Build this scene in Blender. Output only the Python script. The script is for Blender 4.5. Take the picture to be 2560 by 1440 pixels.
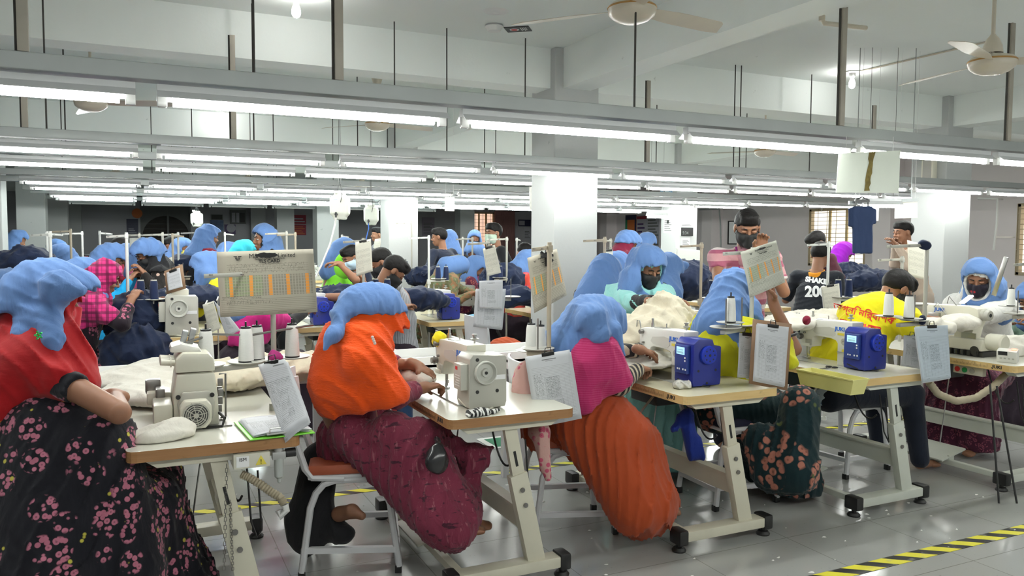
import bpy, bmesh, math, random
import numpy as np
from mathutils import Vector, Matrix
random.seed(7)
for _o in list(bpy.data.objects):
    bpy.data.objects.remove(_o)
SC = bpy.context.scene
COL = SC.collection
R = math.radians

# ------------------------------------------------------------------ camera
FPX, CAMH = 1976.0, 1.527
_yaw, _pit, _rol = R(25.4), R(3.46), R(0.26)
FW = np.array([math.sin(_yaw)*math.cos(_pit), math.cos(_yaw)*math.cos(_pit), -math.sin(_pit)])
_r0 = np.array([math.cos(_yaw), -math.sin(_yaw), 0.0]); _u0 = np.cross(_r0, FW)
RT = _r0*math.cos(_rol)+_u0*math.sin(_rol); UP = _u0*math.cos(_rol)-_r0*math.sin(_rol)
CP = np.array([0, 0, CAMH])
cam = bpy.data.cameras.new('camera'); camo = bpy.data.objects.new('camera', cam); COL.objects.link(camo)
cam.sensor_width = 36; cam.lens = FPX/2560*36; cam.clip_start = .05; cam.clip_end = 200
camo.matrix_world = Matrix(((RT[0], UP[0], -FW[0], 0), (RT[1], UP[1], -FW[1], 0), (RT[2], UP[2], -FW[2], CAMH), (0, 0, 0, 1)))
SC.camera = camo
# world positions read off a photo pixel together with a known height / depth of the real thing
def _ray(x, y): return FW*FPX+RT*(x-1280)-UP*(y-720)
def Wz(x, y, z):
    r = _ray(x, y); return CP+r*((z-CAMH)/r[2])
def WY(x, y, Y):
    r = _ray(x, y); return CP+r*(Y/r[1])
def WX(x, y, X):
    r = _ray(x, y); return CP+r*(X/r[0])
def Wd(x, y, d): return CP+_ray(x, y)*(d/FPX)

# ------------------------------------------------------------------ world and view
w = bpy.data.worlds.new('world'); SC.world = w; w.use_nodes = True
w.node_tree.nodes['Background'].inputs[0].default_value = (.95, .97, 1, 1)
w.node_tree.nodes['Background'].inputs[1].default_value = .8
SC.view_settings.view_transform = 'Standard'; SC.view_settings.look = 'None'
SC.view_settings.gamma = 1; SC.view_settings.use_curve_mapping = False
SC.view_settings.exposure = 1.1
TUBE_W, BULB_W = 42.0, 45.0
try:
    SC.cycles.use_denoising = True; SC.cycles.max_bounces = 8; SC.cycles.diffuse_bounces = 4
    SC.cycles.sample_clamp_indirect = 4; SC.cycles.caustics_reflective = False; SC.cycles.caustics_refractive = False
except Exception: pass

# ------------------------------------------------------------------ materials
_M = {}
def _nt(name):
    m = bpy.data.materials.new(name); m.use_nodes = True
    return m, m.node_tree, m.node_tree.nodes['Principled BSDF']
def N(nt, typ, **k):
    n = nt.nodes.new(typ)
    for a, b in k.items():
        if a.startswith('i_'):
            key = a[2:]; n.inputs[int(key) if key.isdigit() else key.replace('_', ' ')].default_value = b
        else: setattr(n, a, b)
    return n
def c4(c): return (c[0], c[1], c[2], 1)
def mixc(nt, fac, a, b):
    n = nt.nodes.new('ShaderNodeMix'); n.data_type = 'RGBA'
    for s, v in ((0, fac), (6, a), (7, b)):
        if hasattr(v, 'links') or hasattr(v, 'is_linked'): nt.links.new(v, n.inputs[s])
        else: n.inputs[s].default_value = v if s == 0 else c4(v)
    return n.outputs[2]
def math_(nt, op, a, b=None, c=None):
    n = nt.nodes.new('ShaderNodeMath'); n.operation = op
    for i, v in enumerate((a, b, c)):
        if v is None: continue
        if hasattr(v, 'is_linked'): nt.links.new(v, n.inputs[i])
        else: n.inputs[i].default_value = v
    return n.outputs[0]
def mat(name, col, rough=.5, metal=0, var=.06, vs=6, bump=0, bs=60, emit=0, spec=.5, alpha=1, coat=0):
    if name in _M: return _M[name]
    m, nt, b = _nt(name); _M[name] = m
    b.inputs['Roughness'].default_value = rough; b.inputs['Metallic'].default_value = metal
    b.inputs['Specular IOR Level'].default_value = spec; b.inputs['Coat Weight'].default_value = coat
    tc = N(nt, 'ShaderNodeTexCoord')
    if var:
        nz = N(nt, 'ShaderNodeTexNoise'); nz.inputs['Scale'].default_value = vs; nz.inputs['Detail'].default_value = 4
        nt.links.new(tc.outputs['Object'], nz.inputs['Vector'])
        o = mixc(nt, nz.outputs[0], tuple(max(0, v*(1-var*1.5)) for v in col), tuple(min(1, v*(1+var*1.5)) for v in col))
        nt.links.new(o, b.inputs['Base Color'])
    else: b.inputs['Base Color'].default_value = c4(col)
    if bump:
        nz = N(nt, 'ShaderNodeTexNoise'); nz.inputs['Scale'].default_value = bs; nz.inputs['Detail'].default_value = 3
        nt.links.new(tc.outputs['Object'], nz.inputs['Vector'])
        bp = N(nt, 'ShaderNodeBump'); bp.inputs['Strength'].default_value = bump; bp.inputs['Distance'].default_value = .01
        nt.links.new(nz.outputs[0], bp.inputs['Height']); nt.links.new(bp.outputs[0], b.inputs['Normal'])
    if emit:
        b.inputs['Emission Color'].default_value = c4(col); b.inputs['Emission Strength'].default_value = emit
    if alpha < 1: b.inputs['Alpha'].default_value = alpha
    return m
def cloth(name, col, pat=None, col2=(0, 0, 0), col3=None, sc=10, wr=.35, ws=9, rough=.85, sheen=.3, stretch=(1, 1, .35), weave=.12):
    """woven fabric: base colour, optional printed pattern, wrinkle and weave relief"""
    if name in _M: return _M[name]
    m, nt, b = _nt(name); _M[name] = m
    b.inputs['Roughness'].default_value = rough; b.inputs['Specular IOR Level'].default_value = .2
    b.inputs['Sheen Weight'].default_value = sheen*.4
    tc = N(nt, 'ShaderNodeTexCoord'); V = tc.outputs['Object']
    base = None
    def noise(scale, detail=3, vec=V):
        n = N(nt, 'ShaderNodeTexNoise'); n.inputs['Scale'].default_value = scale; n.inputs['Detail'].default_value = detail
        nt.links.new(vec, n.inputs['Vector']); return n.outputs[0]
    def step(v, e, wd=.02):
        mr = N(nt, 'ShaderNodeMapRange'); mr.inputs[1].default_value = e-wd; mr.inputs[2].default_value = e+wd
        nt.links.new(v, mr.inputs[0]); return mr.outputs[0]
    v0 = mixc(nt, noise(5), tuple(v*.92 for v in col), tuple(min(1, v*1.07) for v in col))
    if pat in ('floral', 'dots', 'roses'):
        vo = N(nt, 'ShaderNodeTexVoronoi'); vo.inputs['Scale'].default_value = sc; vo.inputs['Randomness'].default_value = .75
        nt.links.new(V, vo.inputs['Vector'])
        if pat == 'dots':
            fac = math_(nt, 'SUBTRACT', 1, step(vo.outputs['Distance'], .28))
            base = mixc(nt, fac, v0, col2)
        else:
            # clusters: small blobs gathered around the larger cells
            vo2 = N(nt, 'ShaderNodeTexVoronoi'); vo2.inputs['Scale'].default_value = sc*4.5
            nt.links.new(V, vo2.inputs['Vector'])
            a = math_(nt, 'SUBTRACT', 1, step(vo.outputs['Distance'], .46, .03))
            bl = math_(nt, 'SUBTRACT', 1, step(vo2.outputs['Distance'], .47, .05))
            ring = math_(nt, 'SUBTRACT', 1, step(vo2.outputs['Distance'], .16, .04))
            f = math_(nt, 'MULTIPLY', a, bl)
            base = mixc(nt, f, v0, col2)
            base = mixc(nt, math_(nt, 'MULTIPLY', f, ring), base, tuple(v*.55 for v in col2))
            if col3:
                vo3 = N(nt, 'ShaderNodeTexVoronoi'); vo3.inputs['Scale'].default_value = sc*1.6
                mp = N(nt, 'ShaderNodeMapping'); mp.inputs['Location'].default_value = (3.3, 1.7, .6); nt.links.new(V, mp.inputs[0]); nt.links.new(mp.outputs[0], vo3.inputs['Vector'])
                g = math_(nt, 'SUBTRACT', 1, step(vo3.outputs['Distance'], .13, .02))
                base = mixc(nt, g, base, col3)
    elif pat == 'plaid':
        s = N(nt, 'ShaderNodeSeparateXYZ'); nt.links.new(V, s.inputs[0])
        base = v0
        for ax, o in (('X', 0), ('Y', .5), ('Z', .2)):
            if ax == 'Y': continue
            t = math_(nt, 'FRACT', math_(nt, 'ADD', math_(nt, 'MULTIPLY', s.outputs[ax], sc), o))
            st = math_(nt, 'LESS_THAN', t, .3)
            base = mixc(nt, math_(nt, 'MULTIPLY', st, .78), base, col2)
            t2 = math_(nt, 'LESS_THAN', math_(nt, 'ABSOLUTE', math_(nt, 'SUBTRACT', t, .62)), .03)
            base = mixc(nt, math_(nt, 'MULTIPLY', t2, .6), base, col2)
    elif pat in ('stripe', 'stripeh'):
        s = N(nt, 'ShaderNodeSeparateXYZ'); nt.links.new(V, s.inputs[0])
        z = math_(nt, 'ADD', s.outputs['Z'] if pat == 'stripeh' else s.outputs['X'], math_(nt, 'MULTIPLY', noise(4), .02))
        t = math_(nt, 'FRACT', math_(nt, 'MULTIPLY', z, sc))
        base = mixc(nt, math_(nt, 'LESS_THAN', t, .45), v0, col2)
        if col3:
            t2 = math_(nt, 'FRACT', math_(nt, 'MULTIPLY', z, sc*.43))
            base = mixc(nt, math_(nt, 'LESS_THAN', t2, .16), base, col3)
    elif pat == 'camo':
        n1 = step(noise(sc, 2), .52, .02); base = mixc(nt, n1, v0, col2)
        mp = N(nt, 'ShaderNodeMapping'); mp.inputs['Location'].default_value = (5, 3, 1); nt.links.new(V, mp.inputs[0])
        base = mixc(nt, step(noise(sc*1.4, 2, mp.outputs[0]), .58, .02), base, col3 or col2)
    elif pat == 'streak':
        mp = N(nt, 'ShaderNodeMapping'); mp.inputs['Scale'].default_value = (1, 1, .12); mp.inputs['Rotation'].default_value = (0, .6, 0); nt.links.new(V, mp.inputs[0])
        base = mixc(nt, math_(nt, 'MULTIPLY', step(noise(sc*2, 5, mp.outputs[0]), .64, .03), .6), v0, col2)
        mp = N(nt, 'ShaderNodeMapping'); mp.inputs['Scale'].default_value = (.16, 1, 1); mp.inputs['Rotation'].default_value = (.4, .3, .8); nt.links.new(V, mp.inputs[0])
        base = mixc(nt, math_(nt, 'MULTIPLY', step(noise(sc*1.4, 5, mp.outputs[0]), .62, .03), .8), base, col3 or col2)
    elif pat == 'border':     # coloured bands near a height in the object's own z
        s = N(nt, 'ShaderNodeSeparateXYZ'); nt.links.new(V, s.inputs[0])
        z = math_(nt, 'ADD', math_(nt, 'ADD', s.outputs['Z'], math_(nt, 'MULTIPLY', s.outputs['X'], -.32)), math_(nt, 'MULTIPLY', noise(3), .05))
        f1 = math_(nt, 'LESS_THAN', math_(nt, 'ABSOLUTE', math_(nt, 'SUBTRACT', z, sc)), .028)
        f2 = step(noise(22, 4), .5, .1)
        base = mixc(nt, math_(nt, 'MULTIPLY', f1, f2), v0, col2)
        f3 = math_(nt, 'LESS_THAN', math_(nt, 'ABSOLUTE', math_(nt, 'SUBTRACT', z, sc-.045)), .012)
        base = mixc(nt, f3, base, col3 or col2)
    else: base = v0
    nt.links.new(base, b.inputs['Base Color'])
    mp = N(nt, 'ShaderNodeMapping'); mp.inputs['Scale'].default_value = stretch; nt.links.new(V, mp.inputs[0])
    n1 = N(nt, 'ShaderNodeTexNoise'); n1.inputs['Scale'].default_value = ws; n1.inputs['Detail'].default_value = 4; n1.inputs['Distortion'].default_value = .8
    nt.links.new(mp.outputs[0], n1.inputs['Vector'])
    rid = math_(nt, 'ABSOLUTE', math_(nt, 'SUBTRACT', n1.outputs[0], .5))
    b1 = N(nt, 'ShaderNodeBump'); b1.inputs['Strength'].default_value = wr; b1.inputs['Distance'].default_value = .03
    nt.links.new(rid, b1.inputs['Height'])
    n2 = N(nt, 'ShaderNodeTexNoise'); n2.inputs['Scale'].default_value = 320; nt.links.new(V, n2.inputs['Vector'])
    b2 = N(nt, 'ShaderNodeBump'); b2.inputs['Strength'].default_value = weave; b2.inputs['Distance'].default_value = .003
    nt.links.new(n2.outputs[0], b2.inputs['Height']); nt.links.new(b1.outputs[0], b2.inputs['Normal'])
    nt.links.new(b2.outputs[0], b.inputs['Normal'])
    return m

# ------------------------------------------------------------------ mesh helpers
def setp(o, label=None, cat=None, group=None, kind=None):
    if label: o['label'] = label
    if cat: o['category'] = cat
    if group: o['group'] = group
    if kind: o['kind'] = kind
    return o
def link(name, me, parent=None, mats=None, smooth=False):
    if mats:
        for m in (mats if isinstance(mats, (list, tuple)) else [mats]): me.materials.append(m)
    o = bpy.data.objects.new(name, me); COL.objects.link(o)
    if parent: o.parent = parent
    if smooth: me.shade_smooth()
    return o
def empty(name, loc=(0, 0, 0), rz=0, label=None, cat=None, group=None):
    o = bpy.data.objects.new(name, None); COL.objects.link(o); o.location = loc; o.rotation_euler = (0, 0, rz)
    o.empty_display_size = .1
    return setp(o, label, cat, group)
class MB:
    """gathers shapes into one mesh"""
    def __init__(s): s.v = []; s.f = []; s.m = []; s.uv = None
    def add(s, vs, fs, mi=0):
        n = len(s.v); s.v += [tuple(map(float, v)) for v in vs]; s.f += [tuple(n+i for i in f) for f in fs]; s.m += [mi]*len(fs); return s
    def box(s, c, h, mi=0, rot=None, bev=0, taper=(1, 1)):
        """centre c, full size h, optional 3x3/Euler rot, bevelled edges, top scale"""
        bm = bmesh.new(); bmesh.ops.create_cube(bm, size=1)
        for v in bm.verts:
            t = taper if v.co.z > 0 else (1, 1)
            v.co = Vector((v.co.x*h[0]*t[0], v.co.y*h[1]*t[1], v.co.z*h[2]))
        if bev: bmesh.ops.bevel(bm, geom=bm.edges[:], offset=bev, segments=2, affect='EDGES', profile=.6, clamp_overlap=True)
        M = Matrix.Identity(3) if rot is None else (rot if isinstance(rot, Matrix) else Matrix.Rotation(rot[2], 3, 'Z') @ Matrix.Rotation(rot[1], 3, 'Y') @ Matrix.Rotation(rot[0], 3, 'X'))
        bm.verts.ensure_lookup_table()
        vs = [tuple(M @ v.co+Vector(c)) for v in bm.verts]; fs = [[v.index for v in f.verts] for f in bm.faces]; bm.free()
        return s.add(vs, fs, mi)
    def ab(s, a, b, mi=0, bev=0):
        return s.box([(a[i]+b[i])/2 for i in range(3)], [abs(b[i]-a[i]) for i in range(3)], mi, None, bev)
    def bar(s, a, b, wd, ht=None, mi=0, bev=0, up=(0, 0, 1)):
        a, b = Vector(a), Vector(b); d = b-a; L = d.length; z = d.normalized(); u = Vector(up)
        if abs(z.dot(u)) > .98: u = Vector((1, 0, 0))
        x = z.cross(u).normalized(); y = z.cross(x)
        M = Matrix((x, y, z)).transposed()
        return s.box((a+b)/2, (wd, ht or wd, L), mi, M, bev)
    def tube(s, pts, r, mi=0, n=10, cap=True, close=False):
        pts = [Vector(p) for p in pts]; rs = r if isinstance(r, (list, tuple)) else [r]*len(pts)
        vs = []; fs = []; prev = None; k = len(pts)
        for i, p in enumerate(pts):
            t = ((pts[(i+1) % k] if (close or i < k-1) else p)-(pts[i-1] if (close or i > 0) else p)).normalized()
            if prev is None:
                u = Vector((0, 0, 1)) if abs(t.z) < .9 else Vector((1, 0, 0)); x = t.cross(u).normalized()
            else: x = (prev-t*prev.dot(t)).normalized()
            prev = x; y = t.cross(x)
            vs += [p+(x*math.cos(a)+y*math.sin(a))*rs[i] for a in (2*math.pi*j/n for j in range(n))]
        for i in range(k if close else k-1):
            for j in range(n):
                a, b = i*n+j, i*n+(j+1) % n; c = ((i+1) % k)*n
                fs.append((a, b, c+(j+1) % n, c+j))
        if cap and not close: fs += [tuple(range(n))[::-1], tuple((k-1)*n+j for j in range(n))]
        return s.add(vs, fs, mi)
    def cyl(s, a, b, r, mi=0, n=16): return s.tube([a, b], r, mi, n)
    def lathe(s, prof, c=(0, 0, 0), mi=0, n=24, axis='Z', ang=2*math.pi):
        """profile of (radius, height) turned about an axis"""
        vs = []; fs = []; k = len(prof)
        for j in range(n):
            a = ang*j/n
            for r_, h in prof:
                p = (r_*math.cos(a), r_*math.sin(a), h)
                if axis == 'Y': p = (p[0], h, p[1])
                if axis == 'X': p = (h, p[0], p[1])
                vs.append((p[0]+c[0], p[1]+c[1], p[2]+c[2]))
        for j in range(n):
            for i in range(k-1):
                a, b = j*k+i, ((j+1) % n)*k+i
                fs.append((a, b, b+1, a+1) if axis != 'Y' else (a, a+1, b+1, b))
        return s.add(vs, fs, mi)
    def prism(s, poly, z0, z1, mi=0, axis='Z', bev=0):
        """polygon (list of 2-D) extruded between z0 and z1 along an axis"""
        bm = bmesh.new()
        vs = [bm.verts.new((p[0], p[1], z0)) for p in poly]; f = bm.faces.new(vs)
        r_ = bmesh.ops.extrude_face_region(bm, geom=[f])
        for e in r_['geom']:
            if isinstance(e, bmesh.types.BMVert): e.co.z = z1
        bmesh.ops.recalc_face_normals(bm, faces=bm.faces)
        if bev: bmesh.ops.bevel(bm, geom=bm.edges[:], offset=bev, segments=2, affect='EDGES', profile=.6, clamp_overlap=True)
        out = []
        for v in bm.verts:
            x, y, z = v.co
            out.append((x, y, z) if axis == 'Z' else ((z, x, y) if axis == 'X' else (x, z, y)))
        bm.verts.index_update(); fs = [[v.index for v in f.verts] for f in bm.faces]
        if axis == 'Y': fs = [f[::-1] for f in fs]
        bm.free(); return s.add(out, fs, mi)
    def build(s, name, mats, parent=None, smooth=None):
        me = bpy.data.meshes.new(name); me.from_pydata(s.v, [], s.f); me.update()
        o = link(name, me, parent, mats)
        me.polygons.foreach_set('material_index', s.m)
        if smooth is None or smooth:
            me.shade_smooth()
            try: me.set_sharp_from_angle(angle=R(38))
            except Exception: pass
        return o
def copy_tree(o, parent=None):
    c = o.copy(); COL.objects.link(c)
    if parent: c.parent = parent
    for ch in list(KIDS.get(o.name, [])):
        d = copy_tree(ch, c); KIDS.setdefault(c.name, []).append(d)
    return c
KIDS = {}
def remember(root):
    ks = [x for x in bpy.data.objects if x.parent == root]
    KIDS[root.name] = ks
    for k in ks: remember(k)
def catenary(a, b, sag, n=14):
    a, b = Vector(a), Vector(b)
    return [a.lerp(b, i/n)-Vector((0, 0, sag*4*(i/n)*(1-i/n))) for i in range(n+1)]
def text_mesh(body, size, ext=.0004, sp=1, align='CENTER', bold=0, shear=0):
    cu = bpy.data.curves.new('lettering', 'FONT'); cu.body = body; cu.size = size; cu.align_x = align; cu.align_y = 'CENTER'
    cu.extrude = ext; cu.space_character = sp; cu.offset = bold; cu.resolution_u = 3; cu.shear = shear
    o = bpy.data.objects.new('lettering', cu); COL.objects.link(o)
    me = bpy.data.meshes.new_from_object(o.evaluated_get(bpy.context.evaluated_depsgraph_get()))
    bpy.data.objects.remove(o); bpy.data.curves.remove(cu); return me
def text(body, size, M, name='printed_text', m=None, parent=None, ext=.0004, font_sp=1, align='CENTER', bold=0, sx=1, shear=0):
    me = text_mesh(body, size, ext, font_sp, align, bold, shear); me.name = name; me.materials.clear()
    if m: me.materials.append(m)
    o = bpy.data.objects.new(name, me); COL.objects.link(o)
    if parent: o.parent = parent
    o.matrix_local = M @ Matrix.Diagonal((sx, 1, 1, 1))
    return o
def frame_m(o, x, y):
    """4x4 whose x and y axes are given; origin o"""
    x = Vector(x).normalized(); y = Vector(y); y = (y-x*y.dot(x)).normalized(); z = x.cross(y)
    return Matrix(((x[0], y[0], z[0], o[0]), (x[1], y[1], z[1], o[1]), (x[2], y[2], z[2], o[2]), (0, 0, 0, 1)))
# ------------------------------------------------------------------ implicit shapes turned into smooth meshes
def V3(*a): return np.array(a if len(a) == 3 else a[0], float)
def cap(a, b, ra, rb=None):
    a, b = V3(a), V3(b); rb = ra if rb is None else rb; ba = b-a; q = max(ba@ba, 1e-9)
    def f(P):
        pa = P-a; h = np.clip(pa@ba/q, 0, 1)
        return np.sqrt(((pa-h[:, None]*ba)**2).sum(1))-(ra+(rb-ra)*h)
    return f
def ell(c, r, Rm=None):
    c, r = V3(c), V3(r)
    def f(P):
        q = P-c
        if Rm is not None: q = q@Rm.T
        k0 = np.sqrt(((q/r)**2).sum(1)); k1 = np.sqrt(((q/r**2)**2).sum(1))+1e-9
        return k0*(k0-1)/k1
    return f
def rbox(c, h, rad, Rm=None):
    c, h = V3(c), V3(h)
    def f(P):
        q = P-c
        if Rm is not None: q = q@Rm.T
        q = np.abs(q)-h+rad
        return np.sqrt((np.maximum(q, 0)**2).sum(1))+np.minimum(q.max(1), 0)-rad
    return f
def smin(a, b, k):
    h = np.clip(.5+.5*(b-a)/k, 0, 1); return b+(a-b)*h-k*h*(1-h)
def U(k, *fs):
    fs = [f for f in fs if f is not None]
    def f(P):
        d = fs[0](P)
        for g in fs[1:]: d = smin(d, g(P), k)
        return d
    return f
def SUB(f, g, k=.01): return lambda P: -smin(-f(P), g(P), k)
def INT(f, g, k=.01): return lambda P: -smin(-f(P), -g(P), k)
def half(p, n):
    """negative on the side opposite to n"""
    p, n = V3(p), V3(n); n = n/np.linalg.norm(n)
    return lambda P: (P-p)@n
def OFF(f, r): return lambda P: f(P)-r
def folds(f, amp, ax, fr=26, warp=.6, seed=0, fade=None):
    """running creases across axis ax (a direction the creases repeat along)"""
    ax = V3(ax); ax = ax/np.linalg.norm(ax); rs = np.random.RandomState(seed+40)
    t1 = np.cross(ax, rs.normal(size=3)); t1 /= np.linalg.norm(t1); t2 = np.cross(ax, t1)
    ph = rs.uniform(0, 6, 6)
    def g(P):
        a, b, c = P@ax, P@t1, P@t2
        w = warp*(1.6*np.sin(b*7+ph[0]+1.2*np.sin(a*9+ph[3]))+1.0*np.sin(c*11+ph[1]+b*5))
        t = a*fr+w*2
        r1 = 1-np.abs(np.sin(t*.5)); r2 = 1-np.abs(np.sin(t*.83+1.7*np.sin(b*13+ph[2])+ph[4]))
        m = .55+.45*np.sin(b*10+ph[5]+c*6)
        d = r1**2.2*1.25*m+r2**3*.55*(1.1-m)-.45
        return f(P)-(amp if fade is None else amp*fade(P))*d
    return g
def lump(f, amp, fr=30, seed=0):
    rs = np.random.RandomState(seed); K = rs.normal(size=(5, 3)); K /= np.linalg.norm(K, axis=1)[:, None]; ph = rs.uniform(0, 6, 5)
    def g(P):
        t = sum(np.sin(P@K[i]*fr*(.6+.3*i)+ph[i]+1.5*np.sin(P@K[(i+1) % 5]*fr*.5)) for i in range(5))
        return f(P)+amp*(np.abs(t)*.6-.6)
    return g
def sdf_mesh(f, lo, hi, h):
    lo = np.array(lo, float)-2*h; hi = np.array(hi, float)+2*h
    c = 4; n = np.ceil((hi-lo)/(h*c)).astype(int)+1
    gx = [lo[i]+np.arange(n[i])*h*c for i in range(3)]
    G = np.stack(np.meshgrid(*gx, indexing='ij'), -1).reshape(-1, 3)
    Fc = f(G).reshape(n)
    m = (n-1)*c+1
    act = np.abs(Fc) < h*c*2.4
    # a coarse node owns the fine nodes around it
    idx = [np.minimum((np.arange(m[i])+c//2)//c, n[i]-1) for i in range(3)]
    F = Fc[np.ix_(*idx)].copy(); A = act[np.ix_(*idx)]
    w = np.argwhere(A)
    P = lo+w*h
    out = np.empty(len(P))
    for s in range(0, len(P), 300000): out[s:s+300000] = f(P[s:s+300000])
    F[A] = out
    I = F < 0
    # pad so the surface closes
    F[0], F[-1], F[:, 0], F[:, -1], F[:, :, 0], F[:, :, -1] = [np.maximum(q, h*.3) for q in (F[0], F[-1], F[:, 0], F[:, -1], F[:, :, 0], F[:, :, -1])]
    I = F < 0
    corners = [(i, j, k) for i in (0, 1) for j in (0, 1) for k in (0, 1)]
    sh = [I[i:m[0]-1+i, j:m[1]-1+j, k:m[2]-1+k] for i, j, k in corners]
    s = sum(x.astype(np.int8) for x in sh)
    cells = np.argwhere((s > 0) & (s < 8))
    cid = -np.ones(m-1, int); cid[tuple(cells.T)] = np.arange(len(cells))
    acc = np.zeros((len(cells), 3)); cnt = np.zeros(len(cells))
    vals = [F[cells[:, 0]+i, cells[:, 1]+j, cells[:, 2]+k] for i, j, k in corners]
    for a in range(8):
        for b in range(a+1, 8):
            ca, cb = np.array(corners[a]), np.array(corners[b])
            if np.abs(ca-cb).sum() != 1: continue
            fa, fb = vals[a], vals[b]; cr = (fa < 0) != (fb < 0)
            t = np.where(cr, fa/np.where(cr, fa-fb, 1), 0)
            acc += np.where(cr[:, None], ca+(cb-ca)*t[:, None], 0); cnt += cr
    V = lo+(cells+acc/np.maximum(cnt, 1)[:, None])*h
    Q = []
    for ax in range(3):
        o = [(ax+1) % 3, (ax+2) % 3]
        a = [slice(1, -1)]*3; a[ax] = slice(0, -1); b = [slice(1, -1)]*3; b[ax] = slice(1, None)
        x, y = I[tuple(a)], I[tuple(b)]
        e = np.argwhere(x != y); 
        if not len(e): continue
        ins = x[tuple(e.T)]
        g = e.copy(); g[:, o[0]] += 1; g[:, o[1]] += 1     # back to grid indices
        def cc(d0, d1):
            q = g.copy(); q[:, o[0]] -= d0; q[:, o[1]] -= d1; return cid[tuple(q.T)]
        q = np.stack([cc(1, 1), cc(0, 1), cc(0, 0), cc(1, 0)], 1)
        q[~ins] = q[~ins][:, ::-1]
        Q.append(q)
    return V, (np.concatenate(Q) if Q else np.zeros((0, 4), int))
def grid_obj(name, parts, mats, parent=None, origin=(0, 0, 0), smooth=True):
    """parts: list of (V, Q, material index) joined into one mesh, in coordinates about origin"""
    vs, fs, mi, n = [], [], [], 0
    for V, Q, m in parts:
        if not len(Q): continue
        vs.append(V-np.array(origin)); fs.append(Q+n); mi += [m]*len(Q); n += len(V)
    vs = np.concatenate(vs); fs = np.concatenate(fs)
    me = bpy.data.meshes.new(name); me.vertices.add(len(vs)); me.vertices.foreach_set('co', vs.astype('f').ravel())
    me.loops.add(fs.size); me.loops.foreach_set('vertex_index', fs.astype('i').ravel())
    me.polygons.add(len(fs)); me.polygons.foreach_set('loop_start', np.arange(0, fs.size, 4).astype('i'))
    me.polygons.foreach_set('material_index', np.array(mi, 'i')); me.update(calc_edges=True)
    if smooth: me.shade_smooth()
    return link(name, me, parent, mats)
def sdf_obj(name, f, lo, hi, h, m, parent=None, origin=(0, 0, 0)):
    V, Q = sdf_mesh(f, lo, hi, h)
    return grid_obj(name, [(V, Q, 0)], m, parent, origin)
def bounds(pts, r):
    P = np.array(pts, float); return P.min(0)-r, P.max(0)+r
# ------------------------------------------------------------------ room
XL, XR, YN, YF, ZC, ZB = -7.0, 13.9, -3.2, 27.0, 3.22, 2.87
def wallmat(name, col):
    m, nt, b = _nt(name); b.inputs['Roughness'].default_value = .75; b.inputs['Specular IOR Level'].default_value = .25
    tc = N(nt, 'ShaderNodeTexCoord')
    n = N(nt, 'ShaderNodeTexNoise'); n.inputs['Scale'].default_value = .9; n.inputs['Detail'].default_value = 6; nt.links.new(tc.outputs['Object'], n.inputs[0])
    o = mixc(nt, n.outputs[0], tuple(v*.95 for v in col), tuple(min(1, v*1.04) for v in col))
    v = N(nt, 'ShaderNodeTexNoise'); v.inputs['Scale'].default_value = 9; v.inputs['Detail'].default_value = 5; nt.links.new(tc.outputs['Object'], v.inputs[0])
    mr = N(nt, 'ShaderNodeMapRange'); mr.inputs[1].default_value = .72; mr.inputs[2].default_value = .76; nt.links.new(v.outputs[0], mr.inputs[0])
    o = mixc(nt, math_(nt, 'MULTIPLY', mr.outputs[0], .5), o, tuple(v_*.55 for v_ in col)); nt.links.new(o, b.inputs['Base Color'])
    n2 = N(nt, 'ShaderNodeTexNoise'); n2.inputs['Scale'].default_value = 40; nt.links.new(tc.outputs['Object'], n2.inputs[0])
    bp = N(nt, 'ShaderNodeBump'); bp.inputs['Strength'].default_value = .08; bp.inputs['Distance'].default_value = .01
    nt.links.new(n2.outputs[0], bp.inputs['Height']); nt.links.new(bp.outputs[0], b.inputs['Normal'])
    return m
M_WALL = wallmat('white_emulsion', (.80, .81, .82)); M_PINK = wallmat('pinkish_emulsion', (.72, .66, .66))
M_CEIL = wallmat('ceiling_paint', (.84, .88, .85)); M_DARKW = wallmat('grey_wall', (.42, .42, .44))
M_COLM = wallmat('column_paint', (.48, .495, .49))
# glossy large tiles
M_FLOOR, nt, b = _nt('glossy_floor_tile')
tc = N(nt, 'ShaderNodeTexCoord')
bk = N(nt, 'ShaderNodeTexBrick'); bk.offset = 0; bk.inputs['Scale'].default_value = 1; bk.inputs['Brick Width'].default_value = .6; bk.inputs['Row Height'].default_value = .6
bk.inputs['Mortar Size'].default_value = .0022; bk.inputs['Mortar Smooth'].default_value = 0
bk.inputs['Color1'].default_value = (.36, .36, .35, 1); bk.inputs['Color2'].default_value = (.38, .38, .37, 1); bk.inputs['Mortar'].default_value = (.2, .19, .18, 1)
nt.links.new(tc.outputs['Object'], bk.inputs[0])
n = N(nt, 'ShaderNodeTexNoise'); n.inputs['Scale'].default_value = 2.2; n.inputs['Detail'].default_value = 7; nt.links.new(tc.outputs['Object'], n.inputs[0])
n3 = N(nt, 'ShaderNodeTexNoise'); n3.inputs['Scale'].default_value = 55; n3.inputs['Detail'].default_value = 2; nt.links.new(tc.outputs['Object'], n3.inputs[0])
mr = N(nt, 'ShaderNodeMapRange'); mr.inputs[1].default_value = .70; mr.inputs[2].default_value = .74; nt.links.new(n3.outputs[0], mr.inputs[0])
c = mixc(nt, math_(nt, 'MULTIPLY', mr.outputs[0], .5), bk.outputs[0], (.2, .19, .18))
c = mixc(nt, math_(nt, 'MULTIPLY', n.outputs[0], .35), c, (.26, .26, .25)); nt.links.new(c, b.inputs['Base Color'])
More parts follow.
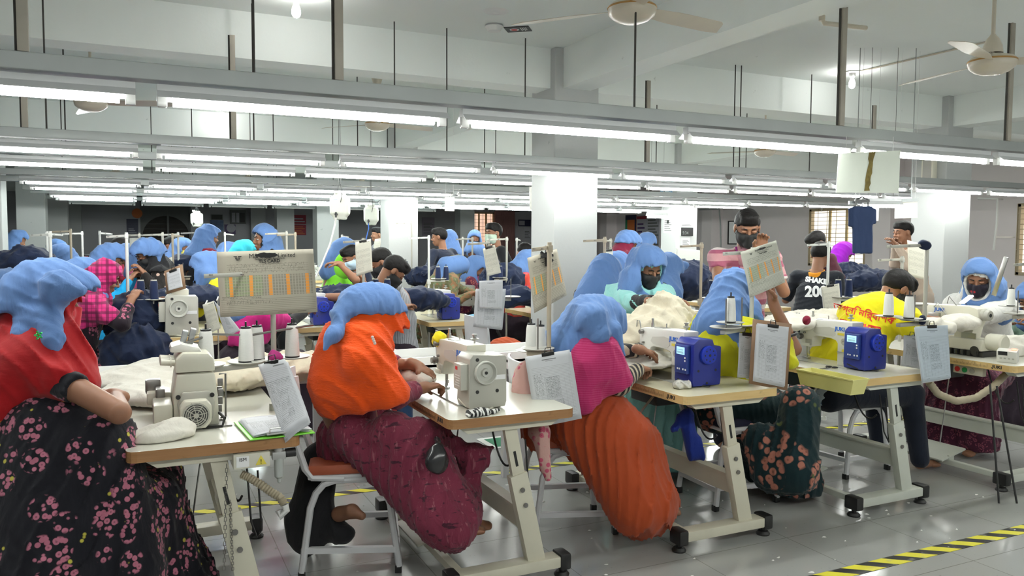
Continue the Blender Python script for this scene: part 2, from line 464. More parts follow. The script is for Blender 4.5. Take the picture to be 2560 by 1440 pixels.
mr2 = N(nt, 'ShaderNodeMapRange'); mr2.inputs[1].default_value = .3; mr2.inputs[2].default_value = .7; mr2.inputs[3].default_value = .07; mr2.inputs[4].default_value = .24
nt.links.new(n.outputs[0], mr2.inputs[0]); nt.links.new(mr2.outputs[0], b.inputs['Roughness']); b.inputs['Specular IOR Level'].default_value = .62
bp = N(nt, 'ShaderNodeBump'); bp.inputs['Strength'].default_value = .05; bp.inputs['Distance'].default_value = .02; nt.links.new(n.outputs[0], bp.inputs['Height']); nt.links.new(bp.outputs[0], b.inputs['Normal'])

def struct(name, mb, mats, label=None):
    o = mb.build(name, mats, smooth=False); o['kind'] = 'structure'
    if label: o['label'] = label
    return o
struct('floor', MB().ab((XL, YN, -.1), (XR, YF, 0)), M_FLOOR, 'glossy pale grey tiled factory floor')
struct('ceiling', MB().ab((XL, YN, ZC), (XR, YF, ZC+.1)), M_CEIL, 'white painted concrete ceiling slab')
struct('wall_left', MB().ab((XL-.15, YN, 0), (XL, YF, ZC)), M_WALL)
struct('wall_back', MB().ab((XL, YN-.15, 0), (XR, YN, ZC)), M_WALL, 'plain white wall behind the viewpoint')
# right wall with window openings, far wall with openings
WINR = [(11.9, 13.45, .98, 2.26), (7.0, 8.72, .96, 2.20)]
def wall_open(name, mats, fixed, along, z1, opens, thick, axis, label):
    mb = MB(); a0, a1 = along
    def seg(u0, u1, w0, w1):
        if u1-u0 < 1e-4 or w1-w0 < 1e-4: return
        if axis == 'X': mb.ab((fixed, u0, w0), (fixed+thick, u1, w1))
        else: mb.ab((u0, fixed, w0), (u1, fixed+thick, w1))
    u = a0
    for (p, q, lo, hi) in sorted(opens):
        seg(u, p, 0, z1); seg(p, q, 0, lo); seg(p, q, hi, z1); u = q
    seg(u, a1, 0, z1); return struct(name, mb, mats, label)
wall_open('wall_right', M_PINK, XR, (YN, YF), ZC, WINR, .2, 'X', 'pale pinkish grey wall with grilled windows')
# far wall, window between posters on the right part, arched shutter opening on the left
fx = lambda px: WY(px, 600, YF)[0]
WINF = [(fx(1178), fx(1236), .75, 2.55)]
SHUT = (fx(352), fx(478), .3, 2.75)
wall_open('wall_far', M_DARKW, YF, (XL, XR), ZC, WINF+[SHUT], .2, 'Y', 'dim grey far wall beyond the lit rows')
# columns
CX, CY = (-1.68, 3.575, 8.75), (6.42, 11.5, 16.6, 21.7)
for ix, x in enumerate(CX):
    for iy, y in enumerate(CY):
        if ix == 0 and iy == 0: continue
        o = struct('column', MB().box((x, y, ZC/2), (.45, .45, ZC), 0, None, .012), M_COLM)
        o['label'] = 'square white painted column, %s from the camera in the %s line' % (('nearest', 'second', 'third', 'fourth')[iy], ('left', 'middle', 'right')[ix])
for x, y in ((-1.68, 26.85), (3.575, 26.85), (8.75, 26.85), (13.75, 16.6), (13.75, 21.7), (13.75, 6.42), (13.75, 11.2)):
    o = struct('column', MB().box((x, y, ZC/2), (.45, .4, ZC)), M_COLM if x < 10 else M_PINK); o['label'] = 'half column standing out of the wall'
# beams
k = 1
for x in CX:
    o = struct('trim_%d' % k, MB().ab((x-.14, YN, ZB), (x+.14, YF, ZC)), M_CEIL, 'deep white ceiling beam running into the depth of the hall'); k += 1
for y in (1.3,)+CY+(26.8,):
    o = struct('trim_%d' % k, MB().ab((XL, y-.14, ZB+.004), (XR, y+.14, ZC)), M_CEIL, 'deep white ceiling beam running across the hall'); k += 1

# hazard tape on the floor
M_TAPE, nt, b = _nt('black_yellow_hazard_tape'); tc = N(nt, 'ShaderNodeTexCoord'); s = N(nt, 'ShaderNodeSeparateXYZ'); nt.links.new(tc.outputs['Object'], s.inputs[0])
t = math_(nt, 'FRACT', math_(nt, 'MULTIPLY', math_(nt, 'ADD', s.outputs['X'], math_(nt, 'MULTIPLY', s.outputs['Y'], 1.3)), 5.6))
n = N(nt, 'ShaderNodeTexNoise'); n.inputs['Scale'].default_value = 18; n.inputs['Detail'].default_value = 6; nt.links.new(tc.outputs['Object'], n.inputs[0])
wn = N(nt, 'ShaderNodeMapRange'); wn.inputs[1].default_value = .6; wn.inputs[2].default_value = .72; nt.links.new(n.outputs[0], wn.inputs[0])
c = mixc(nt, math_(nt, 'LESS_THAN', t, .48), (.72, .66, .05), (.02, .02, .02)); c = mixc(nt, math_(nt, 'MULTIPLY', wn.outputs[0], .5), c, (.4, .4, .38))
nt.links.new(c, b.inputs['Base Color']); b.inputs['Roughness'].default_value = .35
def tape(a, b_, wd, label):
    a, b_ = Vector(a), Vector(b_); d = b_-a
    o = MB().ab((0, -wd/2, .0008), (d.length, wd/2, .0022)).build('hazard_tape', M_TAPE, smooth=False)
    o.location = (a.x, a.y, 0); o.rotation_euler = (0, 0, math.atan2(d.y, d.x)); setp(o, label, 'floor tape'); return o
tape((2.2, 2.56), (6.6, 2.56), .085, 'yellow and black striped tape along the front aisle of the floor')
tape((-1.6, 4.66), (6.6, 4.66), .075, 'yellow and black striped tape on the floor behind the front row of tables')
tape((-2.0, 8.6), (8, 8.6), .07, 'yellow and black striped tape on the floor behind the second row of tables')
M_LINT = mat('lint', (.8, .79, .76), .9)
# lint and thread scraps scattered over the floor
mb = MB(); rr = random.Random(3)
for i in range(260):
    x, y = rr.uniform(-.6, 5.6), rr.uniform(2.5, 5.2)
    a = rr.uniform(0, 6.28); s_ = rr.uniform(.004, .014)
    vs = []; nn = 5
    for q in range(nn):
        an = a+q*2*math.pi/nn; r_ = s_*rr.uniform(.5, 1.4)
        vs.append((x+math.cos(an)*r_, y+math.sin(an)*r_*.7, .001))
    vs.append((x, y, rr.uniform(.003, .008)))
    mb.add(vs, [(q, (q+1) % nn, nn) for q in range(nn)])
o = mb.build('lint_scraps', M_LINT); setp(o, 'small white lint and thread scraps scattered on the grey floor', 'lint', kind='stuff')
# small paper scraps that can be singled out
# green floor arrow marking under table row
M_GREEN = mat('green_floor_paint', (.03, .2, .1), .4); M_WHT = mat('white_paint', (.78, .78, .76), .4)
g = empty('floor_marking', tuple(Wz(1300, 1100, 0)), 0, 'white bordered green floor marking behind the second sewing table', 'floor marking')
MB().ab((-.3, -.16, .0024), (.3, .16, .0034)).build('border', M_WHT, g, False)
MB().ab((-.25, -.12, .0036), (.25, .12, .0044)).build('green_field', M_GREEN, g, False)
MB().ab((-.1, -.05, .0046), (.16, .05, .0052)).build('white_arrow', M_WHT, g, False)

# ------------------------------------------------------------------ strip lights on rails
M_RAIL = mat('galvanised_rail', (.34, .36, .355), .4, .35, .10, 3); M_REFL = mat('white_enamel_reflector', (.62, .63, .64), .35, 0, .03)
M_CLEAR = mat('clear_plastic', (.72, .72, .7), .15); M_ROD = mat('dark_steel_rod', (.06, .055, .05), .6, .3)
M_DUCT = mat('aged_conduit', (.34, .31, .26), .5, 0, .15, 8)
def emis(name, col, st):
    m, nt, b = _nt(name); b.inputs['Base Color'].default_value = c4(col); b.inputs['Emission Color'].default_value = c4(col); b.inputs['Emission Strength'].default_value = st; _M[name] = m; return m
M_TUBE = emis('lit_tube', (.97, 1, .95), TUBE_W); M_BULB = emis('lit_bulb', (1, .99, .96), BULB_W)
M_TUBEC = emis('lit_cool_tube', (.86, 1, .97), TUBE_W*.9)
def make_fixture(L=1.16):
    t = empty('strip_light', (0, 0, 0))
    MB().ab((0, -.022, .045), (L, .022, .082), 0, .003).build('batten', M_REFL, t)
    mb = MB()
    for s_ in (1, -1):
        e = [(s_*.022, .052), (s_*.058, .026), (s_*.062, .026), (s_*.024, .057)]
        vs = [(0, y_, z_) for y_, z_ in e]+[(L, y_, z_) for y_, z_ in e]
        fs = [(0, 1, 5, 4), (1, 2, 6, 5), (2, 3, 7, 6), (3, 0, 4, 7), (0, 3, 2, 1), (4, 5, 6, 7)]
        mb.add(vs, fs if s_ > 0 else [f_[::-1] for f_ in fs])
    mb.build('reflector', M_REFL, t, False)
    MB().cyl((.055, 0, .014), (L-.055, 0, .014), .0145, 0, 12).build('tube', M_TUBE, t)
    for x in (.0, L-.035):
        MB().ab((x, -.016, -.004), (x+.035, .016, .05), 0, .005).build('lamp_holder', M_CLEAR, t)
    remember(t); return t
FIX0 = None; NFIX = 0
ROWTXT = {}
def light_row(Y, z, x0, ks, pitch, nm, cool=False, rail=(None, None), rods=(), L=1.16, lit=True, ducts=()):
    global FIX0, NFIX
    a, b_ = rail
    r = empty('light_rail', (a, Y, 0), 0, 'grey steel rail carrying %s' % nm, 'rail')
    MB().ab((0, -.045, z+.092), (b_-a, .045, z+.155), 0, .003).build('channel', M_RAIL, r, False)
    for x in rods:
        MB().cyl((x-a, 0, z+.155), (x-a, 0, ZC-.001), .0055, 0, 8).build('hanger_rod', M_ROD, r)
    for x in ducts:
        MB().ab((x-a-.018, -.05, z+.155), (x-a+.018, -.02, ZB+.1), 0, .002).build('cable_trunking', M_DUCT, r)
        MB().cyl((x-a-.022, -.03, z+.155), (x-a-.022, -.03, ZB+.1), .006, 0, 8).build('hanger_rod', M_ROD, r)
    for i, k_ in enumerate(ks):
        x = x0+k_*pitch
        if FIX0 is None: f_ = FIX0 = make_fixture()
        else: f_ = copy_tree(FIX0)
        f_.location = (x, Y, z); f_.scale = (L/1.16, 1, 1)
        pos = ['first', 'second', 'third', 'fourth', 'fifth', 'sixth', 'seventh', 'eighth', 'ninth', 'tenth'][i]
        setp(f_, 'white strip light, %s from the left on %s' % (pos, nm), 'strip light', 'strip lights on %s' % nm)
        if cool or not lit:
            for c_ in KIDS[f_.name]:
                if c_.name.startswith('tube'):
                    c_.data = c_.data.copy(); c_.data.materials[0] = M_TUBEC if lit else M_CLEAR
        NFIX += 1
light_row(3.42, 2.045, .085, range(-2, 8), 1.275, 'the rail over the front tables', rail=(-3, 11.5), rods=(2.31, .45), ducts=(.79, 3.72, 5.25, -.354), L=1.2)
light_row(6.05, 2.085, .14, range(-1, 8), 1.275, 'the second rail from the front', rail=(-2.5, 9.9), rods=(-.516, .789, 1.849, 2.284, 2.987, 5.24, 5.314, 6.23), ducts=(-.633, .646, 4.21, 7.1))
light_row(7.4, 2.1, .16, range(-1, 8), 1.255, 'the third rail from the front', rail=(-2, 10), rods=(-.5, 1.9, 3.2, 5.3, 6.6))
light_row(9.8, 2.1, .14, range(-1, 9), 1.24, 'the fourth rail from the front', rail=(-1.9, 11), rods=(-.7, .6, 1.5, 2.9, 4.4))
light_row(11.1, 2.11, .1, range(-1, 8), 1.24, 'the fifth rail from the front', rail=(-1.5, 10), rods=(.2, 1.4, 2.5))
light_row(12.8, 2.1, .1, range(-1, 8), 1.18, 'the sixth rail from the front', True, rail=(-1.4, 9), rods=(.5, 2), L=1.1)
light_row(13.7, 2.1, .1, range(-1, 8), 1.18, 'the seventh rail from the front', True, rail=(-1.4, 9), rods=(.5, 2), L=1.1)
light_row(16.6, 2.15, .1, range(-1, 5), 1.2, 'the unlit rail near the far wall', False, rail=(-1.8, 7), rods=(.5, 2), L=1.1, lit=False)
light_row(.55, 2.045, -1.2, range(0, 7), 1.275, 'the added fill-light rail out of view', rail=(-2, 8), rods=(0, 2), L=1.2)  # unseen row of tubes added as fill light from the camera side

# lone suspended strip lights near the right wall
def lone_light(p, dx, label, boxes=()):
    f_ = copy_tree(FIX0); f_.location = p; f_.rotation_euler = (0, 0, dx); setp(f_, label, 'strip light')
# bulbs
def bulb(p, label, cord=0):
    t = empty('light_bulb', p, 0, label, 'light bulb')
    MB().lathe([(0, 0), (.062, 0), (.066, -.012), (.045, -.02), (0, -.02)]).build('ceiling_plate', M_WHT, t)
    MB().lathe([(0, -.018), (.032, -.02), (.03, -.045), (.022, -.062), (0, -.062)], n=18).build('socket', M_WHT, t)
    MB().lathe([(.014, -.06), (.016, -.075), (.024, -.095), (.031, -.12), (.031, -.14), (.024, -.158), (.012, -.168), (0, -.17)], n=18).build('bulb', M_BULB, t)
bulb(tuple(Wz(740, -18, ZC)), 'round bulb on the ceiling left of the long dark conduit')
bulb(tuple(Wz(2131, 178, ZC)), 'round bulb on the ceiling below the right ceiling fan')
bulb(tuple(Wz(555, 270, ZC)), 'round bulb seen between the first and second light rails')
bulb(tuple(Wz(450, 412, ZC)), 'small distant round bulb above the fourth light rail')
# ceiling fans
M_FAN = mat('cream_enamel', (.62, .56, .46), .28, 0, .05); M_GOLD = mat('brown_ring', (.45, .25, .08), .35, .3)
def fan(p, rot, label, rod=True, sc=1):
    t = empty('ceiling_fan', p, rot, label, 'ceiling fan', 'cream ceiling fans'); t.scale = (sc, sc, 1)
    MB().lathe([(0, -.062), (.05, -.06), (.09, -.045), (.118, -.022), (.125, -.004), (.125, .012)], n=32).build('motor_cover', M_FAN, t)
    MB().lathe([(.126, .01), (.129, .014), (.126, .02)], n=32).build('trim_ring', M_GOLD, t)
    MB().lathe([(.125, .018), (.11, .036), (.07, .048), (.025, .05), (0, .05)], n=32).build('motor_housing', M_FAN, t)
    H_ = ZC-p[2]
    MB().lathe([(.055, .06), (.05, .1), (.034, .14), (.018, .16), (.012, .17)], n=20).build('lower_canopy', M_FAN, t)
    MB().cyl((0, 0, .04), (0, 0, H_-.02), .011, 0, 10).build('downrod', M_FAN, t)
    MB().lathe([(.014, H_-.15), (.03, H_-.12), (.06, H_-.02), (.06, H_)], n=20).build('upper_canopy', M_FAN, t)
    for k_ in range(3):
        a = k_*2*math.pi/3; mb = MB(); n_ = 10; top = []; bot = []
        for i in range(n_+1):
            u = i/n_; r_ = .12+u*.54; wd = (.035+.028*min(1, u*3)) if u < .9 else .063*(1-(u-.9)*3.2)
            for s_ in (1, -1):
                q = (r_+.02*s_*(u > .95), s_*wd, .012-.012*s_)
                top.append((q[0]*math.cos(a)-q[1]*math.sin(a), q[0]*math.sin(a)+q[1]*math.cos(a), q[2]))
        bot = [(x, y, z-.003) for x, y, z in top]
        fs = []
        for i in range(n_): fs += [(2*i, 2*i+1, 2*i+3, 2*i+2)]
        m_ = len(top); fs += [tuple(m_+v for v in f[::-1]) for f in fs]
        for i in range(n_): fs += [(2*i, 2*i+2, m_+2*i+2, m_+2*i), (2*i+1, m_+2*i+1, m_+2*i+3, 2*i+3)]
        fs += [(0, m_, m_+1, 1), (2*n_, 2*n_+1, m_+2*n_+1, m_+2*n_)]
        mb.add(top+bot, fs).build('blade', M_FAN, t)
fan(tuple(Wd(1580, 28, 4.1)), R(8), 'cream ceiling fan hanging nearest at the top of the view')
fan(tuple(Wd(2480, 160, 4.55)), R(80), 'cream ceiling fan with long downrod at the right above the bulb')
fan(tuple(Wd(228, 260, 6.4)), R(-22), 'cream ceiling fan above the left strip lights')
fan(tuple(Wd(943, 313, 8.2)), R(10), 'cream ceiling fan seen through the first rail near the middle')
fan(tuple(Wd(1912, 380, 9.6)), R(12), 'cream ceiling fan above the pink wall')
fan(tuple(Wd(290, 436, 12.5)), R(12), 'distant cream ceiling fan by the second left column')
fan(tuple(Wd(623, 449, 13)), R(-15), 'distant cream ceiling fan above the plastic canisters')
fan(tuple(Wd(905, 466, 14)), R(-15), 'distant cream ceiling fan just left of the middle column')
# ceiling fittings
t = empty('ceiling_disc', tuple(Wz(1240, 28, ZC)), 0, 'flat round white ceiling vent plate left of the nearest fan', 'ceiling plate')
MB().lathe([(0, -.012), (.03, -.012), (.085, -.006), (.095, 0)], n=28).build('plate', M_WHT, t); MB().lathe([(.0, -.02), (.02, -.018), (.028, -.012)], n=20).build('boss', M_WHT, t)
t = empty('smoke_detector', tuple(Wz(1235, 62, ZC)), 0, 'round white smoke detector on the ceiling beside the black sign', 'smoke detector')
MB().lathe([(.062, 0), (.07, -.01), (.07, -.018), (.058, -.03), (.05, -.05), (0, -.052)], n=28).build('housing', M_WHT, t)
M_BLACK = mat('black_plastic', (.012, .012, .013), .4, 0, 0)
MB().lathe([(.0705, -.006), (.0712, -.009), (.0705, -.012)], n=28).build('slot_ring', mat('grey_plastic', (.35, .35, .36), .5), t)
p = Wz(1295, 72, ZC)
t = empty('ceiling_sign', tuple(p), R(-38), 'small black square sign with red and white emblem on the ceiling', 'sign')
MB().ab((-.1, -.075, -.006), (.1, .075, 0)).build('board', M_BLACK, t, False)
M_RED = mat('red_plastic', (.55, .03, .03), .4, 0, 0); M_WTXT = mat('white_print', (.8, .8, .8), .5, 0, 0)
MB().lathe([(0, -.0072), (.036, -.0072), (.038, -.006)], c=(-.03, 0, 0)).build('emblem_disc', M_WTXT, t)
MB().lathe([(0, -.0082), (.026, -.0082), (.026, -.007)], c=(-.03, 0, 0)).build('emblem', M_RED, t)
for i in range(4): MB().ab((.025+i*.014, -.045, -.007), (.031+i*.014, .045-.02*(i % 2), -.006)).build('printed_line', M_WTXT, t, False)
t = empty('conduit', (0, 0, 0), 0, 'dark beige plastic conduit bending down below the ceiling beam', 'conduit')
pp = [Wz(2056, -40, ZC-.0), WY(2055, -40, 4.25), WY(2055, 45, 4.25), WY(2060, 58, 4.25), WY(2165, 70, 4.25)]
MB().tube([pp[1], pp[2], pp[3], pp[4]], .017, 0, 12).build('pipe', M_FAN, t); MB().cyl(pp[2]+np.array([0, 0, .015]), pp[2]+np.array([0, 0, -.02]), .022).build('elbow_collar', M_FAN, t)
a, b_ = Wz(2143, 180, ZC-.012), Wz(2480, 102, ZC-.012)
o = MB().cyl(a, b_, .008, 0, 10).build('conduit', M_FAN); setp(o, 'thin beige conduit running on the ceiling from bulb to fan', 'conduit')
# ------------------------------------------------------------------ sewing tables
def wood(name, c1, c2, sc=5):
    m, nt, b = _nt(name); _M[name] = m; tc = N(nt, 'ShaderNodeTexCoord')
    mp = N(nt, 'ShaderNodeMapping'); mp.inputs['Scale'].default_value = (1.2, 1.2, 16); nt.links.new(tc.outputs['Object'], mp.inputs[0])
    n = N(nt, 'ShaderNodeTexNoise'); n.inputs['Scale'].default_value = sc; n.inputs['Detail'].default_value = 7; nt.links.new(mp.outputs[0], n.inputs[0])
    n2 = N(nt, 'ShaderNodeTexNoise'); n2.inputs['Scale'].default_value = 14; n2.inputs['Detail'].default_value = 5; nt.links.new(tc.outputs['Object'], n2.inputs[0])
    mr = N(nt, 'ShaderNodeMapRange'); mr.inputs[1].default_value = .6; mr.inputs[2].default_value = .68; nt.links.new(n2.outputs[0], mr.inputs[0])
    c = mixc(nt, n.outputs[0], c1, c2); c = mixc(nt, math_(nt, 'MULTIPLY', mr.outputs[0], .6), c, tuple(v*.4 for v in c1)); nt.links.new(c, b.inputs['Base Color']); b.inputs['Roughness'].default_value = .42
    return m
M_LAM = mat('cream_laminate', (.62, .61, .53), .22, 0, .05, 3, spec=.5); M_LAM2 = mat('yellowed_laminate', (.70, .66, .48), .25, 0, .05, 3)
M_EDGE = wood('worn_wood_edge', (.42, .20, .06), (.62, .36, .14)); M_EDGE2 = wood('light_wood_edge', (.58, .38, .14), (.74, .54, .26)); M_EDGE3 = wood('dark_wood_edge', (.22, .10, .035), (.42, .22, .09))
M_FRAME = mat('cream_painted_steel', (.60, .57, .46), .42, 0, .07, 7); M_FRAMEW = mat('pale_grey_green_steel', (.56, .58, .52), .42, 0, .07, 7)
M_RUB = mat('black_rubber', (.012, .012, .012), .45, 0, 0); M_STEEL = mat('bare_steel', (.5, .5, .48), .28, .9, .05); M_BOLT = mat('bolt_steel', (.22, .21, .2), .35, .8, 0)
M_GREY = mat('machine_grey', (.42, .41, .36), .4, 0, .04); M_CREAM = mat('machine_cream', (.64, .62, .52), .33, 0, .03); M_WHITE = mat('machine_white', (.72, .71, .66), .3, 0, .03)
M_BLUE = mat('deep_blue_plastic', (.008, .018, .20), .38, 0, .03); M_BLUE2 = mat('bright_blue_plastic', (.01, .03, .36), .3, 0, .02); M_DKBLUE = mat('panel_blue', (.02, .045, .22), .3, 0, 0)
M_LCD = emis('lit_lcd', (.35, .68, .95), .45); M_INKB = mat('blue_print', (.02, .13, .55), .4, 0, 0); M_INK = mat('black_print', (.015, .015, .015), .6, 0, 0)
M_YEL = mat('yellow_sticker', (.75, .62, .08), .4, 0, 0); M_LCABLE = mat('grey_cable', (.25, .24, .22), .5); M_BCABLE = mat('black_cable', (.015, .015, .015), .5, 0, 0)
M_YTRAY = mat('pale_yellow_plastic', (.70, .66, .26), .38, 0, .05); M_HOSE = mat('beige_hose', (.36, .31, .22), .5, 0, .1, 30)
TZ = .782
def make_table(x, y, label, W=.6, L=1.2, top=None, edge=None, frame=None, detail=2, group=None, knee=False, box=False, H=TZ, brand=True):
    top = top or M_LAM; edge = edge or M_EDGE2; frame = frame or M_FRAME
    t = empty('sewing_table', (x, y, 0), 0, label, 'table', group)
    th = .04
    mb = MB(); c = .035
    poly = []
    for cx, cy, a0 in ((c, c, 180), (W-c, c, 270), (W-c, L-c, 0), (c, L-c, 90)):
        for q in range(4):
            a = R(a0+q*30); poly.append((cx+c*math.cos(a), cy+c*math.sin(a)))
    n = len(poly)
    mb.add([(p[0], p[1], H) for p in poly], [tuple(range(n))], 0)
    mb.add([(p[0], p[1], H) for p in poly]+[(p[0], p[1], H-th) for p in poly], [(i, n+i, n+(i+1) % n, (i+1) % n) for i in range(n)]+[tuple(n+i for i in range(n))[::-1]], 1)
    tp = mb.build('tabletop', [top, edge], t, False)
    if brand and detail > 1:
        text('.JUKI', .026, frame_m((-.0006, .11, H-.019), (0, -1, 0), (0, 0, 1)), 'printed_brand', M_INK, tp, bold=.0008, sx=1.25)
        rl = MB()
        for i in range(40): rl.ab((-.0008, .17+i*.008, H-.03), (-.0002, .171+i*.008, H-(.018 if i % 5 else .009)), 0)
        rl.build('printed_ruler', M_INK, tp, False)
    for yy, s_ in ((.07, 1), (L-.07, -1)):
        g = MB()
        # bracket, slanted two-part upright, foot beam
        g.prism([(.05, H-th-.001), (.55, H-th-.001), (.5, H-th-.035), (.1, H-th-.035)], yy-.03, yy+.03, 0, 'Y')
        g.bar((.305, yy, H-th-.02), (.36, yy, .44), .06, .028, 0, .003, up=(0, 1, 0))
        g.bar((.345, yy, .50), (.44, yy, .085), .085, .045, 0, .004, up=(0, 1, 0))
        g.ab((.06, yy-.04, .052), (.55, yy+.04, .102), 0, .006)
        lg = g.build('leg', frame, t)
        if detail:
            k = MB(); sy = yy-.024*s_
            for zz, xx in ((.43, .361), (.36, .377)): k.cyl((xx, sy, zz), (xx, sy-.006*s_, zz), .011, 0, 12)
            k.build('bolt', M_BOLT, lg)
            MB().box((.333, yy-.0145*s_, .57), (.012, .002, .07), 0, (0, R(-12), 0)).build('slot', M_INK, lg, False)
        for xx in (.035, .575):
            f = MB().box((xx, yy, .075), (.055, .09, .075), 0, None, .012)
            f.cyl((xx, yy, .04), (xx, yy, .02), .012, 0, 10); f.lathe([(0, 0), (.034, 0), (.036, .008), (.026, .02), (0, .022)], c=(xx, yy, 0), n=18)
            f.build('rubber_foot', M_RUB, lg)
    MB().ab((.375, .09, .235), (.405, L-.09, .335), 0, .003).ab((.36, .09, .325), (.42, L-.09, .337)).build('crossbeam', frame, t, False)
    MB().ab((.07, .1, .055), (.11, L-.1, .09), 0, .004).build('floor_rail', frame, t, False)
    if detail:
        p = MB().box((.13, L*.52, .115), (.24, .34, .012), 0, (0, R(-13), 0), .004); p.box((.11, L*.52-.16, .09), (.05, .012, .05)); p.box((.11, L*.52+.16, .09), (.05, .012, .05))
        p.build('pedal', frame, t)
        MB().cyl((.22, L*.52, .15), (.3, L*.52, H-.1), .004, 0, 8).build('pedal_rod', M_STEEL, t)
        MB().box((.36, L*.62, H-.13), (.16, .26, .12), 0, None, .015).build('drive_box', M_GREY if box else M_RUB, t)
        MB().tube(catenary((.36, .4, H-.1), (.41, .25, .5), .1, 10), .005, 0, 8).build('cable', M_BCABLE, t)
        MB().tube([Vector((.43, .25, .62)), Vector((.44, .22, .4)), Vector((.46, .2, .34)), Vector((.48, .22, .36)), Vector((.47, .24, .6))], .004, 0, 8).build('cable', M_BCABLE, t)
    if knee:
        kn = MB().lathe([(0, 0), (.05, 0), (.052, .01), (.045, .02), (0, .022)], axis='Y'); kn.build('knee_pad', M_RUB, t)
        o = bpy.data.objects; kp = [q for q in bpy.data.objects if q.parent == t and q.name.startswith('knee_pad')][-1]; kp.location = (-.075, .30, .60); kp.rotation_euler = (0, 0, R(35))
        MB().lathe([(0, -.001), (.034, -.001), (.036, -.003), (0, -.004)], axis='Y').build('pad_face', M_GREY, kp)
        MB().tube([(-.075, .32, .60), (.0, .34, .66), (.12, .4, .72)], .006, 0, 8).build('knee_lever', M_STEEL, t)
    return t
WHT_A = 'sewing tables of the front row'
T_X = [-.05, 1.15, 2.35, 3.55, 4.75]; T_Y = 3.02
tab1 = make_table(T_X[0], T_Y, 'cream topped sewing table with dark worn wooden edge at the left front', edge=M_EDGE3, brand=False)
tab2 = make_table(T_X[1], T_Y, 'sewing table with dark brown worn edge in front of the orange shawl', edge=M_EDGE3, box=True)
tab3 = make_table(T_X[2], T_Y, 'sewing table with light wood edge holding the blue machine in the middle', top=M_LAM2, edge=M_EDGE2, knee=True)
tab4 = make_table(T_X[3], T_Y, 'sewing table with yellow tray hooked on its corner', edge=M_EDGE2, knee=True, frame=M_FRAMEW)
tab5 = make_table(T_X[4], T_Y-.06, 'sewing table at the right edge holding the many-knobbed machine', edge=M_EDGE2, frame=M_FRAMEW)
# push button box under table 5, tray on table 4
b5 = MB().box((.07, .33, TZ-.075), (.035, .2, .055), 0, None, .004).build('switch_box', M_CREAM, tab5)
for i, m in enumerate((M_RED, mat('green_plastic', (.02, .3, .08), .4, 0, 0), M_GREY)):
    MB().lathe([(0, .0), (.017, .0), (.017, .006), (0, .007)], axis='X').build('push_button', m, b5); q = [o for o in bpy.data.objects if o.parent == b5][-1]; q.location = (.0525, .40-i*.05, TZ-.075); q.rotation_euler = (0, 0, R(180))
t = empty('parts_tray', (3.52, 2.93, TZ-.06), R(90), 'pale yellow rectangular plastic tray hooked on the table edge near the blue machine', 'tray')
mb = MB(); L_, W_, h_ = .40, .115, .085
def trough(mb, L_, W_, h_, tk, zb=0, tp=.88):
    o = [(-L_/2, -W_/2), (L_/2, -W_/2), (L_/2, W_/2), (-L_/2, W_/2)]
    ob = [(x*tp, y*tp, zb) for x, y in o]; ot = [(x, y, zb+h_) for x, y in o]; it = [(x-tk*np.sign(x), y-tk*np.sign(y), zb+h_) for x, y in o]; ib = [((x-tk*np.sign(x))*tp, (y-tk*np.sign(y))*tp, zb+tk) for x, y in o]
    v = ob+ot+it+ib; f = [(3, 2, 1, 0)]
    for i in range(4):
        j = (i+1) % 4; f += [(i, j, 4+j, 4+i), (4+i, 4+j, 8+j, 8+i), (8+i, 8+j, 12+j, 12+i)]
    f.append((12, 13, 14, 15)); mb.add(v, f)
trough(mb, L_, W_, h_, .004); mb.build('tray_body', M_YTRAY, t, False)
mb = MB(); mb.ab((-.2, -.062, h_-.006), (.2, -.056, h_+.002)).ab((-.2, .056, h_-.006), (.2, .062, h_+.002)); mb.build('tray_rim', M_YTRAY, t, False)
t.location = (3.46, 3.16, TZ-.07)

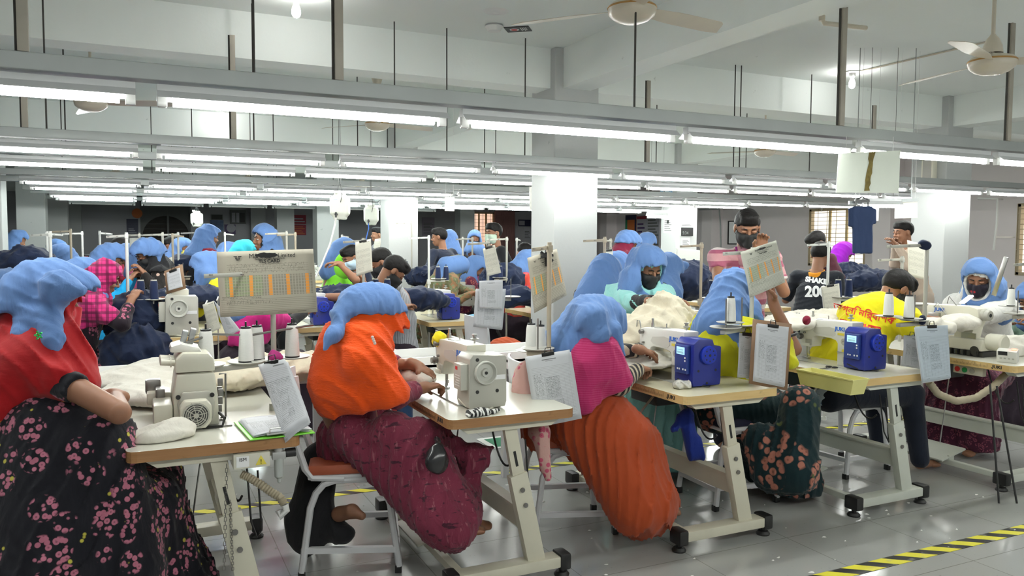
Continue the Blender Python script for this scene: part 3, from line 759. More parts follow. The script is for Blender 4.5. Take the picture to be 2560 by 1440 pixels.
# ------------------------------------------------------------------ lockstitch machines
def make_lock(label, x, y, z=TZ, blue=True, rz=0, sc=1, group=None, cat='sewing machine', brand=True):
    t = empty('sewing_machine', (x, y, z), rz, label, cat, group); t.scale = (sc, sc, sc)
    body = M_WHITE if blue else M_CREAM
    MB().ab((-.095, .12, .0005), (.085, .6, .005), 0, .001).build('bed_plate', mat('polished_bed', (.62, .62, .58), .15, .2, .02), t, False)
    # pillar, arm and head in one casting, profile in the length/height plane
    P = [(.13, .004), (.235, .004), (.235, .135), (.25, .152), (.29, .160), (.40, .163), (.425, .155), (.44, .125), (.445, .088), (.525, .088), (.535, .13), (.535, .235), (.525, .252), (.50, .258), (.30, .268), (.13, .27)]
    c = MB().prism(P, -.048, .048, 0, 'X', .007)
    hd = c.build('arm_casting', body, t)
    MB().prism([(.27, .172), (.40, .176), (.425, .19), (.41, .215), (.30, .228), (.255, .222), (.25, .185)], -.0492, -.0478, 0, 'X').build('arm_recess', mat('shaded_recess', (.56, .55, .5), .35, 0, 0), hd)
    MB().prism([(.530, .1), (.539, .11), (.539, .24), (.530, .25)], -.035, .035, 0, 'X').build('face_plate', M_STEEL, hd)
    if brand: text('JUKI', .031, frame_m((-.0492, .218, .222), (0, -1, 0), (0, 0, 1)), 'printed_brand', M_INKB, hd, bold=.0012, sx=1.25)
    MB().ab((-.0492, .185, .186), (-.0484, .235, .200)).build('printed_badge', M_YEL if blue else mat('brown_badge', (.35, .2, .06), .4, 0, 0), hd, False)
    # stitch dial
    k = MB().lathe([(0, -.0), (.02, 0), (.022, .006), (.022, .026), (.018, .03), (.006, .03), (.005, .024), (0, .024)], axis='X', n=20); kk = k.build('stitch_dial', M_GREY, t); kk.rotation_euler = (0, 0, R(180)); kk.location = (-.048, .165, .155)
    MB().tube([(-.05, .23, .085), (-.075, .2, .088), (-.078, .15, .09)], .004, 0, 8).build('reverse_lever', M_STEEL, t)
    # head parts
    g = MB().tube([(-.03, .545, .245), (-.03, .56, .29), (-.03, .585, .29), (-.03, .59, .25), (-.03, .575, .17), (-.03, .55, .16)], .0035, 0, 8); g.build('thread_guard', M_STEEL, t)
    g = MB().cyl((-.048, .50, .235), (-.072, .50, .235), .012, 0, 14); g.cyl((-.048, .515, .15), (-.08, .515, .15), .015, 0, 14); g.cyl((-.062, .515, .15), (-.066, .515, .15), .021, 0, 16); g.cyl((-.048, .49, .175), (-.06, .49, .175), .006)
    g.build('tension_knob', M_BOLT, t)
    g = MB().box((-.052, .455, .118), (.012, .045, .04), 0, None, .003); g.build('wiper_cover', M_GREY, t)
    g = MB().ab((-.066, .44, .092), (-.045, .50, .112), 0, .003); g.build('wiper_bracket', body, t)
    g = MB().cyl((0, .5, .09), (0, .5, .02), .0035, 0, 8); g.cyl((0, .5, .05), (0, .5, .035), .007, 0, 8); g.cyl((.0, .518, .09), (.0, .518, .03), .005, 0, 8); g.ab((-.012, .495, .007), (.012, .54, .012)); g.cyl((0, .518, .03), (0, .518, .01), .006)
    g.build('needle_and_foot', M_STEEL, t)
    MB().cyl((.0, .475, .255), (.0, .475, .285), .009, 0, 12).cyl((0, .475, .285), (0, .475, .31), .0065, 0, 12).build('presser_screw', M_STEEL, t)
    MB().cyl((.02, .2, .265), (.02, .2, .285), .004).lathe([(0, .283), (.014, .284), (.02, .29), (.008, .294), (.008, .302), (.012, .305), (.012, .31), (0, .312)], c=(.02, .2, 0), n=16).build('bobbin_winder', M_STEEL, t)
    MB().ab((-.03, .33, .262), (.02, .42, .268), 0, .002).cyl((.01, .36, .265), (.01, .36, .29), .003).build('top_guide_plate', M_STEEL, t)
    # motor housing
    if blue:
        Q = [(-.085, .006), (.085, .006), (.09, .03), (.09, .205), (.045, .212), (.035, .243), (-.055, .247), (-.085, .225), (-.09, .03)]
        m = MB().prism(Q, .0, .152, 0, 'Y', .007); h = m.build('motor_housing', M_BLUE, t)
        o = MB().lathe([(0, -.022), (.043, -.022), (.048, -.016), (.048, .0), (.053, .002)], c=(.0, 0, .165), axis='Y', n=32); o.build('handwheel', M_BLUE2, t)
        o = MB()
        for (a, z_) in ((-.055, .085), (.055, .085), (.0, .02)): o.lathe([(0, -.0015), (.0065, -.0015), (.0068, .001)], c=(a, 0, z_), axis='Y', n=12)
        o.lathe([(0, -.0235), (.007, -.0235), (.007, -.021)], c=(.0, 0, .165), axis='Y', n=12)
        for q in range(8):
            a = q*math.pi/4; o.lathe([(0, -.0225), (.0045, -.0225), (.0045, -.021)], c=(.03*math.cos(a), 0, .165+.03*math.sin(a)), axis='Y', n=8)
        o.build('bolt_hole', M_INK, h)
        pn = MB().box((-.098, .078, .14), (.022, .10, .145), 0, None, .005).build('control_panel', M_DKBLUE, t)
        MB().ab((-.1105, .045, .165), (-.109, .11, .203), 0, 0).build('display', M_LCD, pn, False)
        MB().ab((-.1115, .052, .17), (-.1103, .103, .182), 0, 0).ab((-.1115, .052, .186), (-.1103, .103, .192)).build('display_digits', mat('lcd_digits', (.5, .85, 1), .3, 0, 0), pn, False)
        g = MB()
        for (yy, zz) in ((.04, .15), (.04, .135), (.055, .09), (.085, .09), (.1, .09), (.035, .09)): g.box((-.1105, yy, zz), (.002, .009, .009), 0, None, .001)
        g.build('panel_button', M_WTXT, pn)
    else:
        Q = [(-.085, .006), (.085, .006), (.092, .03), (.092, .225), (.085, .236), (.04, .236), (.0, .24), (-.07, .245), (-.085, .225), (-.09, .03)]
        m = MB().prism(Q, .0, .145, 0, 'Y', .008); h = m.build('motor_housing', M_GREY, t)
        o = MB().lathe([(0, -.012), (.012, -.018), (.018, -.018), (.02, -.006), (.038, -.004), (.046, -.022), (.05, -.022), (.052, -.016), (.052, .002)], c=(-.015, 0, .165), axis='Y', n=36); o.build('handwheel', mat('pale_grey_plastic', (.55, .55, .5), .35), t)
        o = MB()
        for (a, z_) in ((-.05, .08), (.045, .08), (-.05, .222)): o.lathe([(0, -.0015), (.008, -.0015), (.0085, .001)], c=(a, 0, z_), axis='Y', n=12)
        o.lathe([(0, -.0195), (.007, -.0195), (.007, -.017)], c=(-.015, 0, .165), axis='Y', n=12)
        o.build('bolt_hole', M_INK, h)
        pn = MB().box((-.104, .06, .145), (.036, .085, .115), 0, None, .004).build('control_panel', mat('panel_grey', (.5, .49, .43), .4), t)
        MB().ab((-.1235, .055, .175), (-.1218, .078, .19)).build('display', M_RED, pn, False)
        g = MB()
        for q in range(5): g.ab((-.1232, .03, .105+q*.011), (-.1221, .09-.01*(q % 3), .109+q*.011))
        g.build('printed_lines', mat('pale_print', (.72, .72, .68), .5, 0, 0), pn, False)
        MB().ab((.02, -.001, .13), (.085, .0005, .15)).build('printed_label', M_WTXT, h, False)
    MB().ab((-.0495, .15, .03), (-.0483, .19, .06)).build('rating_label', M_STEEL, hd, False)
    MB().ab((-.0495, .16, .08), (-.0483, .2, .105)).build('warning_sticker', M_YEL, hd, False)
    MB().tube([(-.06, .15, .04), (-.09, .12, .03), (-.085, .05, .012), (0, -.02, .006), (.12, .1, .004), (.2, .3, .005)], .004, 0, 8).build('power_cable', M_BCABLE if blue else M_CREAM, t)
    remember(t); return t
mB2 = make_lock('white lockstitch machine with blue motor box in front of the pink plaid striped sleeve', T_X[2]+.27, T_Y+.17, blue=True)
mB2['label'] = 'white sewing machine with blue motor box beside the clear bag of scraps'
def dup(o, x, y, label, z=None, rz=None, group=None):
    c = copy_tree(o); c.location = (x, y, o.location[2] if z is None else z)
    if rz is not None: c.rotation_euler = (0, 0, rz)
    c['label'] = label
    if group: c['group'] = group
    elif 'group' in c: del c['group']
    return c
dup(mB2, T_X[3]+.29, T_Y+.17, 'white sewing machine with blue motor box above the yellow tray')
mGr = make_lock('cream sewing machine with grey motor box and large handwheel under the orange shawled worker\'s hands', T_X[1]+.235, T_Y+.14, blue=False)

# ------------------------------------------------------------------ overlock machine at the left front
t = empty('overlock_machine', (.2, 3.27, TZ), 0, 'tall cream overlock machine with round vented motor at the left front table', 'sewing machine')
b_ = MB().prism([(-.085, .0), (.085, .0), (.082, .12), (.07, .215), (-.07, .215), (-.083, .12)], .055, .30, 0, 'Y', .012).build('body', M_CREAM, t)
MB().prism([(-.075, .218), (.075, .218), (.068, .27), (.05, .292), (-.045, .297), (-.072, .27)], .06, .285, 0, 'Y', .012).build('top_cover', M_CREAM, t)
MB().prism([(-.06, .03), (.06, .03), (.07, .1), (.05, .145), (-.05, .145), (-.07, .1)], .04, .06, 0, 'Y', .008).build('motor_mount', M_GREY, t)
MB().prism([(-.035, -.002), (.035, -.002), (.055, .02), (.058, .05), (.058, .085), (.04, .108), (-.04, .108), (-.058, .085), (-.058, .05), (-.055, .02)], -.012, .045, 0, 'Y', .008).build('motor_cover', M_CREAM, t).location = (-.005, 0, .01)
g = MB().lathe([(.047, -.0135), (.05, -.02), (.044, -.021), (.043, -.0135)], c=(-.005, 0, .062), axis='Y', n=36); g.build('grille_rim', M_GREY, t)
g = MB().lathe([(0, -.0145), (.043, -.0145)], c=(-.005, 0, .062), axis='Y', n=30); g.build('grille_back', mat('dark_grey', (.06, .06, .06), .5, 0, 0), t)
g = MB()
for r_ in (.036, .028, .020): g.lathe([(r_, -.0145), (r_, -.019), (r_+.0035, -.019), (r_+.0035, -.0145)], c=(-.005, 0, .062), axis='Y', n=30)
for q in range(8):
    a = q*math.pi/4+.2; g.bar((-.005+.01*math.cos(a), -.018, .062+.01*math.sin(a)), (-.005+.042*math.cos(a), -.018, .062+.042*math.sin(a)), .003)
g.cyl((-.005, -.015, .062), (-.005, -.022, .062), .01)
g.build('fan_grille', M_GREY, t)
g = MB()
for q in range(3): g.cyl((-.02+q*.014, -.0135, .106), (-.02+q*.014, -.011, .106), .0035, 0, 10)
for a in (-.066, .058): g.cyl((a, .036, .128), (a, .044, .128), .009, 0, 12)
g.build('screw', M_INK, t)
g = MB()
for q in range(4): g.cyl((-.075, .10+q*.045, .255), (-.125, .09+q*.045, .262), .012, 0, 14); g.cyl((-.085, .098+q*.045, .256), (-.09, .098+q*.045, .256), .017, 0, 14)
g.build('tension_knob', M_CREAM, t)
g = MB().box((-.035, .2, .335), (.022, .03, .075), 0, (R(8), R(14), 0), .004); g.box((-.005, .2, .34), (.022, .03, .08), 0, (R(8), R(14), 0), .004); g.build('thread_clamp', mat('brushed_aluminium', (.45, .46, .46), .35, .7), t)
MB().prism([(-.09, .296), (.03, .29), (.02, .31), (-.05, .33), (-.085, .32)], .1, .24, 0, 'Y', .008).build('top_lid', M_WHITE, t)
g = MB().box((-.12, .14, .05), (.07, .18, .10), 0, None, .01); g.box((-.13, .3, .09), (.09, .12, .05), 0, None, .008); g.build('looper_cover', M_CREAM, t)
g = MB().box((-.15, .33, .13), (.06, .05, .06), 0, None, .01); g.box((-.125, .25, .115), (.035, .08, .04), 0, None, .006); g.cyl((-.15, .34, .12), (-.15, .34, .04), .005); g.build('needle_head', M_BOLT, t)
g = MB()
for q in range(5): g.box((.098, .12+q*.02, .12-.02*q+.06*(q % 2)), (.02, .016, .03), 0, None, .003)
g.tube([(.09, .1, .2), (.115, .1, .2), (.115, .12, .02), (.1, .15, .01)], .004, 0, 8); g.build('thread_guides', M_BOLT, t)
MB().box((.0, .15, .003), (.26, .26, .005)).build('base_plate', M_BOLT, t, False)
g = MB().tube([(.085, .06, .05), (.1, .0, .04), (.09, -.01, .01), (.02, .02, .004)], .006, 0, 8); g.build('cable', M_BCABLE, t)

# ------------------------------------------------------------------ interlock machine on the right table
t = empty('interlock_machine', (5.0, 3.20, TZ), 0, 'cream interlock machine with a slanting row of thread tension knobs at the right', 'sewing machine')
P = [(.18, .10), (.30, .10), (.30, .19), (.33, .20), (.44, .21), (.46, .17), (.52, .17), (.53, .28), (.5, .315), (.2, .325), (.14, .31), (.13, .25), (.16, .19)]
b_ = MB().prism(P, -.05, .05, 0, 'X', .010).build('arm_casting', M_CREAM, t)
text('JUKI', .032, frame_m((-.0512, .41, .285), (0, -1, 0), (0, 0, 1)), 'printed_brand', M_INKB, b_, bold=.001, sx=1.25)
MB().box((0, .23, .075), (.16, .3, .075), 0, None, .012).build('lower_casting', M_CREAM, t)
g = MB().lathe([(0, -.0), (.045, 0), (.055, .01), (.055, .1), (.05, .11), (0, .11)], axis='Y', n=28); q = g.build('motor_cover', M_CREAM, t); q.location = (0, -.02, .10)
g = MB().lathe([(0, -.03), (.03, -.03), (.034, -.024), (.034, -.005), (.038, 0), (.038, .02), (.034, .024)], axis='Y', n=28); q = g.build('handwheel', M_GREY, t); q.location = (0, .115, .27)
MB().lathe([(0, -.032), (.012, -.032), (.012, -.029)], axis='Y', n=16).build('hub', M_INK, q)
bar_ = MB().box((-.075, .255, .215), (.008, .03, .26), 0, (R(-16), 0, 0), .002).build('tension_plate', M_STEEL, t)
for q in range(5):
    yy, zz = .225+q*.0155, .12+q*.048
    MB().lathe([(0, 0), (.013, 0), (.012, .02), (.009, .024), (0, .024)], axis='X', n=16).build('tension_knob', M_CREAM, t)
    k = [o for o in bpy.data.objects if o.parent == t][-1]; k.location = (-.078, yy, zz); k.rotation_euler = (0, 0, R(180))
g = MB().ab((-.06, .14, .10), (-.052, .24, .15)).build('rating_plate', M_STEEL, t, False)
g = MB()
for q in range(7): g.box((-.08, .12+q*.045, .02), (.02, .02, .035), 0, None, .003)
g.ab((-.07, .08, .0), (.07, .42, .036), 0, .004); g.lathe([(0, 0), (.03, 0), (.03, .006), (0, .006)], c=(-.085, .13, .04), axis='X', n=20); g.build('looper_mechanism', mat('dark_oily_steel', (.06, .06, .058), .35, .6), t)
g = MB().box((-.03, .5, .15), (.05, .06, .06), 0, None, .006); g.cyl((-.03, .5, .12), (-.03, .5, .02), .005); g.tube([(-.055, .45, .30), (-.06, .42, .33), (-.06, .3, .2), (-.05, .36, .22)], .003, 0, 6); g.box((-.06, .44, .24), (.02, .08, .05), 0, None, .004); g.build('needle_head', M_STEEL, t)
MB().box((-.02, .24, .365), (.05, .012, .085), 0, (R(50), 0, 0), .004).build('glowing_lamp_arm', emis('lit_work_lamp', (1, 1, 1), 1.2), t)
g = MB().tube([(-.03, .3, .32), (-.04, .35, .38), (-.03, .37, .33)], .003, 0, 6); g.build('thread_guide', M_BOLT, t)
# small control box with a red light
t = empty('control_box', (4.87, 3.08, TZ), R(20), 'small white control box with dark display and glowing red lamp', 'control box')
MB().box((0, 0, .045), (.06, .11, .075), 0, (0, R(-14), 0), .005).build('case', M_WHITE, t)
MB().box((-.034, .02, .06), (.003, .05, .025), 0, (0, R(-14), 0)).build('display', M_BLACK, t, False)
g = MB()
for q in range(4): g.box((-.028, -.035+q*.022, .028), (.003, .012, .009), 0, (0, R(-14), 0))
g.build('button', M_GREY, t, False)
MB().box((-.01, -.035, .086), (.025, .03, .006), 0, (0, R(-14), 0), .002).build('red_lamp', emis('lit_red', (1, .12, .08), 2.5), t)

# ------------------------------------------------------------------ chairs
M_CHW = mat('white_painted_steel', (.66, .66, .68), .4, 0, .04); M_CUSH = mat('terracotta_vinyl', (.40, .09, .04), .5); M_BLKC = mat('black_cushion', (.015, .015, .02), .8)
M_REDP = mat('red_plastic_seat', (.5, .02, .02), .35, 0, 0)
def make_chair(x, y, label, rz=0, cush=None, group='white steel framed work chairs', seat=.46):
    t = empty('work_chair', (x, y, 0), rz, label, 'chair', group)
    s_ = seat
    for sy in (-.17, .17):
        # bent side loop: front and rear leg
        MB().tube([(.215, sy*1.08, .03), (.175, sy, s_-.14), (.15, sy, s_-.075), (.115, sy, s_-.035), (.07, sy, s_-.02), (0, sy, s_-.02)], .016, 0, 8).build('leg', M_CHW, t)
        MB().tube([(-.22, sy*1.08, .03), (-.18, sy, s_-.14), (-.155, sy, s_-.075), (-.12, sy, s_-.035), (-.07, sy, s_-.02), (0, sy, s_-.02)], .016, 0, 8).build('leg', M_CHW, t)
        MB().tube([(-.03, sy*1.06, s_-.01), (-.17, sy*1.06, s_+.0), (-.2, sy*1.06, s_+.04), (-.25, sy*1.06, s_+.2), (-.27, sy*1.06, s_+.40)], .016, 0, 8).build('back_post', M_CHW, t)
    g = MB().bar((-.21, -.18, .12), (-.21, .18, .12), .026).bar((.205, -.18, .15), (.205, .18, .15), .026).bar((-.21, -.18, .13), (.205, -.18, .11), .026).bar((-.21, .18, .16), (.205, .18, .15), .026)
    g.build('stretcher', M_CHW, t, False)
    g = MB()
    for a in ((.21, 1), (-.22, 1), (.21, -1), (-.22, -1)): g = MB().box((a[0], a[1]*.1785, .018), (.032, .032, .036), 0, None, .004); g.build('foot_cap', M_RUB, t)
    MB().box((0, 0, s_), (.38, .38, .022), 0, None, .01).build('seat', M_CHW, t)
    # curved back board
    vs = []; nn = 9
    for i in range(nn):
        a = -1+2*i/(nn-1); bx = -.255-.035*(1-a*a)
        for zz in (s_+.17, s_+.27, s_+.38, s_+.45):
            tp = 1 if zz < s_+.44 else .96
            for dx in (0, -.012): vs.append((bx-.06*(zz-s_-.2)+dx, a*.2*tp, zz))
    fs = []
    for i in range(nn-1):
        for j in range(3):
            p = i*8+j*2; fs += [(p, p+2, p+10, p+8), (p+1, p+9, p+11, p+3)]
        fs += [(i*8, i*8+8, i*8+9, i*8+1), (i*8+6, i*8+7, i*8+15, i*8+14)]
    fs += [(0, 1, 3, 2), (2, 3, 5, 4), (4, 5, 7, 6)]; e = (nn-1)*8; fs += [(e, e+2, e+3, e+1), (e+2, e+4, e+5, e+3), (e+4, e+6, e+7, e+5)]
    MB().add(vs, fs).build('backrest', M_CHW, t)
    if cush: MB().box((0, 0, s_+.033), (.38, .38, .05), 0, None, .02).build('seat_cushion', cush, t)
    remember(t); return t
ch2 = make_chair(.90, 3.66, 'white steel chair with terracotta seat under the orange shawled worker', R(-15), M_CUSH)
ch3 = make_chair(2.06, 3.64, 'white steel chair under the worker in the pink shawl', R(-13), M_CUSH)
ch4 = make_chair(3.16, 3.64, 'white steel chair under the worker with lime shawl', R(-3), mat('dark_blue_cushion', (.01, .012, .04), .8))
ch5 = make_chair(4.30, 3.80, 'white steel chair under the man in the yellow vest', R(5), M_BLKC)
ch1 = make_chair(-.42, 3.52, 'white steel chair at the left edge under the red shawled worker', R(0), mat('dark_blue_cushion', (.01, .012, .04), .8))

# ------------------------------------------------------------------ thread stands and cones
M_POLE = mat('grey_stand_tube', (.42, .41, .36), .38, .25, .04); M_TANP = mat('tan_stand_tube', (.42, .36, .27), .45, 0, .05)
def make_cone(label, p, col='white', h=.165, r=.034, group=None):
    t = empty('thread_cone', tuple(p), 0, label, 'thread cone', group)
    m = {'white': cloth('white_thread', (.80, .80, .77), ws=60, wr=.2, stretch=(.2, .2, 3)), 'navy': cloth('navy_thread', (.012, .02, .06), ws=60, wr=.2, stretch=(.2, .2, 3)), 'black': cloth('black_thread', (.01, .01, .012), ws=60, wr=.2, stretch=(.2, .2, 3))}[col]
    pr = [(r*.6, .004), (r, .006), (r*1.02, .012), (r*.97, h*.4), (r*.86, h*.8), (r*.76, h-.012), (r*.68, h-.006), (r*.4, h-.004)]
    MB().lathe(pr, n=26).build('thread_winding', m, t)
    MB().lathe([(r*1.0, .0), (r*1.03, .002), (r*1.03, .006), (r*.9, .008)], n=22).build('core', M_BLACK if col == 'white' else M_GREY, t)
    MB().lathe([(r*.70, h-.008), (r*.66, h+.001), (r*.5, h+.001), (r*.5, h-.02)], n=22).build('core_rim', M_BLACK if col == 'white' else M_GREY, t)
    MB().cyl((0, 0, h-.02), (0, 0, h+.022), .004, 0, 8).build('spindle_tip', M_BLACK, t)
    remember(t); return t
def make_stand(p, label, top=1.65, arm_z=1.18, arm=(-.3, -.1), plates=(.35, .95), hook=(-.25, 0), z0=TZ, pm=None, group=None, guide=None):
    """vertical tube on the table with an upper thread arm and a lower arm of spool dishes"""
    pm = pm or M_POLE
    t = empty('thread_stand', (p[0], p[1], z0), 0, label, 'thread stand', group)
    MB().cyl((0, 0, .0), (0, 0, top-z0), .0115, 0, 12).cyl((0, 0, 0), (0, 0, .03), .022, 0, 14).build('pole', pm, t)
    MB().box((0, 0, arm_z-z0-.03), (.035, .035, .05), 0, None, .004).build('clamp', pm, t); MB().box((0, 0, top-z0-.03), (.026, .026, .035), 0, None, .003).build('clamp', pm, t)
    ax = Vector((arm[0], arm[1], 0)); L = ax.length; d = ax.normalized(); n = Vector((-d.y, d.x, 0))
    MB().bar((0, 0, arm_z-z0-.02), (ax.x, ax.y, arm_z-z0-.02), .03, .022, 0, .003).build('spool_arm', pm, t)
    for u in plates:
        c = ax*u
        MB().lathe([(0, 0), (.075, .006), (.082, .012), (.080, .014), (.01, .004)], c=(c.x, c.y, arm_z-z0-.006), n=30).build('spool_dish', mat('grey_dish', (.55, .54, .5), .4), t)
        MB().cyl((c.x, c.y, arm_z-z0-.03), (c.x, c.y, arm_z-z0+.15), .004, 0, 8).build('spindle', M_BOLT, t)
    hk = Vector((hook[0], hook[1], 0))
    g = MB().bar((0, 0, top-z0-.025), (hk.x, hk.y, top-z0-.035), .004, .018, 0, .001); g.build('thread_arm', pm, t)
    for u in (.45, .9):
        c = hk*u; MB().lathe([(.005, -.002), (.0085, -.002), (.0085, .002), (.005, .002)], c=(c.x, c.y, top-z0-.03-.009*0), n=12).build('thread_eye', M_BOLT, t)
    remember(t); return t
def cones_on(stand_p, arm, arm_z, items):
    for u, col, lab in items:
        make_cone(lab, (stand_p[0]+arm[0]*u, stand_p[1]+arm[1]*u, arm_z+.004), col)
# ------------------------------------------------------------------ people
M_SKIN = mat('brown_skin', (.25, .118, .068), .5, 0, .05, 9, spec=.35); M_SKIN2 = mat('darker_brown_skin', (.20, .095, .055), .5, 0, .05, 9, spec=.35)
M_EYE = mat('eye_white', (.6, .57, .52), .25, 0, 0); M_IRIS = mat('dark_iris', (.02, .012, .008), .15, 0, 0); M_HAIR = mat('black_hair', (.006, .005, .005), .6, 0, .2, 30, bump=.25, bs=260, spec=.2)
M_LIP = mat('lips', (.24, .08, .06), .4, 0, 0); M_NAIL = mat('nail', (.38, .2, .14), .3, 0, 0)
SCARF = cloth('blue_uniform_scarf', (.105, .195, .41), wr=.55, ws=7, stretch=(1, 1, .45))
def unit(v): v = V3(v); return v/np.linalg.norm(v)
def ik(S, Wr, a, b, hint):
    S, Wr = V3(S), V3(Wr); D_ = Wr-S; L = np.linalg.norm(D_); 
    if L > (a+b)*.995: k = L/((a+b)*.995); a *= k; b *= k
    d = D_/L; x = (a*a-b*b+L*L)/(2*L); h = math.sqrt(max(0, a*a-x*x)); n = V3(hint)-d*(V3(hint)@d); n = n/np.linalg.norm(n)
    return S+d*x+n*h
def hand_sdf(wr, d, n, side=1, curl=.5, s=1.0, spread=1.0):
    """wrist, pointing direction, palm normal (palm faces n); side=1: thumb on +s side"""
    wr, d = V3(wr), unit(d); n = V3(n); n = unit(n-d*(n@d)); t = np.cross(n, d)*side
    Rm = np.stack([d, t, n])
    fs = [ell(wr+d*.045*s, (.052*s, .040*s, .016*s), Rm), cap(wr-d*.03*s, wr+d*.02*s, .025*s, .027*s)]
    fg = []
    for i, (o, L) in enumerate(((.029, .068), (.0105, .076), (-.0085, .071), (-.0265, .056))):
        r = .0088*s if i < 3 else .0076*s
        a0 = wr+d*.078*s+t*o*s; dr = unit(d+t*o*3.5*spread); c1 = curl*(.7+.12*i); pts = [a0]; ang = c1*.5
        for q, l in enumerate((.42, .33, .25)):
            dd = dr*math.cos(ang)+n*math.sin(ang); pts.append(pts[-1]+dd*L*l*s*1.05); ang += c1
        fg.append(U(.004, cap(wr+d*.05*s+t*o*.8*s, a0, r*1.1, r*1.12), *[cap(pts[q], pts[q+1], r*(1.05-.1*q), r*(.98-.1*q)) for q in range(3)]))
    b0 = wr+d*.018*s+t*.030*s; b1 = b0+(t*.022+d*.022+n*.012)*s; b2 = b1+(d*.028+t*.010+n*.010*(1+curl))*s; b3 = b2+(d*.022-t*.002+n*.010*(1+curl))*s
    th = U(.008, cap(b0-t*.012*s, b1, .013*s, .0115*s), cap(b1, b2, .011*s, .0095*s), cap(b2, b3, .0095*s, .008*s))
    f = U(.010, *fs, th)
    return U(.004, f, *fg), [wr-.04, wr+.04, wr+d*.2*s, wr+d*.1*s+n*.08*s, wr+t*.06*s, wr-t*.05*s]
def head_sdf(hp, Rm, s=1.0):
    f = U(.02, ell(hp(-.012, 0, .025), (.098*s, .078*s, .092*s), Rm), ell(hp(.03, 0, -.045), (.060*s, .058*s, .078*s), Rm), ell(hp(.052, 0, -.094), (.032*s, .034*s, .026*s), Rm))
    f = U(.012, f, cap(hp(.080, .034, .020), hp(.080, -.034, .020), .010*s), ell(hp(.07, .038, -.04), (.02, .018, .02), Rm), ell(hp(.07, -.038, -.04), (.02, .018, .02), Rm))
    f = SUB(f, U(.01, ell(hp(.103, .032, -.002), (.018, .02, .014), Rm), ell(hp(.103, -.032, -.002), (.018, .02, .014), Rm)), .012)
    f = U(.007, f, cap(hp(.088, 0, .006), hp(.110, 0, -.036), .007*s, .011*s), ell(hp(.098, .013, -.040), (.010, .009, .008), Rm), ell(hp(.098, -.013, -.040), (.010, .009, .008), Rm),
          cap(hp(.088, .018, -.070), hp(.088, -.018, -.070), .0065*s), cap(hp(.086, .014, -.080), hp(.086, -.014, -.080), .0065*s))
    f = U(.006, f, ell(hp(-.008, .080, -.012), (.020, .008, .031), Rm), ell(hp(-.008, -.080, -.012), (.020, .008, .031), Rm))
    return f
PEOPLE = []
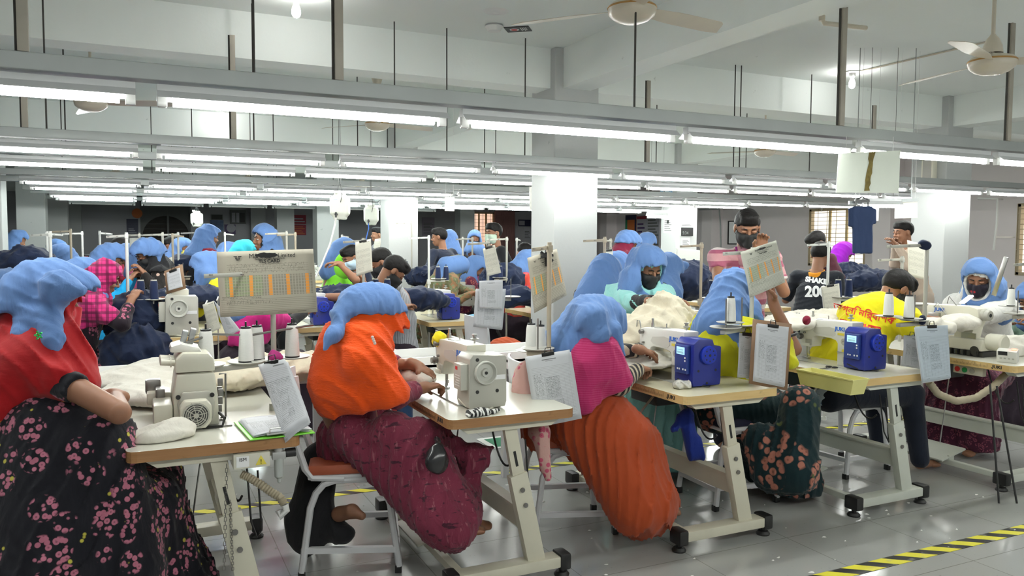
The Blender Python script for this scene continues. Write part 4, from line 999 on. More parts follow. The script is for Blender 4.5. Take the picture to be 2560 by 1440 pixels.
def person(label, head, yaw, base=None, stand=False, hyaw=None, pitch=25, h=.014, skin=None, hands=None, elbows=(None, None), curl=.7, hdir=(None, None), hnorm=(None, None),
           dress=None, skirt=None, shawl=None, scarf=None, mask=None, hair=None, trousers=None, sleeve='long', scut=None, shead=True, brim=.05, tails=(), shtails=(), legs=True, lean=.14,
           scarf_low=0, sctilt=-.5, group=None, eyes='down', face=True, fold=1.0, seat_z=.57, bulk=1.0, scfront=.05, knees=None, ankles=None, collar=None, lanyard=None, extra=None, feet=True, sharm=(.7, .7), shbrim=0, sleeve_m=None, skirt_r=1.0, drape=(0, 0), sktails=(), carve=1.0, scoff=(0, -.02)):
    skin = skin or M_SKIN; head = V3(head); ya = R(yaw); F = V3(math.cos(ya), math.sin(ya), 0); S = V3(-F[1], F[0], 0); Z_ = V3(0, 0, 1)
    hy = ya if hyaw is None else R(hyaw); pi_ = R(pitch)
    f = V3(math.cos(hy)*math.cos(pi_), math.sin(hy)*math.cos(pi_), -math.sin(pi_)); l = V3(-math.sin(hy), math.cos(hy), 0); u = np.cross(f, l)
    Rm = np.stack([f, l, u]); hp = lambda a, b, c: head+f*a+l*b+u*c
    if base is None: b_ = head-F*(lean+.05); base = (b_[0], b_[1])
    org = V3(base[0], base[1], 0)
    pel = V3(base[0], base[1], .93 if stand else seat_z)
    nk = head-f*.035-u*.10-Z_*.085-F*.01                       # base of the neck
    ch = pel*.28+nk*.72-F*(.0 if stand else .02)-Z_*.02
    mid = pel*.58+nk*.42-F*(.0 if stand else .035)
    sh = [nk-Z_*.045+S*.165*bulk*q-F*.0 for q in (1, -1)]      # left, right shoulder
    hip = [pel+S*.095*q-Z_*.02 for q in (1, -1)]
    if stand: kn = [hip[i]+F*.03-Z_*.43+S*.01*q for i, q in enumerate((1, -1))]; an = [V3(kn[i][0]-F[0]*.03, kn[i][1]-F[1]*.03, .09) for i in (0, 1)]
    else: kn = [pel+F*.40+S*.13*q-Z_*.06 for q in (1, -1)]; an = [V3(kn[i][0]+F[0]*.02, kn[i][1]+F[1]*.02, .10) for i in (0, 1)]
    if knees: kn = [V3(k) for k in knees]
    if ankles: an = [V3(k) for k in ankles]
    if hands is None:
        hands = [pel+F*.42+S*.10*q+Z_*.26 for q in (1, -1)] if not stand else [pel+S*.24*q+F*.05-Z_*.05 for q in (1, -1)]
    hands = [None if x is None else V3(x) for x in hands]
    el, wr, hd = [], [], []
    for i, q in enumerate((1, -1)):
        if hands[i] is None: hands[i] = pel+F*.3+S*.12*q+Z_*.2
        d0 = unit(hands[i]-sh[i]) if hdir[i] is None else unit(hdir[i])
        w_ = hands[i]-d0*.05
        e = ik(sh[i], w_, .27, .25, -Z_*1.0+S*.45*q-F*.25) if elbows[i] is None else V3(elbows[i])
        if hdir[i] is None: d0 = unit(unit(w_-e)+F*.15)
        el.append(e); wr.append(w_); hd.append(d0)
    # ---- body: head, neck, torso, arms, legs in one mesh; finer cells where skin shows
    parts = []; hh = min(h, .02)
    if face:
        fh = head_sdf(hp, Rm); fb = U(.02, fh, cap(hp(-.03, 0, -.05), nk, .048, .056))
        V, Q = sdf_mesh(fb, *bounds([head], .19), min(.0075, hh*.6) if h < .018 else .011); parts.append((V, Q, 0))
        if h < .02:
            ef = []
            for q in (1, -1):
                if eyes == 'open':
                    V, Q = sdf_mesh(ell(hp(.0805, .032*q, -.003), (.0125, .015, .0085), Rm), *bounds([hp(.08, .032*q, -.003)], .02), .0035); parts.append((V, Q, 1))
                    V, Q = sdf_mesh(ell(hp(.0915, .032*q, -.004), (.0035, .0065, .0065), Rm), *bounds([hp(.09, .032*q, -.004)], .012), .0025); parts.append((V, Q, 2))
                V, Q = sdf_mesh(ell(hp(.083, .032*q, .0015 if eyes == 'down' else .004), (.0125, .0165, .0095 if eyes == 'down' else .0065), Rm), *bounds([hp(.08, .032*q, -.003)], .02), .0035); parts.append((V, Q, 0))
                lw = U(.002, cap(hp(.094, .020*q, -.0065), hp(.0955, .033*q, -.0085), .0016), cap(hp(.0955, .033*q, -.0085), hp(.089, .047*q, -.0045), .0016)) if eyes == 'down' else cap(hp(.093, .020*q, .004), hp(.090, .046*q, .003), .0016)
                V, Q = sdf_mesh(lw, *bounds([hp(.09, .033*q, -.005)], .025), .0022); parts.append((V, Q, 3))
                V, Q = sdf_mesh(U(.003, cap(hp(.094, .016*q, .020), hp(.092, .036*q, .026), .0040, .0036), cap(hp(.092, .036*q, .026), hp(.080, .053*q, .019), .0036, .002)), *bounds([hp(.09, .035*q, .022)], .032), .003); parts.append((V, Q, 3))
            V, Q = sdf_mesh(U(.003, cap(hp(.0945, .017, -.0725), hp(.0945, -.017, -.0725), .0035), cap(hp(.0925, .013, -.0795), hp(.0925, -.013, -.0795), .0042)), *bounds([hp(.092, 0, -.076)], .03), .003); parts.append((V, Q, 4))
    for i, q in enumerate((1, -1)):
        nm = V3(0, 0, -1) if hnorm[i] is None else V3(hnorm[i])
        hs, pts = hand_sdf(wr[i], hd[i], nm, side=q, curl=curl)
        fa = U(.012, hs, cap(el[i], wr[i], .040, .025))
        V, Q = sdf_mesh(fa, *bounds(list(pts)+[el[i]], .05), .0042 if h < .011 else (.006 if h < .016 else .010)); parts.append((V, Q, 0))
    tr = U(.05, cap(pel, mid, .125, .115), cap(mid, ch, .115, .12), cap(sh[0], sh[1], .055), *[cap(sh[i], el[i], .050, .040) for i in (0, 1)], cap(ch, nk, .08, .055))
    lg = U(.03, *[cap(hip[i], kn[i], .085, .058) for i in (0, 1)], *[cap(kn[i], an[i], .056, .036) for i in (0, 1)])
    fb = U(.03, tr, lg) if legs else tr
    pts = [pel, nk]+sh+el+(kn+an if legs else [])
    V, Q = sdf_mesh(fb, *bounds(pts, .16), max(h*1.4, .016)); parts.append((V, Q, 0))
    if legs and feet:
        for i in (0, 1):
            ft = U(.02, cap(an[i], an[i]-Z_*.045+F*.0, .036, .034), cap(an[i]-Z_*.05, an[i]-Z_*.062+F*.13, .032, .022), *[cap(an[i]-Z_*.066+F*.13+S*(k*.014), an[i]-Z_*.07+F*(.175-abs(k-.5)*.008)+S*k*.015, .012, .010) for k in (-2, -1, 0, 1, 2)])
            V, Q = sdf_mesh(ft, *bounds([an[i], an[i]-Z_*.07+F*.18], .05), max(.006, h*.7)); parts.append((V, Q, 0))
    P = grid_obj('person', parts, [skin, M_EYE, M_IRIS, M_HAIR, M_LIP], None, org); P.location = tuple(org)
    setp(P, label, 'person', group); PEOPLE.append(P)
    def layer(nm, fn, lo, hi, m, hh=None): return sdf_obj(nm, fn, lo, hi, hh or h, m, P, org)
    # ---- clothes
    tw = .030*bulk
    tor = U(.06, cap(pel+S*.05, mid+S*.045, .122*bulk, .108*bulk), cap(pel-S*.05, mid-S*.045, .122*bulk, .108*bulk), cap(mid+S*.05, ch+S*.055, .108*bulk, .108*bulk), cap(mid-S*.05, ch-S*.055, .108*bulk, .108*bulk),
            cap(sh[0], sh[1], .062), cap(ch, nk-Z_*.02, .085, .06))
    SL = {'short': .72, 'half': 1.0, 'three': 1.62, 'long': 1.93}
    sv = sleeve if isinstance(sleeve, tuple) else (sleeve, sleeve); sv = [SL.get(x, x) for x in sv]
    def slv(off=0.):
        fs = []
        for i in (0, 1):
            k_ = sv[i]; e2 = sh[i]+(el[i]-sh[i])*min(1, k_); fs.append(cap(sh[i], e2, .064+off, .056+off))
            if k_ > 1: fs.append(cap(el[i], el[i]+(wr[i]-el[i])*(k_-1), .054+off, (.040 if k_ > 1.8 else .048)+off))
        return fs
    if dress:
        dz = U(.035, tor, *slv())
        for i in (0, 1):
            if sv[i] <= 1:
                e2 = sh[i]+(el[i]-sh[i])*(sv[i]-.02); dz = SUB(dz, INT(half(e2, -(el[i]-sh[i])), cap(e2, el[i], .10, .14), .004), .004)
        if trousers is not None: dz = U(.05, dz, cap(pel+S*.06, pel+S*.06-Z_*.02, .12), cap(pel-S*.06, pel-S*.06-Z_*.02, .12)); dz = SUB(dz, half(pel-Z_*.09, (0, 0, 1)), .01)
        # neck hole
        dz = SUB(dz, U(.01, cap(nk+Z_*.01+F*.01, nk+Z_*.2+F*.05, .068, .085)), .01)
        dz = folds(dz, .007*fold, F*.5+Z_+S*.3, 100 if h < .014 else 60, 1.1, seed=len(PEOPLE))
        layer('dress' if skirt is not None else 'shirt', dz, *bounds([pel, nk]+sh+el+wr, .17), dress)
        if sleeve_m:
            sl = []
            for i in (0, 1): sl.append(OFF(cap(el[i]+(wr[i]-el[i])*.05, el[i]+(wr[i]-el[i])*.95, .050, .036), .004))
            layer('sleeve', folds(U(.001, *sl), .004, wr[1]-el[1], 60, .4), *bounds(el+wr, .07), sleeve_m, min(h, .009))
    if collar:
        cf = SUB(INT(cap(nk-Z_*.035, nk+Z_*.035-F*.012, .088, .07), half(nk+Z_*.035+F*.02, Z_*1-F*.4), .005), cap(nk-Z_*.06, nk+Z_*.1, .064, .056), .005)
        layer('collar', SUB(cf, half(nk+F*.045, -F+Z_*.3), .01) if False else cf, *bounds([nk], .14), collar, min(h, .008))
    if lanyard:
        mb = MB()
        for q in (1, -1): mb.tube([nk+S*.07*q+F*.05+Z_*.03, ch+S*.05*q+F*.125+Z_*.02, ch+F*.145-Z_*.13], .0065, 0, 6)
        o = mb.build('lanyard', lanyard, P); o.data.transform(Matrix.Translation(-Vector(org)))
    if trousers:
        tf = U(.035, *[cap(hip[i], kn[i], .105, .075) for i in (0, 1)], *[cap(kn[i], an[i]-Z_*.02, .072, .06) for i in (0, 1)], cap(hip[0], hip[1], .11))
        layer('trousers', folds(tf, .004*fold, F+Z_*.4, 34, .7, 3), *bounds(hip+kn+an, .14), trousers)
    if skirt is not None:
        r_ = skirt_r
        sk = U(.09, cap(pel+S*.06, kn[0], .145*r_, .11*r_), cap(pel-S*.06, kn[1], .145*r_, .11*r_), cap(kn[0], kn[1], .095*r_), cap(kn[0], an[0], .11*r_, .125*r_), cap(kn[1], an[1], .11*r_, .125*r_), cap((kn[0]+kn[1])/2, (an[0]+an[1])/2, .11*r_, .13*r_), cap(pel-F*.05, pel-F*.06-Z_*.03, .15, .13), *([] if stand else [cap(pel+F*.1, an[0], .12, .13*r_), cap(pel+F*.1, an[1], .12, .13*r_), cap((pel+kn[1])/2, an[1], .11, .13*r_)]))
        if drape[0]: sk = U(.09, sk, cap(pel-F*.05-S*.08, pel+F*.1-S*.14-Z_*.42, .12, .13))
        sk = U(.08, sk, *[cap(V3(a), V3(b), ra, rb) for a, b, ra, rb in sktails])
        sk = folds(sk, .014*fold, F*.6-S*.8, 120 if h < .014 else 60, .9, seed=len(PEOPLE)+39)
        sk = folds(sk, .017*fold, F*.9+S*.55, 70 if h < .014 else 50, .7, seed=len(PEOPLE)+3, fade=lambda P_: np.clip((.75-P_[:, 2])*1.6, .2, 1))
        sk = SUB(sk, half((0, 0, .045), (0, 0, 1)), .008)
        layer('skirt', sk, *bounds([pel, pel-F*.2]+kn+an+[V3(x) for t_ in sktails for x in t_[:2]], .24), skirt, h*1.1)
    if shawl:
        sf = U(.07, OFF(tor, .022), *[cap(sh[i], sh[i]+(el[i]-sh[i])*sharm[i], .082, .078) for i in (0, 1)], cap(nk-F*.03, ch-F*.05, .13, .14), *[cap(a, b, ra, rb) for a, b, ra, rb in shtails])
        p0, n0 = scut if scut else (pel*.5+ch*.5, (0, 0, 1))
        if not isinstance(p0, np.ndarray): p0 = V3(p0)
        sf = SUB(sf, half(p0, n0), .012)
        if shead:
            hd_ = U(.05, *([cap(hp(.02, 0, .03), hp(.03+shbrim, 0, .0), .095, .085)] if shbrim else []), ell(hp(-.01, 0, .01), (.118, .098, .125), Rm), cap(hp(-.04, 0, -.03), nk-F*.01, .10, .105), cap(hp(.0, 0, -.08), nk+F*.03, .085, .10))
            sf = U(.05, sf, hd_)
            sf = SUB(sf, U(.02, cap(hp(.06, 0, -.01), hp(.24, 0, -.03), .066*carve, .10*carve), ell(hp(.075, 0, -.035), (.055, .060*carve, .085*carve), Rm)), .008)
        sf = folds(sf, .012*fold, F*.7+S*.6+Z_*.2, 36, .8, seed=len(PEOPLE)+37)
        sf = folds(sf, .0095*fold, Z_*.45+F*.8+S*.4, 88 if h < .014 else 60, 1.1, seed=len(PEOPLE)+7)
        layer('shawl', sf, *bounds([pel, nk, head]+sh+el+[x for t_ in shtails for x in t_[:2]], .19), shawl)
    if hair:
        hf = INT(ell(hp(-.014, 0, .028), (.106, .086, .098), Rm), half(hp(.074, 0, .046), f*.58-u*.82), .006)
        hf = SUB(hf, U(.01, ell(hp(.02, .09, -.02), (.05, .022, .055), Rm), ell(hp(.02, -.09, -.02), (.05, .022, .055), Rm)), .006)
        if hair != 'cap': hf = U(.02, hf, ell(hp(.04, .0, .098), (.055, .062, .026), Rm), ell(hp(.07, .0, .068), (.026, .058, .03), Rm))
        layer('hair', lump(hf, .0015, 150), *bounds([head], .17), M_HAIR, min(h, .008))
    if mask:
        mf = INT(INT(OFF(U(.015, ell(hp(.03, 0, -.045), (.060, .058, .078), Rm), cap(hp(.1, 0, -.022), hp(.092, 0, -.085), .015, .026), ell(hp(.02, 0, -.055), (.07, .068, .075), Rm), ell(hp(.07, .040, -.04), (.026, .024, .026), Rm), ell(hp(.07, -.040, -.04), (.026, .024, .026), Rm)), .006), half(hp(.09, 0, -.014), u-f*.08), .004), half(hp(-.002, 0, 0), -f), .004)
        layer('face_mask', mf, *bounds([hp(.04, 0, -.05)], .12), mask, min(h*.7, .007))
        if h < .02:
            mb = MB()
            for q in (1, -1):
                mb.tube([hp(.055, .055*q, -.03), hp(.0, .083*q, .0), hp(-.015, .085*q, -.01), hp(.0, .08*q, -.035), hp(.045, .052*q, -.075)], .0018, 0, 6)
            o = mb.build('ear_loop', mask, P); o.data.transform(Matrix.Translation(-Vector(org)))
    if scarf:
        s_ = .012 if shawl and shead else 0
        sc = U(.05, ell(hp(-.012, 0, .018), (.122+s_, .102+s_, .128+s_), Rm), cap(hp(.02, 0, .055), hp(.02+brim, 0, .05), .085+s_, .072+s_), cap(hp(-.06, 0, -.01), nk-F*.05+Z_*.0, .105+s_, .13))
        if scarf_low == 0: sc = U(.05, sc, cap(hp(.0, .02, -.06), nk+F*.03-Z_*.02, .10, .12), cap(nk-F*.02, ch-F*.05+Z_*.10, .145, .14))
        if scarf_low: sc = SUB(sc, half(hp(scoff[0], 0, scoff[1]), unit(u+f*sctilt)), .012)
        sc = U(.04, sc, *[cap(a, b, ra, rb) for a, b, ra, rb in tails])
        sc = SUB(sc, U(.03, cap(hp(scfront, 0, -.015), hp(.26, 0, -.05), .078+s_, .115), ell(hp(.07, 0, -.045), (.07, .066, .09), Rm)), .008)
        sc = folds(sc, .012*fold, u*.4+f*.6+l*.5, 38, .9, seed=len(PEOPLE)+31)
        sc = folds(sc, .0105*fold, u*.75+f*.5+l*.2, 95 if h < .014 else 60, 1.1, seed=len(PEOPLE)+11)
        layer('head_scarf', sc, *bounds([head, nk, ch, hp(.15, 0, 0)]+[x for t_ in tails for x in t_[:2]], .2), scarf if not scarf is True else SCARF, min(h, .012) if h < .02 else h)
    info = dict(P=P, F=F, S=S, f=f, l=l, u=u, nk=nk, ch=ch, sh=sh, el=el, wr=wr, pel=pel, hp=hp, kn=kn, an=an, org=org)
    return info
def onto(o, P, org):
    o.parent = P; o.data.transform(Matrix.Translation(-Vector(org))); return o
A = lambda *c: c
# 1  red shawl, left front
c_floral = cloth('black_floral_print', (.008, .008, .012), 'roses', (.42, .14, .20), (.45, .40, .06), sc=10.5, wr=.4)
i1 = person('woman in red shawl and blue headscarf sitting at the overlock machine', Wd(118, 748, 2.97), 8, base=(-.45, 3.42), pitch=10, h=.009, hyaw=2,
            dress=c_floral, skirt=c_floral, sleeve=(1, .55), skirt_r=1.05, sharm=(.6, .30), carve=.85, shbrim=.035,
            shawl=cloth('red_shawl', (.29, .006, .008), 'border', (.62, .22, .02), (.14, .02, .24), sc=.885, ws=10, wr=.3, stretch=(.4, .4, 1)),
            shtails=[(V3(Wd(60, 930, 2.85)), V3(Wd(-20, 1010, 2.8)), .13, .13), (V3(Wd(110, 900, 2.87)), V3(Wd(185, 960, 2.85)), .09, .045), (V3(Wd(150, 850, 2.9)), V3(Wd(205, 960, 2.85)), .08, .07)],
            scut=(V3(-.25, 3.2, .925), (-.32, .1, 1)), scarf=SCARF, scarf_low=.9, sctilt=-.42, brim=.085, scfront=.10,
            tails=[(V3(Wd(80, 780, 3.0)), V3(Wd(10, 850, 2.95)), .10, .06), (V3(Wd(10, 850, 2.95)), V3(Wd(-60, 880, 2.9)), .06, .04), (V3(Wd(118, 800, 2.86)), V3(Wd(132, 850, 2.80)), .065, .034), (V3(Wd(132, 850, 2.80)), V3(Wd(146, 910, 2.78)), .032, .005), (V3(Wd(100, 780, 2.92)), V3(Wd(60, 840, 2.84)), .09, .055), (V3(Wd(150, 720, 2.86)), V3(Wd(205, 725, 2.86)), .075, .028)],
            mask=cloth('red_mask', (.45, .03, .04)), hands=(Wd(255, 1000, 3.05), Wd(262, 985, 2.95)), elbows=(V3(-.3, 3.72, .92), Wd(298, 1032, 2.72)), hdir=((.9, -.4, -.2), (-.75, .65, .1)),
            knees=(V3(.02, 3.60, .5), V3(.0, 3.30, .5)), ankles=(V3(.12, 3.55, .1), V3(.12, 3.3, .1)), seat_z=.56,
            sktails=[(V3(Wd(120, 1080, 2.85)), V3(Wd(120, 1420, 2.75)), .17, .22), (V3(Wd(240, 1110, 2.85)), V3(Wd(300, 1430, 2.85)), .14, .16), (V3(Wd(20, 1080, 2.9)), V3(Wd(150, 1300, 2.8)), .16, .16)])
b_ = MB()
for q in range(10):
    a_ = q*2*math.pi/10; b_.box(tuple(np.array(Wd(96, 838, 2.70))+(RT*math.cos(a_)+UP*math.sin(a_))*.006*(1+(q % 2))), (.006, .006, .006), 0, (a_, a_, 0), .0015)
o = b_.build('green_brooch', mat('green_gem', (.02, .5, .10), .15, .3, 0), i1['P']); o.data.transform(Matrix.Translation(-Vector(i1['org'])))
# 2  orange shawl
c_mar = cloth('maroon_crinkle', (.155, .022, .045), 'streak', (.30, .11, .13), (.02, .008, .015), sc=34, wr=.6, ws=20)
i2 = person('woman in bright orange shawl bent over the grey motored machine', Wd(932, 790, 3.58), 2, base=(.93, 3.66), pitch=40, h=.009, hyaw=-2, bulk=.88,
            dress=c_mar, skirt=c_mar, sleeve='three', skirt_r=.70,
            shawl=cloth('orange_shawl', (.72, .075, .005), wr=.4, ws=30, stretch=(.5, .5, 2.6)), scut=(V3(.92, 3.6, .775), (-.25, 0, 1)), scarf=SCARF, scarf_low=.62, sctilt=-.80, scoff=(.0, .012), brim=.045, scfront=.14, shbrim=.075, carve=.9, sharm=(.9, .95),
            tails=[(V3(Wd(890, 768, 3.6)), V3(Wd(855, 800, 3.6)), .08, .055), (V3(Wd(862, 795, 3.5)), V3(Wd(832, 838, 3.38)), .056, .036), (V3(Wd(832, 838, 3.38)), V3(Wd(810, 874, 3.34)), .034, .012)],
            shtails=[(V3(Wd(925, 860, 3.52)), V3(Wd(905, 985, 3.5)), .10, .11), (V3(Wd(905, 860, 3.5)), V3(Wd(965, 985, 3.45)), .10, .07)],
            hands=(Wd(1062, 925, 3.82), Wd(1078, 965, 3.68)), elbows=(V3(1.0, 3.88, .92), Wd(990, 990, 3.5)), hdir=((.6, -.5, -.35), (.9, .25, .05)), curl=1.0,
            knees=(V3(1.22, 3.84, .50), V3(1.20, 3.58, .50)), ankles=(Wd(1140, 1290, 3.62), Wd(1120, 1300, 3.50)),
            sktails=[(V3(Wd(880, 1080, 3.58)), V3(Wd(1090, 1320, 3.42)), .10, .07), (V3(Wd(980, 1080, 3.5)), V3(Wd(1140, 1335, 3.42)), .10, .075), (V3(Wd(1060, 1085, 3.55)), V3(Wd(1160, 1280, 3.5)), .075, .06), (V3(Wd(1100, 1090, 3.65)), V3(Wd(1195, 1150, 3.7)), .05, .035), (V3(Wd(1190, 1140, 3.7)), V3(Wd(1232, 1118, 3.75)), .03, .012), (V3(Wd(1190, 1140, 3.7)), V3(Wd(1170, 1260, 3.6)), .035, .05), (V3(Wd(850, 1080, 3.75)), V3(Wd(790, 1160, 3.8)), .05, .03)])
b_ = MB()
for q in range(4): b_.lathe([(0, -.007), (.005, -.005), (.007, 0), (.005, .005), (0, .007)], c=tuple(Wd(931+q*2, 843+q*5, 3.33)), n=10)
o = b_.build('pearl_brooch', mat('pearl', (.7, .6, .55), .2), i2['P']); o.data.transform(Matrix.Translation(-Vector(i2['org'])))
# 3  pink shawl, rust dress
c_rust = cloth('rust_dress', (.33, .052, .014), wr=.25, ws=6)
i3 = person('woman in magenta shawl and long rust orange dress leaning over her machine', Wd(1494, 812, 4.02), -4, base=(1.98, 3.62), pitch=50, h=.009, hyaw=-8,
            dress=cloth('black_striped_sleeve', (.02, .018, .02), 'stripe', (.42, .36, .26), None, sc=34, wr=.2), skirt=c_rust, sleeve='long', skirt_r=.8, sharm=(.8, .8),
            shawl=cloth('magenta_shawl', (.40, .022, .11), 'stripeh', (.44, .04, .14), None, sc=90, ws=14, wr=.3), scut=(V3(2.08, 3.5, .735), (-.50, .1, 1)), shead=True, scarf=SCARF, scarf_low=0, brim=.03,
            shtails=[(V3(Wd(1480, 880, 3.95)), V3(Wd(1450, 990, 3.9)), .13, .13), (V3(Wd(1500, 880, 3.9)), V3(Wd(1545, 950, 3.9)), .11, .07)],
            tails=[(V3(Wd(1470, 800, 3.95)), V3(Wd(1420, 865, 3.9)), .12, .055), (V3(Wd(1430, 850, 3.9)), V3(Wd(1393, 905, 3.86)), .05, .016), (V3(Wd(1530, 830, 3.9)), V3(Wd(1556, 885, 3.88)), .06, .02), (V3(Wd(1480, 800, 3.85)), V3(Wd(1500, 835, 3.82)), .09, .06)],
            hands=(Wd(1614, 878, 4.25), Wd(1606, 922, 4.12)), elbows=(V3(2.3, 3.85, .88), Wd(1548, 960, 3.92)), hdir=((.8, .2, -.2), (.8, .5, -.1)), curl=1.1,
            knees=(V3(2.36, 3.76, .5), V3(2.36, 3.48, .5)), ankles=(Wd(1625, 1255, 4.05), Wd(1600, 1275, 3.95)),
            sktails=[(V3(Wd(1440, 1060, 3.95)), V3(Wd(1575, 1270, 3.85)), .12, .11), (V3(Wd(1510, 1070, 3.9)), V3(Wd(1600, 1265, 3.85)), .13, .12), (V3(Wd(1570, 1100, 3.95)), V3(Wd(1628, 1255, 3.9)), .12, .11), (V3(Wd(1500, 1010, 4.0)), V3(Wd(1570, 1090, 3.95)), .12, .12), (V3(Wd(1620, 1110, 4.0)), V3(Wd(1635, 1250, 3.95)), .08, .10)])
# 4  lime shawl
c_lime = cloth('lime_shawl', (.58, .56, .02), wr=.4, ws=9)
i4 = person('woman in lime yellow shawl holding her hand to her blue headscarf', Wd(1838, 735, 4.45), 5, base=(3.10, 3.66), pitch=22, h=.0095, hyaw=15,
            dress=c_lime, skirt=cloth('dark_teal_roses', (.004, .018, .022), 'roses', (.36, .14, .10), (.08, .10, .03), sc=5, wr=.3), sleeve=(1.6, .95), sharm=(.6, .4), bulk=.94,
            shawl=c_lime, shead=False, scut=(V3(3.1, 3.6, .72), (0, 0, 1)), scarf=SCARF, scarf_low=0, brim=.05,
            tails=[(V3(Wd(1830, 760, 4.35)), V3(Wd(1842, 830, 4.25)), .085, .04), (V3(Wd(1842, 830, 4.25)), V3(Wd(1848, 868, 4.2)), .036, .012), (V3(Wd(1810, 770, 4.4)), V3(Wd(1783, 812, 4.4)), .08, .03), (V3(Wd(1880, 770, 4.35)), V3(Wd(1900, 800, 4.3)), .06, .03)],
            shtails=[(V3(Wd(1800, 800, 4.4)), V3(Wd(1785, 870, 4.35)), .08, .09), (V3(Wd(1945, 870, 4.2)), V3(Wd(1975, 905, 4.15)), .09, .05)],
            hands=(None, Wd(1928, 735, 4.25)), elbows=(None, Wd(1985, 872, 4.22)), hdir=(None, (-.25, .1, 1)), hnorm=(None, (-1, .2, 0)), curl=.8,
            knees=(V3(3.48, 3.75, .5), V3(3.48, 3.44, .5)), ankles=(V3(3.52, 3.7, .1), V3(3.5, 3.45, .1)), sktails=[(V3(Wd(2000, 1010, 4.3)), V3(Wd(1990, 1180, 4.15)), .11, .12), (V3(Wd(1900, 1100, 4.3)), V3(Wd(1930, 1180, 4.25)), .10, .12)])
MBw = MB(); wp = Wd(1974, 835, 4.2)
MBw.tube([wp+np.array([math.cos(a_)*.034, math.sin(a_)*.034, .008*math.cos(a_)]) for a_ in [q*math.pi/6 for q in range(12)]], .008, 0, 8, close=True)
o = MBw.build('wrist_watch', M_BLACK, i4['P']); o.data.transform(Matrix.Translation(-Vector(i4['org'])))
# 5  yellow vest
c_vest = cloth('yellow_vest', (.82, .72, .015), wr=.3, ws=8)
i5 = person('man in bright yellow vest with red lettering bent over his work', Wd(2242, 722, 5.08), 0, base=(4.0, 3.76), pitch=42, h=.011, hyaw=-12, hair=True, mask=mat('black_mask', (.012, .012, .013), .8, 0, 0),
            shtails=[(V3(Wd(2150, 790, 5.05)), V3(Wd(2155, 860, 4.95)), .13, .12)], dress=cloth('pale_blue_print_shirt', (.42, .50, .60), 'floral', (.10, .16, .3), None, sc=24), trousers=cloth('dark_jeans', (.012, .016, .028)), sleeve='half',
            shawl=c_vest, shead=False, sharm=(.12, .12), scut=(V3(4.2, 3.7, .60), (0, 0, 1)), hands=(Wd(2330, 800, 5.3), Wd(2320, 850, 5.1)), elbows=(V3(4.45, 4.1, .9), Wd(2330, 900, 4.9)), curl=.9, lean=.2,
            knees=(V3(4.62, 3.85, .52), V3(4.62, 3.55, .52)), ankles=(V3(4.70, 3.85, .11), V3(4.66, 3.5, .11)), bulk=1.08)
# 6  white shawl woman facing the camera on the right
i6 = person('woman in white shawl wearing a red and black face mask at the right', Wd(2447, 697, 5.85), 192, pitch=18, h=.0105, hyaw=205, eyes='down',
            dress=cloth('white_kameez', (.62, .61, .58), wr=.5), skirt=cloth('plum_print', (.06, .012, .03), 'floral', (.2, .05, .08), None, sc=20), sleeve='long',
            shawl=cloth('white_shawl', (.66, .65, .62), wr=.6, ws=10), scut=None, scarf=SCARF, scarf_low=0, brim=.0, scfront=.035, mask=cloth('red_black_mask', (.015, .012, .02), 'dots', (.4, .02, .03), None, sc=22),
            tails=[(V3(Wd(2480, 720, 5.8)), V3(Wd(2500, 790, 5.8)), .1, .08), (V3(Wd(2420, 720, 5.8)), V3(Wd(2418, 770, 5.75)), .06, .05)], hands=(Wd(2370, 800, 5.5), Wd(2380, 805, 5.6)))
# 7  turquoise woman
c_turq = cloth('turquoise_shawl', (.30, .62, .60), wr=.7, ws=10)
i7 = person('woman in turquoise dress with blue headscarf and black mask, feeding cream cloth', Wd(1618, 668, 5.3), 262, pitch=26, h=.0105, hyaw=272, base=None,
            dress=c_turq, skirt=c_turq, sleeve='long', shawl=c_turq, scut=None, scarf=SCARF, scarf_low=0, brim=.03, scfront=.06, mask=mat('black_mask', (.012, .012, .013), .8, 0, 0),
            tails=[(V3(Wd(1580, 700, 5.25)), V3(Wd(1560, 740, 5.2)), .1, .05)],
            hands=(Wd(1690, 748, 4.85), Wd(1650, 752, 4.85)), hdir=((.8, -.5, -.1), (.95, -.2, 0)), lanyard=cloth('magenta_lanyard', (.35, .02, .14)), sleeve_m=cloth('black_knit', (.012, .012, .014)))
# 8  standing supervisor
i8 = person('man in pink striped polo shirt and black mask standing with a lanyard', Wd(1868, 568, 5.35), 243, stand=True, base=tuple(Wd(1850, 600, 5.75)[:2]), pitch=24, h=.010, hyaw=238, eyes='down', hair=True, mask=mat('black_mask', (.012, .012, .013), .8, 0, 0),
            dress=cloth('pink_striped_polo', (.50, .26, .28), 'stripeh', (.30, .08, .13), (.62, .55, .55), sc=11, wr=.3), trousers=cloth('dark_trousers', (.02, .02, .03)), sleeve='short', collar=cloth('pink_collar', (.45, .22, .26)), bulk=1.12,
            lanyard=cloth('purple_lanyard', (.20, .015, .14)), hands=(Wd(1905, 612, 5.2), Wd(1805, 780, 5.2)), elbows=(Wd(1960, 730, 5.4), Wd(1795, 690, 5.35)), hdir=((-.1, -.2, 1), (.1, -.2, -1)))

